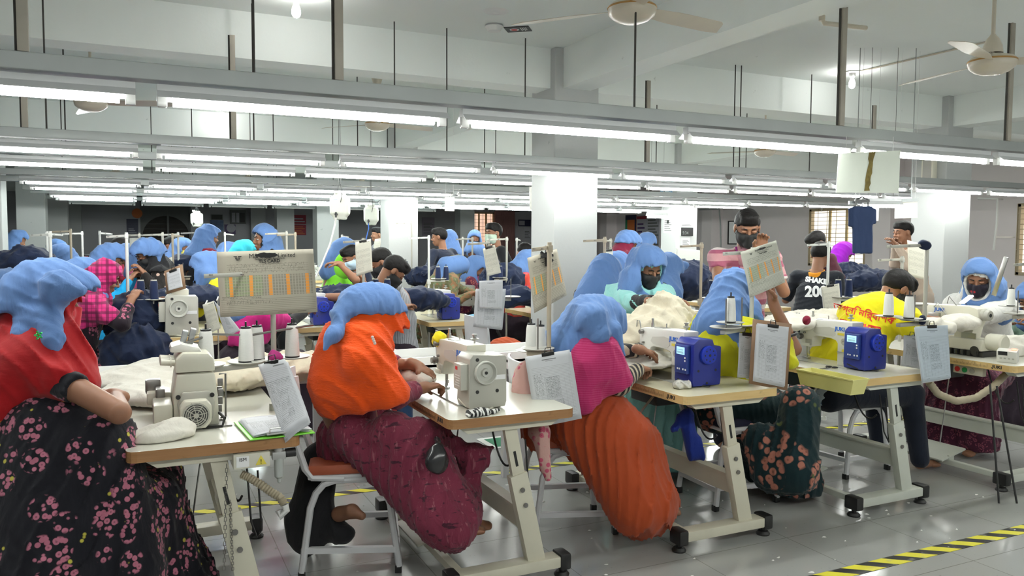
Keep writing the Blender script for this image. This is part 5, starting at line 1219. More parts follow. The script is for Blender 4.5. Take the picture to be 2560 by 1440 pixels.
# ------------------------------------------------------------------ lettering that lies on the cloth
def lettering(info, surf_px, d, body, size, m, bold=.002, sx=1.0, rot=0, rows=None, name='printed_lettering', curve=0):
    """flat letters bent onto the garment: each vertex is moved along the view line of its place until it meets the garment mesh"""
    from mathutils.bvhtree import BVHTree
    P = info['P']; kids = [c for c in bpy.data.objects if c.parent == P and c.type == 'MESH' and c.name.split('.')[0] in ('shirt', 'shawl', 'dress')]
    me = text_mesh(body, size, ext=0, bold=bold); bm = bmesh.new(); bm.from_mesh(me)
    bmesh.ops.triangulate(bm, faces=bm.faces)
    for _ in range(2): 
        es = [e for e in bm.edges if e.calc_length() > size*.12]
        if es: bmesh.ops.subdivide_edges(bm, edges=es, cuts=1); bmesh.ops.triangulate(bm, faces=bm.faces)
    c = Wd(surf_px[0], surf_px[1], d); cr, sr = math.cos(rot), math.sin(rot)
    trees = []
    for k in kids:
        off = Vector(P.location); trees.append(BVHTree.FromPolygons([v.co+off for v in k.data.vertices], [tuple(q.vertices) for q in k.data.polygons]))
    nrm = Vector(c-CP).normalized()
    for v in bm.verts:
        x, y = v.co.x*sx, v.co.y; p = Vector(c+RT*(x*cr-y*sr)+UP*(x*sr+y*cr))
        best = None
        for tr in trees:
            h_ = tr.ray_cast(p-nrm*.8, nrm, 2.0)
            if h_[0] is not None and (best is None or h_[3] < best[1]): best = (h_[0], h_[3])
        v.co = (best[0] if best else p)-nrm*.004
    out = bpy.data.meshes.new(name); bm.to_mesh(out); bm.free(); bpy.data.meshes.remove(me)
    o = link(name, out, P, m); o.data.transform(Matrix.Translation(-Vector(info['org']))); return o
M_REDP2 = mat('red_print', (.62, .02, .01), .6, 0, 0)
lettering(i5, (2160, 785), 4.9, '\u0985\u0997\u09cd\u09a8\u09bf \u09a8\u09bf\u09b0\u09cd\u09ac\u09be\u09aa\u0995', .060, M_REDP2, rot=R(-14), bold=.001)
lettering(i5, (2150, 815), 4.9, 'FIRE FIGHTER', .045, M_REDP2, rot=R(-12), bold=.0025)
# ------------------------------------------------------------------ paper forms
def uvpaper(name, base, kind):
    m, nt, b = _nt(name); _M[name] = m; b.inputs['Roughness'].default_value = .65; b.inputs['Specular IOR Level'].default_value = .3
    uv = N(nt, 'ShaderNodeUVMap'); s = N(nt, 'ShaderNodeSeparateXYZ'); nt.links.new(uv.outputs[0], s.inputs[0]); X, Y = s.outputs[0], s.outputs[1]
    def inr(v, a, c): return math_(nt, 'MULTIPLY', math_(nt, 'GREATER_THAN', v, a), math_(nt, 'LESS_THAN', v, c))
    def rect(a, c, d, e): return math_(nt, 'MULTIPLY', inr(X, a, c), inr(Y, d, e))
    def lines(v, n, w_): return math_(nt, 'LESS_THAN', math_(nt, 'FRACT', math_(nt, 'MULTIPLY', v, n)), w_)
    def mul(*a):
        o = a[0]
        for q in a[1:]: o = math_(nt, 'MULTIPLY', o, q)
        return o
    def scrib(sx, sy, th, seed=0):
        sx, sy = sx*1.5, sy*.45
        mp = N(nt, 'ShaderNodeMapping'); mp.inputs['Scale'].default_value = (sx, sy, 1); mp.inputs['Location'].default_value = (seed, seed*.7, 0); nt.links.new(uv.outputs[0], mp.inputs[0])
        n = N(nt, 'ShaderNodeTexNoise'); n.inputs['Scale'].default_value = 1; n.inputs['Detail'].default_value = 4; nt.links.new(mp.outputs[0], n.inputs[0])
        row = math_(nt, 'LESS_THAN', math_(nt, 'ABSOLUTE', math_(nt, 'SUBTRACT', math_(nt, 'FRACT', math_(nt, 'ADD', math_(nt, 'MULTIPLY', Y, 46), math_(nt, 'MULTIPLY', n.outputs[0], 1.6))), .5)), .17)
        return math_(nt, 'MULTIPLY', row, math_(nt, 'GREATER_THAN', n.outputs[0], th-.06))
    n = N(nt, 'ShaderNodeTexNoise'); n.inputs['Scale'].default_value = 3; nt.links.new(uv.outputs[0], n.inputs[0])
    c = mixc(nt, n.outputs[0], tuple(v*.94 for v in base), base); ink = tuple(v*.30 for v in base)
    if kind == 'tls':
        tb = rect(.07, .97, .30, .62)
        cells = mul(tb, math_(nt, 'GREATER_THAN', math_(nt, 'FRACT', math_(nt, 'MULTIPLY', X, 34)), .3), math_(nt, 'GREATER_THAN', math_(nt, 'FRACT', math_(nt, 'MULTIPLY', Y, 22)), .18))
        c = mixc(nt, math_(nt, 'MULTIPLY', cells, .72), c, tuple(v*.52 for v in base))
        gr = mul(tb, math_(nt, 'LESS_THAN', X, .46), scrib(26, 16, .42, 2)); c = mixc(nt, math_(nt, 'MULTIPLY', gr, .55), c, (.22, .42, .12))
        for a in (.115, .325, .525, .705, .90): c = mixc(nt, mul(rect(a, a+.036, .30, .62), math_(nt, 'GREATER_THAN', math_(nt, 'FRACT', math_(nt, 'MULTIPLY', Y, 22)), .1)), c, (.78, .32, .06))
        c = mixc(nt, mul(rect(.02, .99, .05, .27), lines(Y, 36, .16)), c, tuple(v*.45 for v in base))
        c = mixc(nt, mul(rect(.03, .44, .255, .31), scrib(120, 34, .52, 5)), c, ink); c = mixc(nt, mul(rect(.05, .6, .18, .24), scrib(60, 30, .60, 1)), c, ink)
        c = mixc(nt, mul(rect(.10, .94, .66, .80), lines(Y, 28, .12)), c, tuple(v*.55 for v in base)); c = mixc(nt, mul(rect(.12, .9, .66, .80), scrib(70, 45, .60, 3)), c, ink)
        for a in (.36, .6, .8): c = mixc(nt, rect(a, a+.09, .03, .036), c, ink)
    elif kind == 'form':
        c = mixc(nt, mul(rect(.08, .95, .08, .82), lines(Y, 46, .16)), c, tuple(v*.55 for v in base))
        c = mixc(nt, mul(rect(.08, .95, .08, .66), math_(nt, 'MAXIMUM', math_(nt, 'MAXIMUM', rect(.14, .146, 0, 1), rect(.34, .346, 0, 1)), lines(X, 9, .035))), c, tuple(v*.6 for v in base))
        c = mixc(nt, mul(rect(.36, .66, .34, .66), scrib(46, 52, .50, 1)), c, ink); c = mixc(nt, mul(rect(.10, .30, .40, .72), scrib(36, 46, .58, 4)), c, ink)
        c = mixc(nt, mul(rect(.36, .70, .20, .30), scrib(50, 60, .54, 7)), c, ink)
        c = mixc(nt, rect(.34, .66, .905, .918), c, ink); c = mixc(nt, rect(.42, .58, .885, .892), c, ink)
        for a in (.15, .5, .8): c = mixc(nt, rect(a, a+.1, .045, .049), c, ink)
    elif kind == 'handwritten':
        c = mixc(nt, mul(rect(.04, .96, .10, .88), lines(Y, 40, .14)), c, tuple(v*.6 for v in base))
        c = mixc(nt, mul(rect(.06, .9, .24, .74), lines(Y, 40, .8), scrib(60, 50, .52, 2)), c, tuple(v*.38 for v in base)); c = mixc(nt, mul(rect(.05, .5, .12, .22), scrib(40, 30, .56, 3)), c, tuple(v*.45 for v in base))
        c = mixc(nt, rect(.5, .9, .925, .94), c, ink); c = mixc(nt, rect(.06, .065, .1, .88), c, ink)
    elif kind == 'poster_text':
        c = mixc(nt, mul(rect(.08, .92, .06, .80), lines(Y, 24, .5), scrib(40, 30, .42, 2)), c, tuple(v*.45 for v in base)); c = mixc(nt, rect(.05, .95, .86, .95), c, tuple(v*.5 for v in base))
    nt.links.new(c, b.inputs['Base Color']); return m
M_TLS = uvpaper('stock_card', (.40, .37, .30), 'tls'); M_TLS2 = uvpaper('pale_stock_card', (.52, .52, .45), 'tls'); M_FORM = uvpaper('ruled_form', (.56, .57, .60), 'form'); M_FORMB = uvpaper('bluish_ruled_form', (.46, .52, .58), 'form')
M_HAND = uvpaper('handwritten_form', (.58, .59, .62), 'handwritten'); M_BLANK = uvpaper('blank_sheet', (.72, .73, .68), 'blank'); M_BLANKC = uvpaper('blank_cream_sheet', (.66, .64, .55), 'handwritten')
M_BOARD = mat('brown_hardboard', (.24, .14, .08), .6); M_CLIP = mat('dark_bulldog_clip', (.03, .03, .03), .3, .6, 0)
def sheet_mesh(TL, TR, BR, BL, bow=.01, curl=0, th=.0008, nu=10, nv=12, seed=1):
    TL, TR, BR, BL = map(V3, (TL, TR, BR, BL)); nrm = np.cross(TR-TL, BL-TL); nrm = nrm/np.linalg.norm(nrm)
    if nrm@(CP-TL) < 0: nrm = -nrm
    rs = np.random.RandomState(seed); a1, a2 = rs.uniform(-1, 1, 2)
    front, back = [], []
    for j in range(nv+1):
        for i in range(nu+1):
            u, v = i/nu, j/nv; p = (TL*(1-u)+TR*u)*(1-v)+(BL*(1-u)+BR*u)*v
            z = bow*math.sin(math.pi*u)*(.4+.6*v)+curl*v*v+bow*.5*math.sin(v*3+a1*2)*a2+.15*bow*math.sin(u*9+v*7+a1*5)
            q = p+nrm*z; front.append(q); back.append(q-nrm*th)
    w_ = nu+1; k = len(front); fs = []; uv = [(i/nu, 1-j/nv) for j in range(nv+1) for i in range(nu+1)]
    for j in range(nv):
        for i in range(nu):
            a = j*w_+i; fs += [(a, a+w_, a+w_+1, a+1), (k+a, k+a+1, k+a+w_+1, k+a+w_)]
    rim = [i for i in range(w_)]+[j*w_+nu for j in range(1, nv+1)]+[nv*w_+i for i in range(nu-1, -1, -1)]+[j*w_ for j in range(nv-1, 0, -1)]
    for q in range(len(rim)):
        a, c = rim[q], rim[(q+1) % len(rim)]; fs.append((a, c, k+c, k+a))
    return front+back, fs, uv+uv, nrm
def sheet(name, corners, m, parent=None, **k):
    vs, fs, uv, nrm = sheet_mesh(*corners, **k)
    me = bpy.data.meshes.new(name); org = vs[0] if parent is None else (0, 0, 0)
    me.from_pydata([tuple(v-np.array(org)) for v in vs], [], fs); l_ = me.uv_layers.new(name='UVMap')
    for p in me.polygons:
        for li in p.loop_indices: l_.data[li].uv = uv[me.loops[li].vertex_index]
    me.shade_smooth(); o = link(name, me, parent, m)
    if parent is None: o.location = tuple(org)
    return o, nrm
def q4(pts, d):
    """corner pixels with one depth or four"""
    ds = d if isinstance(d, (tuple, list)) else [d]*4
    return [Wd(p[0], p[1], e) for p, e in zip(pts, ds)]
def clipgeo(p, parent, w_=.06, dirn=None, nrm=None):
    p = V3(p); g = MB(); d = V3(dirn) if dirn is not None else V3(1, 0, 0)
    g.bar(p-d*w_/2, p+d*w_/2, .012, .018, 0, .002); g.tube([p-d*.018, p-d*.012+V3(0, 0, .03), p+d*.012+V3(0, 0, .03), p+d*.018], .0022, 0, 6)
    return g.build('clip', M_CLIP, parent)
def paper(name, cat, label, pts, d, m, texts=(), clip=True, board=None, under=0, bow=.01, curl=.0, seed=1, group=None):
    C_ = q4(pts, d); c0 = (C_[0]+C_[2])/2
    t = empty(name, tuple(C_[0]), 0, label, cat, group); C_ = [c-C_[0] for c in C_]
    # camera position seen from the local frame for the normal choice
    global CP
    keep = CP; CP = CP-Wd(pts[0][0], pts[0][1], d[0] if isinstance(d, (tuple, list)) else d)
    try:
        o, nrm = sheet('sheet', C_, m, t, bow=bow, curl=curl, seed=seed)
        for k_ in range(under):
            sh_ = (C_[2]-C_[1])*.02*(k_+1)+(C_[1]-C_[0])*.015*(k_+1)*(1 if k_ % 2 else -1)
            sheet('under_sheet', [c+sh_-nrm*.003*(k_+1) for c in C_], M_FORM, t, bow=bow*.8, curl=curl*.8, seed=seed+k_+3)
        if board:
            e = .02; x_ = unit(C_[1]-C_[0])*e; y_ = unit(C_[0]-C_[3])*e
            sheet('backing_board', [C_[0]-x_+y_-nrm*.008, C_[1]+x_+y_-nrm*.008, C_[2]+x_-y_-nrm*.008, C_[3]-x_-y_-nrm*.008], board, t, bow=0, th=.004, nu=2, nv=2)
        if clip: clipgeo((C_[0]+C_[1])/2-unit(C_[0]-C_[3])*.004, t, dirn=unit(C_[1]-C_[0]))
        U_, V_ = C_[1]-C_[0], C_[0]-C_[3]
        for (s_, u_, v_, size, mt, kw) in texts:
            p = C_[3]+U_*u_+V_*v_+nrm*(bow*math.sin(math.pi*u_)*(.4+.6*(1-v_))+.0025+curl*(1-v_)**2)
            x_ = unit(U_); y_ = V_
            text(s_, size, frame_m(p, x_, y_) if np.cross(x_, y_)@nrm > 0 else frame_m(p, x_, y_), 'printed_text', mt, t, ext=.0002, **kw)
    finally: CP = keep
    return t
def logo_mesh(p, x_, y_, s, parent, m, nrm):
    g = MB(); P0 = V3(p); x_, y_ = unit(x_), unit(y_)
    def pt(a, b): return P0+x_*a*s+y_*b*s+nrm*.0015
    for q in (-1, 1):
        g.add([pt(q*1, .5), pt(q*.12, .5), pt(q*.12, .3), pt(q*.7, .3)], [(0, 1, 2, 3)]); g.add([pt(q*.62, .22), pt(q*.4, .22), pt(q*.2, -.5), pt(q*.3, -.5)], [(0, 1, 2, 3)])
        g.add([pt(q*.30, .22), pt(q*.1, .22), pt(q*.0, -.5), pt(q*.14, -.5)], [(0, 1, 2, 3)])
    return g.build('printed_logo', m, parent, False)
M_BLOT = mat('black_marker', (.008, .008, .008), .5, 0, 0)
def tls_card(label, pts, d, m, sc=1, blot=True, bow=.008, curl=0, seed=1):
    W_ = np.linalg.norm(q4(pts, d)[1]-q4(pts, d)[0])
    t = paper('record_card', 'card', label, pts, d, m, texts=[('M&', .385, .915, .030*sc*W_/.43, M_BLOT, {}), ('Limited', .725, .915, .026*sc*W_/.43, M_BLOT, {}),
              ('Gazipur, Dhaka, Bangladesh', .55, .872, .012*W_/.43, M_BLOT, {}), ('TLS CARD', .545, .832, .019*sc*W_/.43, M_BLOT, dict(bold=.0005, sx=1.1))], clip=False, bow=bow, curl=curl, seed=seed)
    C_ = q4(pts, d); C_ = [c-q4(pts, d)[0] for c in C_]; nrm = np.cross(C_[1]-C_[0], C_[3]-C_[0]); nrm /= np.linalg.norm(nrm)
    if nrm@(CP-q4(pts, d)[0]) < 0: nrm = -nrm
    U_, V_ = C_[1]-C_[0], C_[0]-C_[3]
    logo_mesh(C_[3]+U_*.22+V_*.89+nrm*(bow*.4+.002), U_, V_, .02*W_/.43, t, M_BLOT, nrm)
    if blot:
        mb = MB(); c = C_[3]+U_*.525+V_*.925+nrm*(bow*.5+.004); n_ = 24; rs = random.Random(4); vs = [tuple(c)]
        for i in range(n_):
            a = 2*math.pi*i/n_; vs.append(tuple(c+unit(U_)*math.cos(a)*.050*W_/.43*(1+.12*rs.uniform(-1, 1))+unit(V_)*math.sin(a)*.0115*W_/.43*(1+.2*rs.uniform(-1, 1))))
        mb.add(vs, [(0, 1+i, 1+(i+1) % n_) for i in range(n_)]); mb.build('marker_blot', M_BLOT, t, False)
    return t
tls_card('large beige record card with orange columns facing the viewer at the left', [(541, 630), (783, 622), (794, 780), (551, 793)], 3.36, M_TLS)
tls_card('tilted beige record card with orange columns pinned in front of the middle column', [(1318, 645), (1392, 622), (1417, 738), (1335, 783)], (3.85, 3.9, 3.9, 3.82), M_TLS, curl=.004, seed=3)
tls_card('curled pale record card hung in front of the standing man', [(1853, 630), (1942, 600), (1961, 706), (1873, 745)], (4.15, 4.2, 4.22, 4.12), M_TLS2, bow=.02, curl=.0, seed=5)
paper('paper_sheets', 'paper', 'long stack of handwritten sheets hanging down beside the overlock machine', [(645, 912), (713, 898), (776, 1052), (716, 1098)], (3.1, 3.08, 3.0, 2.98), M_HAND, under=3, bow=.012, curl=.02, seed=2)
paper('paper_sheets', 'paper', 'white ruled form hanging in front of the orange chair back and pink shawl', [(1314, 892), (1424, 874), (1451, 1040), (1341, 1062)], (3.72, 3.74, 3.72, 3.70), M_FORM, under=2, bow=.01, seed=3)
paper('clipboard', 'clipboard', 'brown clipboard with white ruled form hanging over the lime shawl', [(1893, 808), (1972, 818), (1962, 966), (1884, 950)], (4.05, 4.08, 4.05, 4.02), M_FORM, board=M_BOARD, under=1, bow=.003, seed=4)
paper('paper_sheets', 'paper', 'white printed sheet hanging behind the brown clipboard', [(1849, 832), (1889, 836), (1881, 945), (1843, 944)], (4.12, 4.14, 4.12, 4.1), M_FORM, bow=.01, seed=6)
paper('paper_sheets', 'paper', 'bluish ruled form hanging from the right thread stand', [(2288, 816), (2370, 813), (2377, 944), (2306, 956)], (4.45, 4.5, 4.48, 4.42), M_FORMB, under=1, bow=.006, seed=7)
paper('paper_sheets', 'paper', 'white squared sheet curving behind the bluish form', [(2256, 838), (2304, 845), (2308, 925), (2258, 915)], (4.6, 4.62, 4.6, 4.58), M_FORM, bow=.03, seed=8)
# sheets farther back
paper('record_card', 'card', 'white form with dark logo hanging in front of the blue machine in the second row', [(1198, 702), (1257, 700), (1256, 773), (1199, 770)], 6.2, M_FORM, clip=False, bow=.01)
paper('paper_sheets', 'paper', 'larger white ruled form behind the white form in the second row', [(1190, 722), (1265, 722), (1256, 823), (1184, 815)], 6.28, M_FORM, clip=False, bow=.012, under=1)
paper('record_card', 'card', 'tilted white form on a stand in front of the man with white and black shirt', [(1207, 622), (1237, 612), (1253, 682), (1218, 691)], 6.4, M_BLANKC, bow=.008)
paper('record_card', 'card', 'pale form clipped high near the seated men in the middle', [(888, 606), (927, 597), (932, 678), (891, 691)], 6.3, M_BLANKC, bow=.008)
paper('paper_sheets', 'paper', 'small white form held near the middle back column', [(937, 598), (952, 596), (950, 626), (933, 620)], 13.2, M_BLANKC, clip=False)
paper('record_card', 'card', 'pale blank looking form on a stand left of the white coated woman', [(2268, 600), (2312, 612), (2314, 700), (2271, 690)], (5.5, 5.5, 5.5, 5.5), M_BLANKC, bow=.004, clip=False)
paper('record_card', 'card', 'white blank card leaning against the column behind the turquoise worker', [(1691, 620), (1753, 626), (1753, 672), (1684, 660)], 8.4, M_BLANK, clip=False, bow=.004)
paper('clipboard', 'clipboard', 'brown clipboard with white form above the yellow sleeved worker', [(416, 682), (449, 669), (457, 717), (421, 727)], 6.1, M_HAND, board=M_BOARD, bow=.002)
paper('record_card', 'card', 'blank white sheet tied to a stand with yellow string at the far left', [(324, 595), (371, 594), (371, 622), (324, 622)], 8.5, M_BLANK, clip=False, bow=.004)
paper('paper_sheets', 'paper', 'white form beside the black veiled worker', [(402, 650), (430, 643), (433, 672), (405, 680)], 8.36, M_BLANK, clip=False)
paper('paper_sheets', 'paper', 'beige printed sheet hanging under the large beige card', [(506, 762), (534, 752), (552, 820), (524, 835)], 5.6, M_BLANKC, clip=False, bow=.01)
paper('paper_sheets', 'paper', 'white printed sheets sticking out beneath the large beige card', [(535, 752), (575, 792), (602, 826), (566, 843)], 5.6, M_FORM, clip=False, bow=.012)
paper('paper_sheets', 'paper', 'pair of white forms hanging from a stand beside the man in the black jersey', [(2053, 718), (2098, 708), (2104, 775), (2060, 782)], 6.6, M_BLANKC, under=1, bow=.004)
paper('clipboard', 'clipboard', 'small white clipboard hanging from a stand right of the middle column', [(1514, 626), (1532, 624), (1532, 648), (1513, 650)], 7.6, M_BLANK, bow=.001)
# green clipboard and papers lying on the first table
t = empty('green_clipboard', (.47, 3.17, TZ+.004), R(4), 'lime green clipboard with white ruled papers lying on the left front table', 'clipboard')
MB().box((0, 0, .003), (.24, .33, .005), 0, None, .002).build('board', mat('lime_plastic', (.18, .60, .04), .35, 0, 0), t, False)
for k_ in range(3):
    c_ = [(-.105+k_*.004, .15, .008+k_*.004), (.105+k_*.006, .155, .008+k_*.004), (.105+k_*.004, -.15, .008+k_*.004), (-.105, -.15, .008+k_*.004)]
    kp = CP; CP = V3(0, 0, 5); sheet('sheet', [V3(q) for q in c_], M_HAND if k_ == 2 else M_FORM, t, bow=.008, seed=k_); CP = kp
g = MB().box((0, -.15, .016), (.12, .03, .006), 0, None, .002); g.tube([(-.05, -.16, .02), (-.04, -.13, .03), (.04, -.13, .03), (.05, -.16, .02)], .003, 0, 6); g.build('metal_clip', M_STEEL, t)

# ------------------------------------------------------------------ thread stands of the front tables with their cones
def near_stand(px, py_base, X, top_px, label, arm_z, arm, plates, hook, pm=None):
    base = WX(px, py_base, X); topz = WX(px, top_px, X)[2]
    return base, make_stand((base[0], base[1]), label, top=topz, arm_z=arm_z, arm=arm, plates=plates, hook=hook, pm=pm)
s1, st1 = near_stand(684, 860, .53, 668, 'grey thread stand holding four white cones at the left front table', 1.03, (-.30, -.12), (.35, 1.0), (-.28, -.02))
tip = Wd(516, 913, 3.28); s1p = (s1[0], s1[1]); a1 = (tip[0]-s1[0], tip[1]-s1[1])
bpy.data.objects.remove(bpy.data.objects[[o.name for o in bpy.data.objects if o.parent == st1 and o.name.startswith('spool_arm')][0]])
for o in [o for o in bpy.data.objects if o.parent == st1 and (o.name.startswith('spool_dish') or o.name.startswith('spindle'))]: bpy.data.objects.remove(o)
az = tip[2]
MB().bar((0, 0, az-TZ-.012), (a1[0]*1.04, a1[1]*1.04, az-TZ-.022), .03, .022, 0, .003).build('spool_arm', M_POLE, st1)
spots = [(1.0, 0, 0), (.42, 0, 0), (.12, .12, .05), (-.05, -.08, .02)]
for k_, (u_, ox, oy) in enumerate(spots):
    cx, cy = a1[0]*u_+ox, a1[1]*u_+oy
    MB().lathe([(0, 0), (.070, .006), (.078, .012), (.076, .014), (.01, .004)], c=(cx, cy, az-TZ-.008), n=30).build('spool_dish', mat('grey_dish', (.55, .54, .5), .4), st1)
    make_cone(['white thread cone standing above the overlock machine, leftmost of four', 'white thread cone in the middle of the left thread stand', 'white thread cone behind the pole of the left thread stand', 'white thread cone nearest the pole of the left thread stand'][k_], (s1[0]+cx, s1[1]+cy, az+.0), 'white', h=.15, r=.031)
g = MB().tube([(-.42, -.12, .31), (-.25, -.05, .35), (-.1, -.02, .335), (.0, 0, .345), (.18, .05, .36)], .005, 0, 8); g.build('thread_guide_rod', M_BOLT, st1)
s3, st3 = near_stand(1372, 860, 1.80, 606, 'tan thread stand in front of the middle column holding two white cones', 1.0, (-.10, .04), (.5,), (-.12, -.05), M_TANP)
for k_, (px_, py_) in enumerate(((1328, 876), (1351, 880))):
    p = Wd(px_, py_, 3.92); make_cone(['white thread cone left of the tan stand', 'white thread cone with red spindle tip beside the tan stand'][k_], tuple(p), 'white', h=.135, r=.029)
    MB().lathe([(0, 0), (.070, .006), (.078, .010), (.01, .004)], c=tuple(p-np.array([s3[0], s3[1], TZ+.008])), n=24).build('spool_dish', mat('grey_dish', (.55, .54, .5), .4), st3)
s4, st4 = near_stand(1878, 812, 2.99, 618, 'pale thread stand rising behind the curled record card', 1.08, (-.28, -.1), (.35, .9), (-.22, -.02), mat('pale_tube', (.55, .57, .52), .35, .1, .03))
p = Wd(1826, 806, 4.1); make_cone('white thread cone on a dish beside the lime shawl', tuple(p), 'white', h=.135, r=.027)
MB().lathe([(0, 0), (.065, .006), (.072, .010), (.01, .004)], c=tuple(p-np.array([s4[0], s4[1], TZ+.008])), n=24).build('spool_dish', mat('grey_dish', (.55, .54, .5), .4), st4)
s5, st5 = near_stand(2311, 800, 4.2, 602, 'tall grey thread stand tied with black cloth left of the red masked worker', 1.07, (-.26, -.03), (.4,), (-.34, .0))
for k_, (px_, py_) in enumerate(((2221, 790), (2272, 796))):
    p = Wd(px_, py_, 4.55); make_cone(['white thread cone over the yellow vest, left one of the pair', 'white thread cone over the yellow vest, right one of the pair'][k_], tuple(p), 'white', h=.135, r=.028)
    MB().lathe([(0, 0), (.068, .006), (.075, .010), (.01, .004)], c=tuple(p-np.array([s5[0], s5[1], TZ+.008])), n=24).build('spool_dish', mat('grey_dish', (.55, .54, .5), .4), st5)
p = Wd(2527, 765, 5.2); s6, st6 = near_stand(2600, 800, 5.42, 648, 'grey thread stand partly outside the right edge', 1.07, (-.35, -.05), (.4, .9), (-.3, .0)); make_cone('cream thread cone at the right edge by the white shawl', tuple(p), 'white', h=.12, r=.024)
MB().lathe([(0, 0), (.068, .006), (.075, .010), (.01, .004)], c=tuple(p-np.array([s6[0], s6[1], TZ+.008])), n=24).build('spool_dish', mat('grey_dish', (.55, .54, .5), .4), st6)
# ------------------------------------------------------------------ second and farther rows
ORD = ['first', 'second', 'third', 'fourth', 'fifth', 'sixth']
XB = [-.03, 1.17, 2.37, 3.62, 4.88, 6.12]
tB = make_table(XB[1], 6.72, 'sewing table with blue motored machine behind the orange shawled worker', detail=1, edge=M_EDGE2, top=M_LAM2, brand=True); remember(tB)
labs = ['wide sewing table holding the cream machine with round handwheel in front of the plaid veil', None, 'sewing table with blue motored machine and white forms hanging at its edge', 'sewing table half hidden behind the middle column', 'sewing table behind the heap of cream cloth', 'sewing table in front of the man in the numbered black jersey']
for k_ in (0, 2, 3, 4, 5):
    c = copy_tree(tB); c.location = (XB[k_], (6.45 if k_ == 0 else (7.1 if k_ == 3 else 6.72)), 0); c['label'] = labs[k_]
    if k_ == 0: c.scale = (1.15, 1, 1)
    if k_ == 3: c.scale = (1, .6, 1)
mg = dup(mGr, XB[0]+.33, 6.50, 'cream machine with large round handwheel beside the dark blue garments'); mg.scale = (1.3, 1.2, 1.3)
dup(mB2, XB[1]+.28, 6.85, 'white machine with blue motor box right of the large beige card')
dup(mB2, XB[2]+.27, 6.88, 'white machine with blue motor box left of the hanging white forms')
dup(mGr, XB[4]-.32, 6.85, 'cream machine with grey motor beside the turquoise worker')
dup(mGr, XB[5]+.22, 6.83, 'cream machine with grey motor in front of the man in the numbered jersey')
dup(mGr, 2.15, 8.15, 'cream machine with ribbed grey motor left of the camouflage shawl', rz=R(150))
dup(mGr, 3.35, 8.2, 'white machine with yellow tag beside the floral orange sleeve', rz=R(10))
FARSET = []
for j, (Y, xs) in enumerate(((9.2, (-1.1, .1, 1.3, 2.5, 4.4, 5.6, 6.8)), (11.9, (-1.0, .2, 1.4, 2.6, 4.4, 5.6, 6.8)), (14.4, (-.9, .3, 1.5, 2.7, 4.4, 5.6)))):
    for k_, x in enumerate(xs):
        c = copy_tree(tB); c.location = (x, Y, 0); rw = ('third', 'fourth', 'fifth')[j]
        c['label'] = 'distant sewing table in the %s row, table %s from the left' % (rw, ('one', 'two', 'three', 'four', 'five', 'six', 'seven')[k_]); c['group'] = 'distant sewing tables'
        m_ = dup(mGr if (k_+j) % 2 else mB2, x+.25, Y+.15, 'distant %s sewing machine on table %s from the left in the %s row' % ('cream' if (k_+j) % 2 else 'blue motored', ('one', 'two', 'three', 'four', 'five', 'six', 'seven')[k_], rw), group='distant %s sewing machines' % ('cream' if (k_+j) % 2 else 'blue motored'))
        FARSET.append((x, Y, c, m_))
# inner tray table running between the front rows (white laminated trough)
t = empty('work_trough', (0, 0, 0), 0, 'long white work shelf running behind the front row of tables', 'work shelf')
MB().ab((-1.2, 4.24, .80), (2.6, 4.62, .815)).ab((-1.2, 4.24, .76), (2.6, 4.255, .86)).build('shelf', M_WHT, t, False)
MB().ab((-1.2, 4.605, .74), (2.6, 4.62, .86)).build('rear_board', M_WHT, t, False)
for x in (-.6, .9, 2.1): MB().ab((x, 4.3, 0), (x+.04, 4.34, .8)).ab((x, 4.54, 0), (x+.04, 4.58, .8)).build('support_post', M_CHW, t, False)
# thread stands of the farther rows: pixel x, top y, distance, style
fars = [(117, 578, 7.4, 1), (176, 572, 8.2, 2), (205, 578, 9, 1), (249, 577, 8.6, 1), (348, 582, 8.4, 0), (406, 580, 8.0, 0), (431, 583, 8.4, 2), (445, 580, 8.6, 1), (500, 576, 9, 0),
        (562, 580, 10, 1), (1157, 592, 10.5, 1), (1181, 592, 10, 0), (1292, 594, 10, 1), (1527, 596, 8.6, 0), (716, 577, 8.0, 0), (738, 580, 8.2, 2), (855, 586, 10, 0), (1267, 592, 8.6, 0), (1072, 588, 8.2, 1), (1029, 553, 10.5, 0)]
fars.sort()
NUM = 'first second third fourth fifth sixth seventh eighth ninth tenth eleventh twelfth thirteenth fourteenth fifteenth sixteenth seventeenth eighteenth nineteenth twentieth'.split()
for i, (px, py, d, s_) in enumerate(fars):
    p = Wd(px, py, d)
    c = make_stand((p[0], p[1]), 'slim %s thread stand among the distant machines, %s from the left' % (('grey', 'white', 'tan')[s_], NUM[i]), top=max(1.3, p[2]), arm_z=1.12, arm=(-.16 if i % 2 else .16, -.05), plates=(.6,), hook=((-.20, .06) if i % 3 else (.12, .14)), pm=(M_POLE, mat('white_tube', (.62, .63, .6), .35), M_TANP)[s_], group='distant thread stands', z0=.02)
    for q in (0, 1) if s_ == 1 else ((0,) if i % 2 else ()):
        make_cone('dark navy thread cone, %s one on the %s distant thread stand' % (('left', 'right')[q], NUM[i]), (p[0]+(-.09 if i % 2 else .09)+q*.1, p[1]-.03+q*.03, 1.10), 'navy', h=.15, r=.03, group='distant navy thread cones')
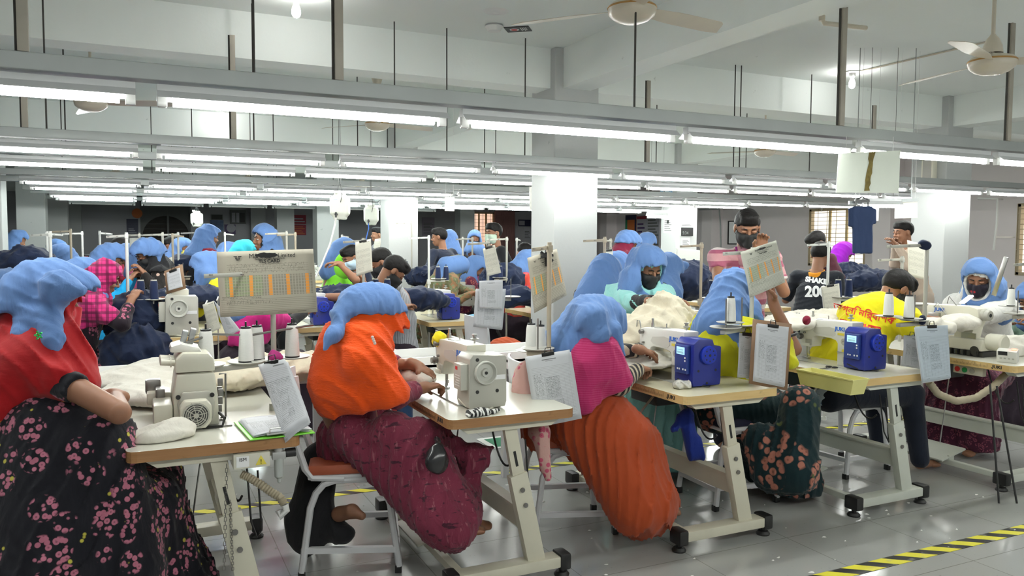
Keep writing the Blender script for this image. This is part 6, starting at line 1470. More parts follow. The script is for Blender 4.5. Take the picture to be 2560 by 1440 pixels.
named = [(316, 581, 6.0, 'white thread stand left of the plaid veiled worker holding two navy cones', 1, .62), (125, 578, 6.1, 'white thread stand with bright blue clip at the far left', 1, 0), (1512, 592, 6.3, 'bent tan thread stand right of the middle column', 2, 0),
         (1754, 606, 6.4, 'tan thread stand with two dark cones right of the turquoise worker', 2, .5), (2072, 603, 6.6, 'white thread stand before the man in the numbered black jersey', 1, .4), (1220, 600, 6.45, 'grey thread stand carrying a tilted white form', 0, 0), (908, 595, 6.35, 'grey thread stand carrying a pale form near the seated men', 0, .3), (2256, 640, 5.9, 'thin dark thread stand with forked wires behind the yellow vest', 0, 0)]
for px, py, d, lab, s_, cn in named:
    p = Wd(px, py, d); c = make_stand((p[0], p[1]), lab, top=p[2], arm_z=1.06, arm=(.18, -.06), plates=(.5, 1.0), hook=(-.14, .10), z0=.02, pm=(M_POLE, mat('white_tube', (.62, .63, .6), .35), M_TANP)[s_])
    if cn:
        for q in (.5, 1.0): make_cone('navy cone, %s one on the %s' % ('inner' if q < .7 else 'outer', ' '.join(lab.replace(' holding two navy cones', '').replace(' with two dark cones', '').split()[:9])), (p[0]+.18*q, p[1]-.06*q, 1.052), 'navy', h=.16, r=.032, group='navy cones on nearer stands')

# heaps of cloth
M_CRC = cloth('cream_jersey_cloth', (.64, .58, .45), wr=.35, ws=8, stretch=(1, 1, 1)); M_CRL = cloth('white_jersey_cloth', (.68, .65, .58), wr=.35, ws=8, stretch=(1, 1, 1)); M_NAVY = cloth('navy_cloth', (.010, .017, .045), wr=.35, ws=7, stretch=(1, 1, 1))
def heap(label, blobs, m, h=.012, amp=.02, fr=26, floor=None, seed=0, name='cloth_heap', cat='cloth', group=None):
    f_ = U(.05, *[ell(c, r) for c, r in blobs]); f_ = lump(f_, amp, fr, seed); f_ = folds(f_, amp*.8, (.6, .5, .3), 50, 1.2, seed+2); f_ = folds(f_, amp*.6, (-.4, .7, .4), 75, 1.3, seed+9)
    if floor is not None: f_ = SUB(f_, lambda P_: P_[:, 2]-floor, .004)
    cs = [c for c, r in blobs]; R_ = max(max(r) for c, r in blobs)+.04
    c0 = V3(blobs[0][0]); o = sdf_obj(name, f_, *bounds(cs, R_), h, m, None, (c0[0], c0[1], floor or c0[2])); o.location = (c0[0], c0[1], floor or c0[2])
    return setp(o, label, cat, group)
def hp_(px, py, z): return V3(Wz(px, py, z))
heap('big heap of cream jersey cloth piled before the turquoise worker', [(Wd(1650, 830, 4.75), (.26, .2, .19)), (Wd(1600, 850, 4.7), (.2, .2, .16)), (Wd(1715, 850, 4.8), (.26, .2, .14)), (Wd(1660, 775, 4.8), (.12, .12, .12)), (Wd(1580, 890, 4.6), (.2, .2, .08))], M_CRC, floor=.783, amp=.026, fr=24)
heap('flat spread of cream jersey cloth under the machine arm in the middle', [(Wd(1620, 905, 4.35), (.28, .16, .03)), (Wd(1580, 885, 4.45), (.2, .16, .04))], M_CRL, floor=.783, amp=.012, h=.010, seed=3)
heap('cream cloth bundle lying behind the left thread stand', [(Wd(580, 940, 3.85), (.18, .18, .07)), (Wd(520, 930, 3.95), (.16, .15, .06)), (Wd(640, 925, 4.0), (.2, .15, .08)), (Wd(740, 915, 4.15), (.25, .16, .08))], M_CRC, floor=.783, amp=.016, h=.010, seed=4)
heap('white cloth panels draped from the left table behind the overlock machine', [(Wd(360, 945, 3.85), (.26, .2, .06)), (Wd(400, 985, 3.55), (.16, .18, .05)), (Wd(440, 915, 4.0), (.2, .14, .05)), (Wd(330, 985, 3.6), (.16, .16, .05))], M_CRL, floor=.783, amp=.010, h=.010, seed=5)
heap('white cloth bundle with a red mark on the left front table corner', [(Wz(410, 1085, .80), (.1, .07, .035)), (Wz(375, 1095, .79), (.07, .06, .025)), (Wz(440, 1072, .81), (.06, .05, .04))], M_CRL, floor=.783, amp=.008, h=.006, fr=50, seed=6)
heap('cream garment under the orange shawled worker\'s hands', [(Wd(1045, 945, 3.85), (.08, .12, .05)), (Wd(1020, 925, 4.0), (.1, .1, .05))], M_CRL, floor=.783, amp=.012, h=.008, seed=7)
heap('white cloth pile on the right table beside the control box', [(Wd(2500, 880, 5.3), (.16, .14, .08)), (Wd(2545, 875, 5.35), (.2, .14, .10))], M_CRL, floor=.783, amp=.014, h=.011, seed=8)
heap('white cloth spread beyond the table with the yellow tray', [(Wd(2000, 800, 5.1), (.25, .2, .05)), (Wd(2080, 795, 5.3), (.3, .2, .06)), (Wd(1960, 810, 4.9), (.2, .15, .04))], M_CRL, floor=.783, amp=.014, h=.013, seed=9)
heap('white jersey fed to the knobbed machine on the right', [(Wd(2335, 815, 5.05), (.12, .14, .06)), (Wd(2400, 805, 5.2), (.14, .12, .06))], M_CRL, floor=.783, amp=.012, h=.010, seed=10)
heap('striped crumpled sleeve scraps lying on the table with the grey motored machine', [(Wz(1215, 1030, .79), (.07, .035, .014)), (Wz(1185, 1036, .79), (.05, .03, .01))], cloth('black_white_stripes', (.02, .02, .02), 'stripe', (.6, .6, .58), None, sc=55, wr=.3), floor=.783, amp=.006, h=.004, fr=70, seed=11)
heap('clear bag of white scraps beside the blue motored machine', [(Wz(1706, 962, .80), (.055, .045, .03))], mat('plastic_wrapped_scraps', (.62, .6, .55), .15, 0, .4, 60, bump=.5, bs=60), floor=.783, amp=.006, h=.004, fr=70, seed=12, name='scrap_bag', cat='bag')
navy = [(Wd(345, 800, 6.1), (.2, .2, .25), 'navy garment held up by the plaid veiled worker'), (Wd(345, 880, 5.9), (.22, .2, .22), 'navy garments hanging into the lap of the plaid veiled worker'), (Wd(480, 740, 6.9), (.3, .25, .10), 'navy cloth around the large handwheel machine'), (Wd(70, 655, 7.2), (.22, .2, .16), 'navy heap behind the second left row'),
        (Wd(1035, 745, 7.2), (.3, .2, .12), 'navy cloth under the hands of the bent man'), (Wd(860, 745, 7.3), (.3, .2, .14), 'navy garments in front of the man with surgical mask'), (Wd(1710, 700, 8.2), (.35, .3, .22), 'navy garments heaped behind the turquoise worker'), (Wd(1260, 700, 8.8), (.25, .2, .2), 'navy garments beside the tilted form'),
        (Wd(1290, 740, 8.0), (.2, .2, .12), 'navy garment lying left of the middle column'), (Wd(2110, 680, 9.3), (.4, .2, .12), 'navy garments on the table by the window'), (Wd(2180, 700, 8.4), (.35, .2, .12), 'white and navy cloth on the cutting table'), (Wd(1075, 690, 9.0), (.25, .2, .12), 'navy garments next to the red extinguisher'), (Wd(470, 655, 8.8), (.2, .2, .1), 'small navy heap in the far left rows')]
for i, (c, r, lab) in enumerate(navy):
    heap(lab, [(c, r), (c+np.array([r[0]*.6, 0, -.03]), (r[0]*.6, r[1]*.7, r[2]*.7)), (c-np.array([r[0]*.6, 0, .02]), (r[0]*.6, r[1]*.7, r[2]*.8))], M_NAVY, amp=.02, h=.016, seed=20+i, floor=max(.5, min(c[2]-r[2]*.7, .775)) if i not in (0, 1) else .62 if i == 0 else .35)
# ------------------------------------------------------------------ people farther back
def col(n, c, **k): return cloth(n, c, **k)
BLK = cloth('black_fabric', (.012, .012, .014)); NVY = cloth('navy_jacket', (.012, .017, .035)); PLAID = cloth('magenta_plaid', (.55, .03, .17), 'plaid', (.10, .008, .04), None, sc=15, wr=.3)
CAMO = cloth('camouflage_floral', (.10, .10, .05), 'camo', (.22, .12, .06), (.14, .17, .09), sc=16, wr=.4); GREYS = cloth('dark_grey_shirt', (.055, .058, .062)); SKT = cloth('dark_skirt', (.02, .012, .02))
MBK = mat('black_mask', (.012, .012, .013), .8, 0, 0); MSU = cloth('surgical_mask', (.45, .60, .72), wr=.2)
def W_(label, px, py, d, yaw=0, **k):
    kw = dict(dress=SKT, skirt=SKT, scarf=SCARF, pitch=30, h=.017 if d < 9 else .024, legs=False, feet=False); kw.update(k)
    if kw['skirt'] is None: kw['legs'] = False
    return person(label, Wd(px, py, d), yaw, **kw)
def Mn(label, px, py, d, yaw=0, **k):
    kw = dict(dress=GREYS, trousers=SKT, hair=True, pitch=25, h=.015 if d < 9 else .022, legs=True, feet=False, sleeve='short'); kw.update(k)
    return person(label, Wd(px, py, d), yaw, **kw)
pk = W_('woman in magenta plaid veil over a black floral dress lifting a navy garment', 262, 692, 5.9, 0, dress=cloth('black_pink_floral', (.016, .010, .016), 'floral', (.35, .10, .16), None, sc=9), skirt=cloth('black_pink_floral', (.016, .010, .016)), shawl=PLAID, h=.012, scarf=None, pitch=22, legs=True,
   scut=(V3(Wd(250, 815, 5.9)), (-.25, .1, 1)), hands=(Wd(395, 760, 6.2), Wd(347, 745, 5.9)), elbows=(None, Wd(305, 810, 5.7)), sleeve='three', shbrim=.03)
bl = sdf_obj('loose_blue_scarf', folds(U(.04, cap(Wd(225, 735, 5.95), Wd(205, 800, 5.9), .085, .07), cap(Wd(250, 740, 5.85), Wd(220, 760, 5.9), .07, .08), cap(Wd(205, 800, 5.9), Wd(200, 840, 5.85), .06, .03)), .012, (1, .4, 0), 36, .6), *bounds([Wd(225, 735, 5.95), Wd(200, 850, 5.85)], .16), .012, SCARF, pk['P'], pk['org'])
W_('woman in blue headscarf at the left edge behind the red shawled worker', 12, 735, 4.4, 20, h=.014, tails=[(V3(Wd(30, 740, 4.4)), V3(Wd(25, 830, 4.3)), .13, .14), (V3(Wd(10, 760, 4.4)), V3(Wd(5, 860, 4.3)), .16, .16)], scut=None)
W_('woman in blue headscarf with red collar near the second left column', 152, 642, 8.5, 160, dress=cloth('red_kameez', (.4, .015, .03)), pitch=30)
W_('woman in plain blue headscarf just behind the plaid veil', 208, 684, 6.6, 20)
i31 = W_('woman in blue headscarf and bright cyan dress', 278, 645, 7.3, -5, dress=cloth('cyan_dress', (.01, .30, .60)), skirt=cloth('cyan_dress', (.01, .30, .60)), h=.014, hands=(Wd(345, 690, 7.3), Wd(338, 700, 7.2)))
Mn('dark haired man half hidden behind the cyan dressed woman', 302, 618, 9.5, 20, dress=cloth('dull_red_shirt', (.3, .03, .05)))
W_('woman in blue headscarf leaning left behind the cyan dressed woman', 322, 640, 8.6, 170, dress=cloth('pink_kameez', (.5, .1, .2)))
W_('woman in black face veil under a blue headscarf and floral black dress', 368, 635, 7.5, 185, dress=cloth('black_cream_floral', (.015, .012, .012), 'dots', (.6, .42, .34), None, sc=16), shawl=BLK, scut=(V3(Wd(380, 680, 7.5)), (0, 0, 1)), scarf_low=.6, sctilt=-.3, mask=MBK, h=.013, hyaw=200, hands=(Wd(352, 685, 7.2), Wd(345, 690, 7.3)), tails=[(V3(Wd(390, 625, 7.5)), V3(Wd(394, 650, 7.5)), .06, .04)])
W_('woman with bright yellow face mask in the far left rows', 455, 620, 10.4, -10, dress=cloth('crimson_kameez', (.30, .012, .03)), mask=mat('yellow_mask', (.75, .70, .12), .7), h=.017, pitch=15, hyaw=-25)
Mn('man\'s face seen between stands in the far left rows', 428, 612, 11.5, 200, dress=GREYS)
W_('standing woman seen from behind in blue headscarf over a crimson shawl', 521, 592, 8.9, 20, stand=True, dress=BLK, skirt=None, trousers=BLK, shawl=cloth('crimson_shawl', (.24, .008, .03)), shead=False, pitch=5, scut=(V3(Wd(521, 640, 9.3)), (0, 0, 1)))
W_('woman in bright yellow tunic and blue headscarf facing left by the large card', 516, 665, 7.3, 178, dress=cloth('yellow_tunic', (.72, .66, .02)), h=.013, shawl=cloth('yellow_tunic', (.72, .66, .02)), shead=False, hands=(Wd(432, 738, 7.2), Wd(428, 742, 7.1)), sharm=(.5, .5), scut=(V3(Wd(500, 760, 7)), (0, 0, 1)), sleeve_m=cloth('grey_striped_sleeve', (.35, .36, .38), 'stripe', (.1, .1, .12), None, sc=60), tails=[(V3(Wd(500, 680, 7.25)), V3(Wd(478, 730, 7.2)), .09, .04), (V3(Wd(520, 690, 7.2)), V3(Wd(505, 725, 7.2)), .08, .05)])
W_('standing woman with bare face and blue headscarf above the large card', 660, 597, 8.2, 205, stand=True, dress=cloth('dark_patterned_tunic', (.05, .035, .04), 'dots', (.35, .25, .22), None, sc=22), skirt=None, trousers=BLK, h=.012, hyaw=192, pitch=2, eyes='open', shawl=BLK, scut=(V3(Wd(660, 640, 8.2)), (0, 0, 1)), scfront=.02, brim=-.01)
W_('woman in blue headscarf just above the top left of the large card', 572, 628, 11.2, 20)
W_('woman in sparkling cyan headscarf above the large card', 611, 628, 9.4, 20, scarf=cloth('cyan_scarf', (.05, .55, .68)))
W_('woman in blue headscarf behind the surgical masked man', 862, 622, 9.6, 10, dress=cloth('lime_vest', (.25, .75, .05)))
i15 = Mn('man with blue surgical mask reaching for the hanging hose', 879, 642, 8.2, 185, dress=NVY, mask=MSU, h=.013, pitch=28, hyaw=195, hands=(Wd(905, 705, 7.9), Wd(835, 658, 7.8)), elbows=(None, Wd(890, 700, 7.8)), sleeve=(1, .6), hdir=(None, (-.9, .3, .1)))
lv = sdf_obj('lime_vest', folds(ell(Wd(862, 665, 8.4), (.12, .10, .14)), .01, (1, 0, 0)), *bounds([Wd(862, 665, 8.4)], .2), .016, cloth('lime_vest', (.25, .75, .05)), i15['P'], i15['org'])
i13 = Mn('man in dark grey shirt with pale yellow collar bent over navy cloth', 985, 676, 6.5, -8, dress=GREYS, collar=cloth('pale_yellow_collar', (.72, .52, .22)), trousers=cloth('blue_jeans', (.02, .05, .12)), mask=MBK, pitch=48, h=.011, lean=.30, hands=(Wd(1010, 775, 6.9), Wd(1015, 770, 6.8)), sleeve='half', bulk=1.1)
i14 = Mn('man in black cap and grey striped shirt behind the bent man', 952, 655, 6.9, 170, dress=cloth('grey_striped_shirt', (.35, .36, .38), 'stripe', (.2, .2, .22), None, sc=60), hair='cap', mask=MBK, h=.013, pitch=30, hands=(Wd(745, 745, 7.1), None))
i17 = Mn('man looking left from behind the second middle column', 943, 586, 13.5, 190, stand=True, dress=cloth('grey_shirt', (.2, .2, .22)), pitch=0)
i18 = Mn('man in navy tracksuit jacket seen from behind', 1098, 592, 10.8, 120, stand=True, dress=NVY, sleeve='long', hyaw=150, pitch=5, h=.016, bulk=1.2)
W_('person in blue and black headscarf beside the navy jacket', 1122, 598, 11.5, 100, stand=True, dress=BLK, skirt=None, trousers=BLK, pitch=5)
i20 = Mn('man in white and black shirt with face mask looking left', 1234, 582, 9.6, 175, stand=True, dress=cloth('white_black_shirt', (.5, .5, .52), wr=.3), mask=cloth('green_white_mask', (.5, .62, .5)), h=.013, pitch=2, hyaw=190, sleeve='half')
bs = sdf_obj('black_shoulder_panel', U(.03, OFF(cap(i20['sh'][1], i20['el'][1], .072, .064), .004), OFF(cap(i20['sh'][0], i20['el'][0], .072, .064), .004)), *bounds(i20['sh']+i20['el'], .1), .014, BLK, i20['P'], i20['org'])
W_('dark dressed woman in blue headscarf facing the viewer by the pink window', 1186, 598, 12.0, 250, stand=True, dress=BLK, skirt=None, trousers=BLK, mask=MBK, pitch=8, h=.02, lanyard=cloth('magenta_lanyard', (.35, .02, .14)))
i22 = W_('woman in camouflage floral shawl bent down at the white machine', 1142, 668, 8.7, -5, dress=CAMO, skirt=CAMO, shawl=CAMO, scarf=None, pitch=60, h=.013, lean=.30, shbrim=.02, hands=(Wd(1195, 735, 8.4), Wd(1185, 740, 8.3)))
sdf_obj('blue_scarf_end', folds(U(.04, cap(Wd(1150, 662, 8.7), Wd(1118, 668, 8.6), .11, .12), cap(Wd(1118, 668, 8.6), Wd(1098, 695, 8.5), .09, .03)), .010, (1, .4, .4), 36, .6), *bounds([Wd(1150, 660, 8.7), Wd(1098, 695, 8.5)], .16), .014, SCARF, i22['P'], i22['org'])
W_('woman in smooth blue headscarf bent between the stands', 1192, 668, 9.4, -10, dress=cloth('maroon_floral', (.12, .02, .05), 'floral', (.4, .12, .1), None, sc=14), pitch=50)
W_('woman in magenta and blue headscarf behind the tilted form', 1186, 633, 10.8, 190, dress=BLK, shawl=cloth('magenta_cloth', (.55, .02, .2)))
W_('man and orange floral sleeves beside the middle column', 1312, 632, 9.8, -5, scarf=None, hair=True, trousers=None, pitch=40, dress=cloth('orange_floral_blouse', (.55, .06, .04), 'streak', (.75, .35, .25), (.35, .05, .2), sc=20))['P']['label'] = 'dark haired worker bending down left of the middle column'
W_('woman in orange floral blouse with blue headscarf left of the middle column', 1322, 655, 9.0, -5, dress=cloth('orange_floral_blouse', (.55, .06, .04)), pitch=45, h=.015)
W_('woman in pointed blue headscarf and maroon shawl right of the middle column', 1572, 606, 9.7, -10, stand=True, dress=cloth('maroon_dress', (.12, .006, .02)), skirt=None, trousers=BLK, shawl=cloth('maroon_shawl', (.14, .008, .03)), pitch=30, h=.015, scut=None, tails=[(V3(Wd(1560, 615, 9.7)), V3(Wd(1552, 640, 9.6)), .07, .03)], scarf_low=.5)
W_('woman in blue headscarf just behind the turquoise worker\'s head', 1618, 607, 10.6, 10, stand=True, dress=BLK, skirt=None, trousers=BLK)
W_('woman in blue headscarf low behind the tan stand', 1545, 662, 7.9, 15, pitch=40)
W_('woman in blue headscarf close to the middle column\'s right side', 1516, 680, 6.2, 20, pitch=35, tails=[(V3(Wd(1522, 690, 6.2)), V3(Wd(1518, 720, 6.1)), .10, .10)])
W_('woman in long blue headscarf right behind the turquoise worker', 1668, 672, 6.9, -10, dress=BLK, pitch=45, h=.014, tails=[(V3(Wd(1665, 680, 6.9)), V3(Wd(1680, 740, 6.7)), .11, .10), (V3(Wd(1690, 665, 7.0)), V3(Wd(1712, 662, 7.0)), .08, .04)])
i9 = Mn('man in black jersey with white number and orange collar seen from behind', 2052, 636, 7.6, 25, dress=cloth('black_jersey', (.014, .016, .022)), collar=cloth('orange_collar', (.72, .28, .02)), pitch=15, hyaw=15, h=.011, sleeve='half', bulk=1.12, hands=(Wd(1998, 700, 7.9), None))
i10 = Mn('man in maroon shirt bending toward the window table', 2042, 606, 8.6, 150, stand=True, base=tuple(Wd(2078, 640, 8.7)[:2]), dress=cloth('maroon_shirt', (.055, .012, .02)), sleeve='long', pitch=40, hyaw=165, h=.013)
W_('woman in vivid purple sequinned headscarf by the window', 2110, 632, 10.1, -10, scarf=cloth('purple_scarf', (.28, .01, .42)), dress=cloth('black_white_floral', (.015, .015, .017), 'floral', (.5, .5, .5), None, sc=18), pitch=35, h=.014, hands=(Wd(2160, 690, 9.0), Wd(2155, 695, 8.9)))
i12 = Mn('man in cream shirt standing in profile reading a paper near the right column', 2258, 580, 8.6, 160, stand=True, dress=cloth('cream_shirt', (.48, .38, .30)), trousers=cloth('cream_trousers', (.4, .33, .27)), sleeve='long', h=.013, pitch=5, hyaw=165, hands=(Wd(2235, 612, 8.3), Wd(2238, 612, 8.4)))
W_('woman in blue headscarf cut by the right edge', 2575, 745, 6.6, 190, h=.015, dress=cloth('mint_kameez', (.45, .62, .5)))
W_('woman glimpsed in the gap beside the left column', 46, 598, 11.5, 20, stand=True, dress=BLK, skirt=None, trousers=BLK)
W_('woman in blue headscarf seen over the veiled worker', 140, 620, 12.0, 160)
W_('woman in dark clothes with magenta shawl behind the large card', 690, 722, 6.2, 0, dress=BLK, shawl=cloth('magenta_cloth', (.55, .02, .2)), hands=(Wd(745, 790, 6.6), Wd(770, 782, 6.55)), sleeve='long', lean=.2)

# keep only those distant tables nobody is standing or sitting in
for x, Y, c, m_ in FARSET:
    if any(x-.28 < q.location.x < x+.88 and Y-.25 < q.location.y < Y+1.45 for q in PEOPLE):
        for root in (c, m_):
            for k_ in list(root.children_recursive): bpy.data.objects.remove(k_)
            bpy.data.objects.remove(root)
lettering(i9, (2043, 702), 7.4, 'SHAKIB', .065, M_WTXT, bold=.004, rot=R(-8), sx=1.05)
lettering(i9, (2040, 730), 7.4, '200', .14, M_WTXT, bold=.006)
# ------------------------------------------------------------------ windows
def winmat(name, c1, c2, st):
    m, nt, b = _nt(name); tc = N(nt, 'ShaderNodeTexCoord'); s = N(nt, 'ShaderNodeSeparateXYZ'); nt.links.new(tc.outputs['Generated'], s.inputs[0])
    n = N(nt, 'ShaderNodeTexNoise'); n.inputs['Scale'].default_value = 2.5; nt.links.new(tc.outputs['Generated'], n.inputs[0])
    c = mixc(nt, n.outputs[0], c1, c2); nt.links.new(c, b.inputs['Emission Color']); b.inputs['Emission Strength'].default_value = st; b.inputs['Base Color'].default_value = (.6, .55, .45, 1); return m
M_WLIT = winmat('daylit_frosted_pane', (.95, .86, .66), (1, .98, .95), .62); M_WPINK = winmat('daylit_pink_curtained_pane', (.95, .52, .36), (1, .78, .62), .42)
M_WFR = mat('beige_window_frame', (.42, .34, .22), .5); M_ALU = mat('yellowish_sash', (.62, .50, .28), .5)
def window(n, fixed, lo, hi, axis, lit, label, nb=14):
    (a0, z0), (a1, z1) = lo, hi
    t = empty('window_%d' % n, (0, 0, 0)); t['kind'] = 'structure'; t['label'] = label
    def P(a, off, z): return (fixed+off, a, z) if axis == 'X' else (a, fixed+off, z)
    def slab(a, b_, c, d, o1, o2, mb): mb.ab(P(a, o1, c), P(b_, o2, d)); return mb
    slab(a0, a1, z0, z1, .10, .12, MB()).build('pane', lit, t, False)
    f_ = MB()
    for (p, q, r_, s_) in ((a0, a1, z0, z0+.05), (a0, a1, z1-.05, z1), (a0, a0+.05, z0, z1), (a1-.05, a1, z0, z1)): slab(p, q, r_, s_, .0, .14, f_)
    f_.build('window_frame', M_WFR, t, False)
    g = MB(); m_ = (a0+a1)/2
    for c in (a0+(a1-a0)*.36, a0+(a1-a0)*.66): slab(c-.03, c+.03, z0, z1, .06, .09, g)
    g.build('sash', M_ALU, t, False)
    g = MB()
    for i in range(nb+1):
        z = z0+(z1-z0)*i/nb; g.cyl(P(a0, -.01, z), P(a1, -.01, z), .006, 0, 6)
    for i in range(7):
        a = a0+(a1-a0)*i/6; g.cyl(P(a, -.01, z0), P(a, -.01, z1), .006, 0, 6)
    g.build('security_grille', M_WFR, t)
window(1, XR, (WINR[0][0], WINR[0][2]), (WINR[0][1], WINR[0][3]), 'X', M_WLIT, 'grilled window glowing with cream daylight behind the hanging navy shirt')
window(2, XR, (WINR[1][0], WINR[1][2]), (WINR[1][1], WINR[1][3]), 'X', M_WLIT, 'grilled window glowing with daylight at the right edge')
window(3, YF, (WINF[0][0], WINF[0][2]), (WINF[0][1], WINF[0][3]), 'Y', M_WPINK, 'distant grilled window with pinkish curtain light left of the middle column')
# big dark arched louvre opening in the far wall
t = empty('window_4', (0, 0, 0)); t['kind'] = 'structure'; t['label'] = 'large dark louvred opening with an arched plate in the far wall'
M_DKM = mat('dark_louvre', (.035, .033, .03), .6); M_DKF = mat('dull_grey_frame', (.12, .125, .12), .6)
x0, x1, z0, z1 = SHUT; mb = MB(); mb.ab((x0, YF+.15, z0), (x1, YF+.17, z1)); mb.build('backing', M_DKM, t, False)
g = MB()
for i in range(16): g.box(((x0+x1)/2, YF+.1, z0+(z1-z0)*(i+.5)/16), (x1-x0, .02, (z1-z0)/18), 0, (R(35), 0, 0))
g.build('louvre_slats', mat('louvre_slat', (.06, .056, .05), .5), t, False)
g = MB()
cx, cz, rr_ = (x0+x1)/2, z1-1.15, (x1-x0)/2-.05
out = [(x0, z1), (x0, z1-1.15)]+[(cx+rr_*math.cos(R(180-a)), cz+rr_*.95*math.sin(R(a))) for a in range(0, 181, 12)]+[(x1, z1-1.15), (x1, z1)]
n_ = len(out); 
for i in range(1, n_-2): 
    p, q = out[i], out[i+1]
    g.add([(p[0], YF+.03, p[1]), (q[0], YF+.03, q[1]), (q[0], YF+.03, z1), (p[0], YF+.03, z1), (p[0], YF+.06, p[1]), (q[0], YF+.06, q[1]), (q[0], YF+.06, z1), (p[0], YF+.06, z1)], [(0, 1, 2, 3), (7, 6, 5, 4), (0, 4, 5, 1)])
g.build('arched_plate', M_DKF, t, False)
g = MB()
for a in (x0, x0+(x1-x0)*.52, x1-.06): g.ab((a, YF-.01, z0), (a+.06, YF+.05, z1))
g.ab((x0, YF-.01, z1-.06), (x1, YF+.05, z1)); g.build('window_frame', M_DKF, t, False)
# pink curtain and board near the far window
def flat(name, cat, label, pts, where, m, th=.02, X=None, Y=None, extra=None):
    """rectangular flat thing on a wall; pts = two opposite pixels"""
    (a0, b0), (a1, b1) = pts
    if Y is not None: p, q = WY(a0, b0, Y), WY(a1, b1, Y); lo = (min(p[0], q[0]), Y-th, min(p[2], q[2])); hi = (max(p[0], q[0]), Y, max(p[2], q[2]))
    else: p, q = WX(a0, b0, X), WX(a1, b1, X); lo = (X-th, min(p[1], q[1]), min(p[2], q[2])); hi = (X, max(p[1], q[1]), max(p[2], q[2]))
    t = empty(name, lo, 0, label, cat); s = [hi[i]-lo[i] for i in range(3)]
    MB().ab((0, 0, 0), s).build('panel', m, t, False)
    if extra: extra(t, s, 'Y' if Y is not None else 'X')
    return t
def bands(rows, face=.003):
    def f_(t, s, ax):
        for (u0, v0, u1, v1, m, nm) in rows:
            if ax == 'Y': a, b_ = (s[0]*u0, -face, s[2]*v0), (s[0]*u1, 0, s[2]*v1)
            else: a, b_ = (-face, s[1]*(1-u1), s[2]*v0), (0, s[1]*(1-u0), s[2]*v1)
            MB().ab(a, b_).build(nm, m, t, False)
    return f_
NAVP = mat('navy_poster', (.012, .014, .05), .5, 0, 0); PURP = mat('purple_poster', (.06, .03, .12), .5, 0, 0); ORG = mat('orange_print', (.62, .17, .04), .6, 0, 0); GRN = mat('green_print', (.02, .22, .10), .6, 0, 0); PALE = mat('pale_print_grey', (.42, .42, .46), .6, 0, .2, 60)
CRIM = mat('crimson_print', (.30, .02, .04), .6, 0, 0); MAPC = mat('map_print', (.10, .16, .28), .6, 0, .5, 8)
lines_ = lambda m, n, u0=.1, u1=.9, v0=.1, v1=.75: [(u0, v0+(v1-v0)*i/n, u1-.12*(i % 3), v0+(v1-v0)*(i+.42)/n, m, 'printed_line') for i in range(n)]
yw = YF-.001
t = flat('poster', 'poster', 'navy poster with round red and white emblem on the far wall', ((316, 547), (346, 584)), 0, NAVP, Y=yw, extra=bands(lines_(PALE, 3, .15, .85, .06, .4)))
MB().lathe([(0, 0), (.15, 0), (.15, .01)], axis='Y', n=20).build('emblem', ORG, t).location = (.3, -.012, .62)
flat('poster', 'poster', 'pale sheet with curled pattern above the hanging scarf heads on the far wall', ((505, 552), (523, 568)), 0, PALE, Y=yw)
flat('poster', 'poster', 'blue map poster on the far wall', ((525, 550), (559, 577)), 0, MAPC, Y=yw)
flat('picture_frame', 'frame', 'dark rectangular frame above the blue map poster', ((527, 536), (557, 550)), 0, M_DKF, Y=yw, extra=bands([(.06, .1, .94, .9, M_DKM, 'picture')]))
t = flat('poster', 'poster', 'purple poster with pale circle on the far wall', ((561, 561), (589, 586)), 0, PURP, Y=yw)
MB().lathe([(0, 0), (.14, 0), (.14, .01)], axis='Y', n=20).build('emblem', PALE, t).location = (.2, -.012, .2)
flat('electric_panel', 'panel', 'grey electric distribution panel with dark switches on the far wall', ((575, 525), (614, 560)), 0, M_DKF, th=.12, Y=yw, extra=bands([(.08, .1, .3, .8, PALE, 'switch'), (.36, .1, .55, .8, PALE, 'switch'), (.62, .1, .92, .8, M_DKM, 'switch')], .03))
flat('poster', 'poster', 'upper crimson poster between two distant columns', ((731, 537), (765, 560)), 0, CRIM, Y=yw, extra=bands(lines_(PALE, 2, .1, .9, .2, .8)))
flat('poster', 'poster', 'lower crimson poster between two distant columns', ((731, 561), (765, 588)), 0, CRIM, Y=yw, extra=bands(lines_(ORG, 5, .1, .9, .1, .9)))
flat('poster', 'poster', 'grey printed notice on the dim wall above the navy jacket', ((1055, 543), (1086, 590)), 0, mat('dim_notice', (.28, .25, .30), .6), Y=yw, extra=bands(lines_(M_DKF, 8)))
flat('notice_board', 'board', 'dark blue and white notice near the middle column', ((1296, 549), (1326, 566)), 0, NAVP, Y=yw, extra=bands([(.05, .15, .5, .85, PALE, 'printed_sheet')]))
flat('poster', 'poster', 'grey notice below the blue notice near the middle column', ((1310, 568), (1326, 598)), 0, PALE, Y=yw, extra=bands(lines_(M_DKF, 5)))
o = sdf_obj('pink_curtain', folds(rbox(WY(1262, 590, YF-.15), (.42, .05, .95), .03), .03, (1, 0, 0), 60, .3), *bounds([WY(1262, 590, YF-.15)], 1.1), .035, cloth('dusty_pink_curtain', (.30, .16, .15)), None, tuple(WY(1262, 590, YF-.15))); o.location = tuple(WY(1262, 590, YF-.15)); MB().cyl((-.6, .0, .93), (.6, 0, .93), .02).bar((-.55, 0, .93), (-.55, .155, .93), .03).bar((.55, 0, .93), (.55, .155, .93), .03).build('curtain_rod', M_DKF, o); setp(o, 'dusty pink curtain drawn beside the far glowing window', 'curtain')
xw = XR-.001
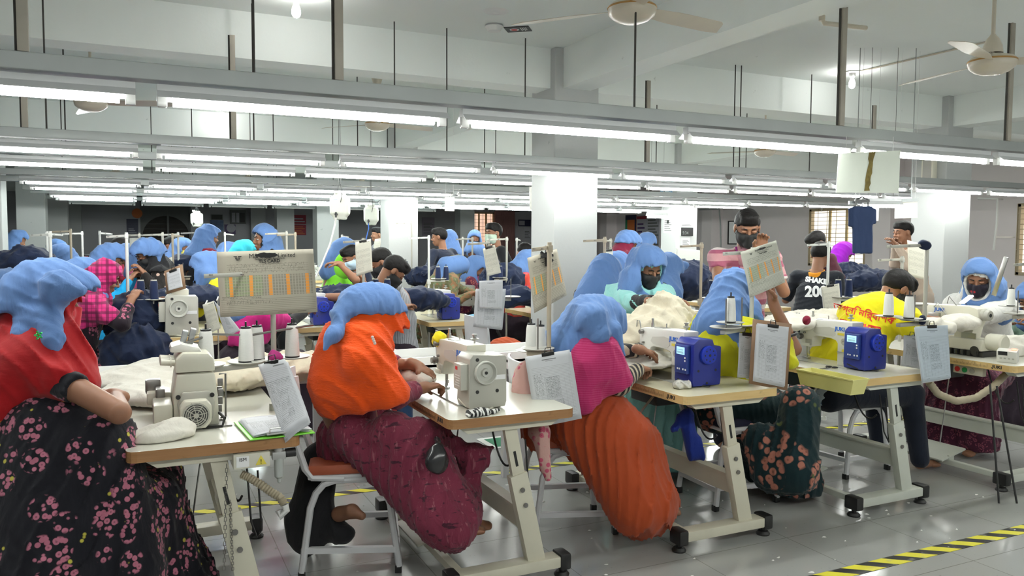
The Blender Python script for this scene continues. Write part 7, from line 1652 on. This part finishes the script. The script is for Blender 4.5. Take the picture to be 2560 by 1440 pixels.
flat('poster', 'poster', 'orange and green columned poster with blue heading right of the middle column', ((1565, 538), (1591, 640)), 0, ORG, X=xw, extra=bands([(0, 0, .18, .88, GRN, 'green_column'), (0, .88, 1, 1, NAVP, 'heading'), (.85, 0, 1, .88, NAVP, 'border')]))
flat('poster', 'poster', 'lilac printed poster with red heading beside the orange poster', ((1593, 538), (1617, 640)), 0, PALE, X=xw, extra=bands([(.03, .90, .97, .97, CRIM, 'heading')]+lines_(PURP, 8, .1, .8, .1, .85)))
flat('poster', 'poster', 'grey text poster just left of the column with the clock', ((1619, 540), (1648, 640)), 0, PALE, X=xw, extra=bands(lines_(M_DKF, 12, .08, .95, .05, .95)))
flat('notice_board', 'board', 'white notice board with black frame behind the standing man', ((1821, 552), (1898, 612)), 0, M_BLACK, X=xw, extra=bands([(.05, .05, .45, .95, M_WTXT, 'pinned_sheet'), (.55, .45, .93, .95, PALE, 'pinned_sheet'), (.55, .05, .95, .4, NAVP, 'pinned_sheet')]))
flat('poster', 'poster', 'pale text sheet beside the window behind the hanging navy shirt', ((2186, 556), (2212, 640)), 0, PALE, X=xw, extra=bands(lines_(M_DKF, 9, .08, .95, .05, .9)))
# conduits along the right wall
for lab, pts in (('thick grey conduit running along the upper right wall', [(1747, 494), (1900, 489), (2010, 483), (2110, 470)]), ('thin grey conduit below the thick one on the right wall', [(1747, 505), (1830, 501), (1900, 494)]),
                 ('grey conduit with a bend dropping down the pink wall', [(1747, 524), (1798, 523), (1801, 560), (1803, 640)]), ('white conduit dropping down the wall right of the right column', [(2445, 496), (2494, 497), (2492, 560), (2484, 625)])):
    ps = [WX(a, b_, XR-.52) for a, b_ in pts]; g_ = MB().tube(ps, .032 if 'thick' in lab else .02, 0, 8)
    q_ = (ps[0]+ps[1])/2
    for e in () if 'white' not in lab else (ps[0]*.7+ps[1]*.3, ps[-2]*.5+ps[-1]*.5): g_.bar(tuple(e), (XR-.001, e[1], e[2]), .02)
    o = g_.build('conduit', M_RAIL if 'white' not in lab else M_WHT); setp(o, lab, 'conduit')
def cctv(px, py, label):
    p = WX(px, py, XR-.22); t = empty('security_camera', tuple(p), 0, label, 'security camera')
    MB().box((0, .0, 0), (.2, .1, .09), 0, None, .02).build('camera_body', M_WHT, t); MB().cyl((-.1, 0, 0), (-.13, 0, 0), .045, 0, 16).build('lens_hood', M_BLACK, t)
    MB().cyl((.05, 0, 0), (.22, 0, .0), .015, 0, 8).build('bracket', M_WHT, t); MB().tube([(.08, 0, -.03), (.14, 0, -.25), (.2, 0, -.1)], .008, 0, 6).build('cable', M_WHT, t)
cctv(2043, 500, 'white security camera above the window with the hanging shirt'); cctv(2553, 479, 'dark lensed security camera at the upper right edge')
# clock, papers and digital clock on the column
cf = 8.75-.2251
pc = WX(1667, 487, cf); t = empty('wall_clock', tuple(pc), 0, 'pale blue rimmed round wall clock on the left face of the right rear column', 'clock')
MB().lathe([(0, 0), (.17, 0), (.18, -.012), (.165, -.035), (.15, -.03)], axis='X', n=32).build('rim', mat('pale_blue_rim', (.30, .45, .62), .35), t)
MB().lathe([(0, -.022), (.152, -.022), (.152, -.015)], axis='X', n=32).build('dial', mat('pale_dial', (.60, .68, .74), .4), t)
g = MB()
for i in range(12): a = i*math.pi/6; g.box((-.024, .12*math.sin(a), .12*math.cos(a)), (.003, .02, .02))
g.build('hour_mark', mat('blue_marks', (.10, .25, .45), .5, 0, 0), t, False)
MB().bar((-.026, 0, 0), (-.026, .05, .08), .006, .003).build('hand', M_BLACK, t, False); MB().bar((-.028, 0, 0), (-.028, -.08, .03), .006, .003).build('hand', M_BLACK, t, False)
def colsheet(name, cat, lab, pts, m, X=None, Y=None, rows=()): return flat(name, cat, lab, pts, 0, m, th=.004, X=X, Y=Y, extra=bands(list(rows), .002))
colsheet('paper_notice', 'notice', 'printed notice sheet with two small pictures under the wall clock', ((1660, 537), (1681, 582)), M_WTXT, X=cf-.0005, rows=lines_(M_DKF, 6)+[(.35, .5, .6, .7, M_BLACK, 'picture')])
t = flat('digital_clock', 'clock', 'black digital clock showing numbers on the right rear column', ((1703, 569), (1730, 590)), 0, M_BLACK, th=.03, Y=11.5-.2251)
s_ = t.children if False else None
text('5:34', .075, Matrix(((1, 0, 0, .07), (0, 0, -1, -.002), (0, 1, 0, .05), (0, 0, 0, 1))), 'display_digits', mat('dim_digits', (.22, .24, .24), .5, 0, 0), t, sx=1.0)
colsheet('paper_notice', 'notice', 'white printed sheet above the digital clock', ((1701, 556), (1731, 568)), M_WTXT, Y=11.5-.2255, rows=lines_(M_DKF, 2, .1, .9, .2, .8))
colsheet('paper_notice', 'notice', 'small printed list below the digital clock', ((1704, 594), (1724, 614)), M_WTXT, Y=11.5-.2255, rows=lines_(M_DKF, 5))
# speaker on the right column
p = WX(2323, 425, 8.75-.2251-.04); t = empty('wall_speaker', tuple(p), 0, 'beige rectangular loudspeaker high on the left face of the right column', 'speaker')
MB().box((0, 0, 0), (.08, .15, .27), 0, None, .008).build('cabinet', M_CREAM, t); MB().box((-.041, 0, .01), (.004, .11, .22), 0, None, 0).build('grille', mat('grey_mesh', (.36, .35, .32), .6), t, False)
# signs hung from the rails
def hung(name, lab, pts, d, m, strings=2, th=.004, short=False):
    C_ = q4(pts, d); t = empty(name, tuple(C_[0]), 0, lab, 'hanging board'); c0 = C_[0]; C_ = [c-c0 for c in C_]; dirv = unit(FW)
    vs = [tuple(c) for c in C_]+[tuple(c+dirv*th) for c in C_]; MB().add(vs, [(0, 3, 2, 1), (4, 5, 6, 7), (0, 1, 5, 4), (1, 2, 6, 5), (2, 3, 7, 6), (3, 0, 4, 7)]).build('board', m, t, False)
    for k_ in range(strings):
        u = .12+.76*k_/max(1, strings-1); p = C_[0]*(1-u)+C_[1]*u; MB().cyl(tuple(p), tuple(p+np.array([0, 0, max(.03, (2.14 if short else ZC)-(c0+p)[2])])), .0012, 0, 6).build('string', M_WHT, t)
    return t, C_
t, C_ = hung('torn_board', 'cream board with a torn brown strip hanging from the front light rail', [(2097, 384), (2251, 376), (2247, 483), (2090, 481)], 4.62, mat('glossy_cream_board', (.66, .70, .62), .3), short=True)
g = MB(); rs = random.Random(8); L_, Rr = [], []
for i in range(12):
    v = i/11; base = C_[0]*(1-v)+C_[3]*v; e = C_[1]-C_[0]; L_.append(base+e*(.50-.04*v+rs.uniform(-.012, .012))-FW*.002); Rr.append(base+e*(.585-.05*v+rs.uniform(-.012, .012))-FW*.002)
g.add([tuple(x) for x in L_+Rr], [(i, i+1, 12+i+1, 12+i) for i in range(11)]); g.build('torn_strip', mat('brown_fibreboard', (.16, .12, .03), .8, 0, .5, 40), t, False)
hung('white_board', 'blank white board hanging from the bar before the window', [(2142, 520), (2197, 516), (2196, 552), (2141, 550)], 7.0, M_WHITE)
hung('white_board', 'blank white board hanging touching the right column', [(2238, 502), (2294, 499), (2294, 545), (2237, 546)], 7.1, M_WHITE)
hung('white_board', 'small blank white card hanging from a rail left of the middle column', [(1112, 493), (1136, 493), (1136, 528), (1112, 527)], 8.8, M_WHITE)
hung('white_board', 'narrow white board seen edge on at the left face of the middle column', [(1323, 468), (1334, 466), (1334, 524), (1324, 526)], 7.6, M_WHITE)
# suspended bar with lone strip light and the hanging navy shirt
a, b_ = Wd(2122, 507, 7.0), Wd(2295, 499, 7.0)
o = MB().bar(a, b_, .03).cyl(tuple(a+(b_-a)*.1), (a[0]+(b_-a)[0]*.1, a[1]+(b_-a)[1]*.1, ZC), .004, 0, 6).cyl(tuple(a+(b_-a)*.9), (a[0]+(b_-a)[0]*.9, a[1]+(b_-a)[1]*.9, ZC), .004, 0, 6).build('suspension_bar', M_RAIL, None, False); setp(o, 'short grey bar hanging before the right wall window', 'bar')
lone_light(tuple(Wd(2152, 519, 6.98)), math.atan2(*(b_-a)[[1, 0]]), 'short strip light hanging above the blank white board'); 
L0 = [o for o in bpy.data.objects if o.get('label') == 'short strip light hanging above the blank white board'][0]; L0.scale = (.30, 1, 1)
lone_light(tuple(Wd(1618, 545, 13.0)), R(-20), 'small lit strip light in front of the lilac poster'); L0 = [o for o in bpy.data.objects if o.get('label') == 'small lit strip light in front of the lilac poster'][0]; L0.scale = (.28, 1.6, 1.6)
sc_ = Wd(2156, 575, 6.9); sx_ = RT; 
f_ = U(.02, rbox(sc_, (.088, .02, .21), .018, np.stack([RT, FW, UP])), rbox(sc_-RT*.095+UP*.11, (.03, .018, .085), .015, np.stack([RT, FW, UP])), rbox(sc_+RT*.095+UP*.12, (.028, .018, .07), .015, np.stack([RT, FW, UP])))
o = sdf_obj('hanging_shirt', folds(f_, .006, RT, 80, .4), *bounds([sc_], .3), .009, cloth('navy_jersey', (.020, .035, .085)), None, tuple(sc_)); o.location = tuple(sc_); setp(o, 'navy blue tee shirt hanging from a black clip before the window', 'shirt')
g = MB().bar(Wd(2137, 503, 6.95), Wd(2173, 503, 6.95), .02, .03); g.tube([Wd(2140, 500, 6.95), Wd(2155, 492, 6.95), Wd(2171, 500, 6.95)], .006, 0, 6); g.tube([Wd(2140, 503, 6.9), Wd(2140, 522, 6.9)], .008, 0, 6); g.tube([Wd(2170, 503, 6.9), Wd(2170, 522, 6.9)], .008, 0, 6)
o = g.build('hanger_clip', M_BLACK); setp(o, 'black clip hanger holding the navy tee shirt', 'hanger')
# ------------------------------------------------------------------ jerrycans on straps
def jerry(px, py, d, lab, hose, hcol):
    c = Wd(px, py, d); Rm = np.stack([RT, unit(V3(FW[0], FW[1], 0)), V3(0, 0, 1)]); K = lambda a, b_, z: c+Rm[0]*a+Rm[1]*b_+V3(0, 0, z)
    f_ = U(.02, rbox(K(0, 0, .0), (.088, .065, .095), .035, Rm), rbox(K(0, 0, -.10), (.06, .05, .03), .02, Rm), rbox(K(0, 0, .11), (.05, .03, .018), .012, Rm))
    f_ = SUB(f_, cap(K(0, -.1, -.145), K(0, .1, -.145), .018), .01)
    t = empty('jerrycan', tuple(c), 0, lab, 'jerrycan')
    o = sdf_obj('can_body', f_, *bounds([c], .17), .007, mat('milky_plastic', (.66, .68, .60), .35), t, tuple(c))
    MB().cyl(tuple(K(-.03, -.05, .115)-c), tuple(K(-.03, -.05, .14)-c), .022, 0, 14).build('cap', M_WHT, t)
    MB().cyl(tuple(K(-.02, -.06, -.08)-c), tuple(K(-.02, -.09, -.08)-c), .012, 0, 12).cyl(tuple(K(-.02, -.085, -.06)-c), tuple(K(-.02, -.085, -.11)-c), .008, 0, 10).build('tap', M_BLACK, t)
    g = MB()
    for q in (-1, 1): g.tube([K(q*.03, 0, .12)-c, K(q*.01, 0, .2)-c, np.array([0, 0, ZC-c[2]])], .002, 0, 6)
    g.tube([K(.02, -.07, .2)-c, K(.035, -.07, .1)-c, K(.02, -.07, .03)-c], .003, 0, 6); g.build('strap', M_BCABLE, t)
    MB().build if False else None
    text('––––', .02, frame_m(K(-.03, -.067, .06)-c, Rm[0], (0, 0, 1)), 'printed_label', M_INKB, t)
    if hose: MB().tube([K(-.02, -.085, -.11)-c]+[Wd(a, b_, e)-c for a, b_, e in hose], .009 if hcol is M_WHT else .006, 0, 8).build('hose', hcol, t)
jerry(850, 515, 7.4, 'white plastic jerrycan hung on black straps with a thick white hose', [(838, 560, 7.35), (825, 610, 7.3), (805, 660, 7.3), (790, 690, 7.3), (782, 702, 7.3)], M_WHT)
jerry(928, 537, 9.9, 'white plastic jerrycan hanging left of the second middle column with thin blue tube', [(922, 570, 9.8), (915, 600, 9.8), (905, 630, 9.8)], M_INKB)
jerry(492, 547, 12.9, 'small distant white jerrycan hanging before the dark louvred opening', None, None)
# extinguishers
def extinguisher(p, lab):
    t = empty('fire_extinguisher', tuple(p), 0, lab, 'fire extinguisher'); MB().lathe([(0, 0), (.07, 0), (.075, .01), (.075, .38), (.06, .43), (.025, .46), (.025, .48)], n=24).build('cylinder', M_RED, t)
    MB().lathe([(.0755, .12), (.0765, .12), (.0765, .3), (.0755, .3)], n=24).build('label_band', M_WTXT, t); MB().box((0, 0, .5), (.11, .03, .035), 0, None, .006).build('handle', M_BLACK, t)
    MB().tube([(.03, 0, .48), (.11, 0, .46), (.13, 0, .3), (.12, 0, .12)], .01, 0, 8).build('hose', M_BLACK, t)
p = Wd(1057, 700, 10.9); extinguisher((p[0], p[1], .9-.35), 'red fire extinguisher beside the second middle column')
MB_ = MB().box((p[0], p[1], .27), (.3, .3, .54), 0, None, .01).build('extinguisher_stand', M_CREAM); setp(MB_, 'low pale stand carrying the red extinguisher by the column', 'stand')
p = Wd(215, 630, 13.0); extinguisher((p[0], p[1], .75), 'distant red fire extinguisher against the grey wall at the left')
MB_ = MB().box((p[0], p[1], .37), (.3, .3, .74), 0, None, .01).build('extinguisher_stand', M_CREAM); setp(MB_, 'low pale stand carrying the distant red extinguisher', 'stand')
# ------------------------------------------------------------------ small things around the front row
heap('small yellow cloth bag set on the head of the grey motored machine', [(Wd(1100, 842, 3.92), (.034, .03, .03)), (Wd(1092, 858, 3.92), (.018, .018, .014))], cloth('yellow_knit', (.72, .60, .02)), h=.004, amp=.004, fr=80, seed=31, name='cloth_bundle')
heap('dark red cloth scrap tied on the head of the machine above the yellow tray', [(Wd(2017, 800, 4.35), (.022, .02, .026))], cloth('wine_cloth', (.25, .02, .05)), h=.004, amp=.003, fr=80, seed=32, name='cloth_scrap')
heap('magenta and black hair tie wound on the left thread stand', [(Wd(694, 893, 3.42), (.022, .018, .012)), (Wd(683, 888, 3.42), (.014, .012, .022))], cloth('magenta_knit', (.35, .03, .16)), h=.004, amp=.003, fr=90, seed=33, name='hair_tie', cat='hair tie')
heap('black cloth knotted at the top of the tall stand', [(Wd(2308, 610, 4.63), (.03, .025, .022)), (Wd(2318, 616, 4.63), (.018, .016, .014))], M_NAVY, h=.004, amp=.004, fr=80, seed=34, name='cloth_knot')
heap('black cloth knotted low on the tall stand', [(Wd(2306, 800, 4.6), (.024, .02, .03))], M_NAVY, h=.004, amp=.004, fr=80, seed=35, name='cloth_knot')
g = MB(); c = Wd(1367, 640, 3.86)
g.bar(c-RT*.03+UP*.02, c+RT*.03-UP*.025, .022, .014).bar(c+RT*.032+UP*.004, c-RT*.03-UP*.004, .02, .012).bar(c+UP*.05, c-UP*.05, .02, .012)
o = g.build('binder_clip', M_BLACK, None, False); setp(o, 'black binder clip holding the record card in front of the column', 'clip')
t = empty('scissors', tuple(Wz(2062, 922, TZ+.004)), R(10), 'black handled scissors and tweezers beside the yellow tray', 'scissors')
for q in (-1, 1): MB().bar((-.06, .01*q, .002), (.05, -.012*q, .003), .006, .003).build('blade', M_BOLT, t, False); MB().tube([(.07+.02*math.cos(a), -.02*q+.012*math.sin(a), .004) for a in [k_*math.pi/5 for k_ in range(10)]], .004, 0, 6, close=True).build('handle', M_BLACK, t)
t = empty('scissors', tuple(Wz(394, 822, TZ+.004)), R(80), 'grey scissors lying on the wide table in the second row', 'scissors')
for q in (-1, 1): MB().bar((-.06, .01*q, .002), (.05, -.012*q, .003), .008, .003).build('blade', M_STEEL, t, False); MB().tube([(.07+.02*math.cos(a), -.02*q+.012*math.sin(a), .004) for a in [k_*math.pi/5 for k_ in range(10)]], .004, 0, 6, close=True).build('handle', M_STEEL, t)
# pneumatic unit, hose and control box under the first table
t = empty('control_unit', tuple(Wd(630, 1152, 2.92)), R(0), 'cream control unit with warning triangle under the left front table', 'control unit')
MB().box((0, .06, 0), (.13, .12, .055), 0, None, .004).build('case', M_CREAM, t); MB().ab((-.055, -.0015, -.02), (-.01, .0, .02)).build('printed_label', M_WTXT, t, False)
text('ISM', .018, Matrix(((1, 0, 0, -.032), (0, 0, -1, -.003), (0, 1, 0, .008), (0, 0, 0, 1))), 'printed_text', M_INK, t)
MB().add([(.012, -.0015, -.018), (.052, -.0015, -.018), (.032, -.0015, .018)], [(0, 1, 2)]).build('warning_triangle', M_YEL, t, False)
text('!', .024, Matrix(((1, 0, 0, .032), (0, 0, -1, -.003), (0, 1, 0, -.006), (0, 0, 0, 1))), 'printed_text', M_INK, t)
t = empty('air_filter', tuple(Wd(697, 1160, 3.0)), 0, 'small grey air filter regulator hanging under the left front table corner', 'air filter')
MB().cyl((0, 0, .05), (0, 0, .10), .018, 0, 16).box((0, 0, .035), (.05, .03, .03), 0, None, .004).build('filter_head', mat('silver_paint', (.45, .45, .44), .35, .5), t)
MB().lathe([(0, -.075), (.006, -.07), (.008, -.055), (.016, -.048), (.018, .0), (.017, .025)], n=18).build('bowl', mat('smoky_clear', (.4, .42, .40), .15), t); MB().cyl((.025, 0, .04), (.062, 0, .04), .017, 0, 16).build('pressure_gauge', M_BLACK, t)
g = MB(); ps = [Wd(a, b_, 2.98) for a, b_ in ((604, 1185), (625, 1195), (650, 1210), (675, 1228), (700, 1243), (712, 1262))]
pts = []; rs_ = []
for i in range(len(ps)-1):
    for k_ in range(8): pts.append(ps[i]*(1-k_/8)+ps[i+1]*(k_/8)); rs_.append(.017 if k_ % 2 else .0135)
o = MB().tube(pts, rs_, 0, 12).build('suction_hose', M_HOSE); setp(o, 'ribbed beige suction hose under the left front table', 'hose')
o = MB().tube([Wd(712, 1262, 2.98), Wd(716, 1275, 2.98), Wd(702, 1290, 2.98), Wd(697, 1275, 2.98)], .014, 0, 10).build('hose_end', mat('frosted_plastic', (.6, .6, .58), .3)); setp(o, 'frosted plastic end piece of the ribbed hose', 'hose end')
def chain(pa, pb, d, lab):
    a, b_ = Wd(*pa, d), Wd(*pb, d); n_ = 26; g = MB()
    for i in range(n_):
        p = a+(b_-a)*i/n_; r_ = np.array([.004, 0, 0]) if i % 2 else np.array([0, .004, 0]); L = (b_-a)/n_
        g.tube([p+r_, p+r_+L*1.1, p-r_+L*1.1, p-r_], .0012, 0, 5, close=True)
    o = g.build('chain', M_BOLT); setp(o, lab, 'chain')
chain((567, 1160), (560, 1425), 2.9, 'dark chain hanging from the left front table, left one of two'); chain((575, 1250), (582, 1425), 2.95, 'dark chain hanging beside the left table leg, right one of two')
ps = [Wd(2322, 955, 4.6), Wd(2345, 985, 4.65), Wd(2390, 1003, 4.7), Wd(2440, 995, 4.8), Wd(2485, 965, 4.9), Wd(2520, 930, 5.0)]
pts = []; rs_ = []
for i in range(len(ps)-1):
    for k_ in range(8): pts.append(ps[i]*(1-k_/8)+ps[i+1]*(k_/8)); rs_.append(.023 if k_ % 2 else .020)
o = MB().tube(pts, rs_, 0, 12).build('suction_hose', M_HOSE); setp(o, 'ribbed brown hose sagging under the right front table', 'hose')
for k_, (a, b_) in enumerate((((2475, 960), (2500, 1200)), ((2492, 965), (2545, 1195)))):
    o = MB().tube(catenary(Wd(a[0], a[1], 4.75), V3(Wd(b_[0], b_[1], 4.6))*V3(1, 1, 0)+V3(0, 0, .008), .0), .006, 0, 8).build('cable', M_BCABLE); setp(o, 'grey cable dropping from the switch box, %s of two' % ('left' if k_ == 0 else 'right'), 'cable')
# cloths hanging from chairs
c_dup = cloth('pink_floral_dupatta', (.50, .30, .27), 'floral', (.45, .08, .14), None, sc=9)
f_ = U(.04, cap(Wd(1318, 935, 3.95), Wd(1310, 985, 3.9), .07, .06), cap(Wd(1310, 985, 3.9), Wd(1350, 1080, 3.75), .05, .045), cap(Wd(1350, 1080, 3.72), Wd(1370, 1195, 3.68), .05, .022))
o = sdf_obj('dupatta', folds(f_, .012, RT, 90, .6), *bounds([Wd(1318, 935, 3.95), Wd(1370, 1195, 3.68)], .12), .009, c_dup, i3['P'], i3['org'])
f_ = U(.03, cap(Wd(1720, 1035, 4.25), Wd(1680, 1075, 4.2), .03, .02), cap(Wd(1715, 1045, 4.25), Wd(1735, 1135, 4.2), .045, .04), cap(Wd(1735, 1100, 4.2), Wd(1755, 1140, 4.2), .03, .02))
o = sdf_obj('blue_cloth', folds(f_, .010, RT, 90, .6), *bounds([Wd(1720, 1035, 4.25), Wd(1755, 1140, 4.2)], .1), .008, cloth('royal_blue_cloth', (.012, .03, .22)), None, tuple(Wd(1720, 1060, 4.25))); o.location = tuple(Wd(1720, 1060, 4.25)); setp(o, 'royal blue cloth hanging off the chair seat in the middle', 'cloth')
f_ = U(.05, cap(Wd(800, 1150, 3.75), Wd(775, 1290, 3.7), .09, .10), cap(Wd(775, 1290, 3.7), Wd(860, 1335, 3.6), .09, .05), cap(Wd(775, 1300, 3.7), Wd(770, 1340, 3.65), .10, .09))
sdf_obj('trousers', folds(f_, .010, RT, 60, .6), *bounds([Wd(800, 1150, 3.75), Wd(775, 1290, 3.7), Wd(860, 1335, 3.6)], .14), .010, BLK, i2['P'], i2['org'])
f_ = U(.02, cap(Wd(848, 1285, 3.6), Wd(880, 1278, 3.55), .036, .030), cap(Wd(880, 1278, 3.55), Wd(905, 1290, 3.52), .028, .018)); sdf_obj('foot', f_, *bounds([Wd(848, 1285, 3.6), Wd(905, 1290, 3.52)], .05), .006, M_SKIN2, i2['P'], i2['org'])
f_ = lump(U(.02, ell(Wd(1092, 1150, 3.35), (.05, .04, .06)), cap(Wd(1092, 1115, 3.36), Wd(1092, 1100, 3.4), .02, .012)), .008, 50, 3)
o = sdf_obj('plastic_bag', f_, *bounds([Wd(1092, 1140, 3.35)], .1), .005, mat('black_polythene', (.02, .02, .022), .18, 0, 0), None, tuple(Wd(1092, 1150, 3.35))); o.location = tuple(Wd(1092, 1150, 3.35)); setp(o, 'small black polythene bag hanging under the table against the maroon dress', 'bag')
heap('orange red garment lying on a seat in the second row', [(Wd(1262, 862, 6.6), (.14, .12, .06)), (Wd(1295, 868, 6.6), (.1, .08, .03))], cloth('rust_cloth', (.50, .09, .03)), h=.010, amp=.010, seed=41, name='garment', cat='garment')
t = empty('plastic_stool', tuple(V3(Wd(925, 878, 5.6))*V3(1, 1, 0)), 0, 'red plastic stool behind the orange shawled worker', 'stool'); zs = Wd(925, 878, 5.6)[2]
MB().box((0, 0, zs), (.32, .3, .05), 0, None, .02).build('seat', M_REDP, t)
for a, b_ in ((1, 1), (1, -1), (-1, 1), (-1, -1)): MB().bar((a*.12, b_*.11, zs), (a*.15, b_*.14, 0), .03).build('leg', M_REDP, t, False)
heap('pale blue mask and cloth scraps beside the second row blue machine', [(Wz(1180, 792, .80), (.05, .05, .025)), (Wz(1192, 785, .80), (.04, .04, .03))], cloth('pale_blue_scraps', (.20, .42, .60)), h=.006, amp=.008, fr=60, seed=42, name='cloth_scrap')
heap('pink pincushion on the second row table', [(Wz(1102, 790, .80), (.03, .03, .022))], cloth('pink_cushion', (.45, .14, .16)), h=.005, amp=.002, fr=40, seed=43, name='pincushion', cat='pincushion')
# white clothes pile trolley edges: extra white boards on the trough
for x_, lab in ((-.9, 'white laminated shelf divider at the left'), (1.75, 'white laminated shelf divider near the orange shawled worker')):
    o = MB().ab((x_, 4.26, .816), (x_+.02, 4.6, .93)).build('shelf_divider', M_WHT, None, False); setp(o, lab, 'divider')

c = dup(ch5, *[float(v) for v in Wd(1262, 900, 6.6)[:2]], 'white steel chair carrying the orange red garment'); 
o = MB().ab((2.955, 3.72, TZ-.03), (3.54, 4.2, TZ)).ab((3.2, 4.1, 0), (3.24, 4.14, TZ-.03)).ab((3.0, 4.1, 0), (3.04, 4.14, TZ-.03)).build('extension_board', M_WHT, None, False); setp(o, 'white extension board between the tables under the heap of cream cloth', 'board')

for lab in ('short strip light hanging above the blank white board', 'small lit strip light in front of the lilac poster'):
    L0 = [o for o in bpy.data.objects if o.get('label') == lab][0]
    for u in (.2, .95): MB().cyl((u, 0, .08), (u, 0, (ZC-L0.location.z)/L0.scale[2]), .004, 0, 6).build('hanger_rod', M_ROD, L0)
for lab in ('beige printed sheet hanging under the large beige card', 'white printed sheets sticking out beneath the large beige card', 'white form beside the black veiled worker'):
    L0 = [o for o in bpy.data.objects if o.get('label') == lab][0]; q = L0.location
    MB().tube([(.02, .02, 0), (.05, .25, .01), (.05, .3, -.05), (.05, .3, .02-q.z)], .005, 0, 6).build('holder_rod', M_POLE, L0)
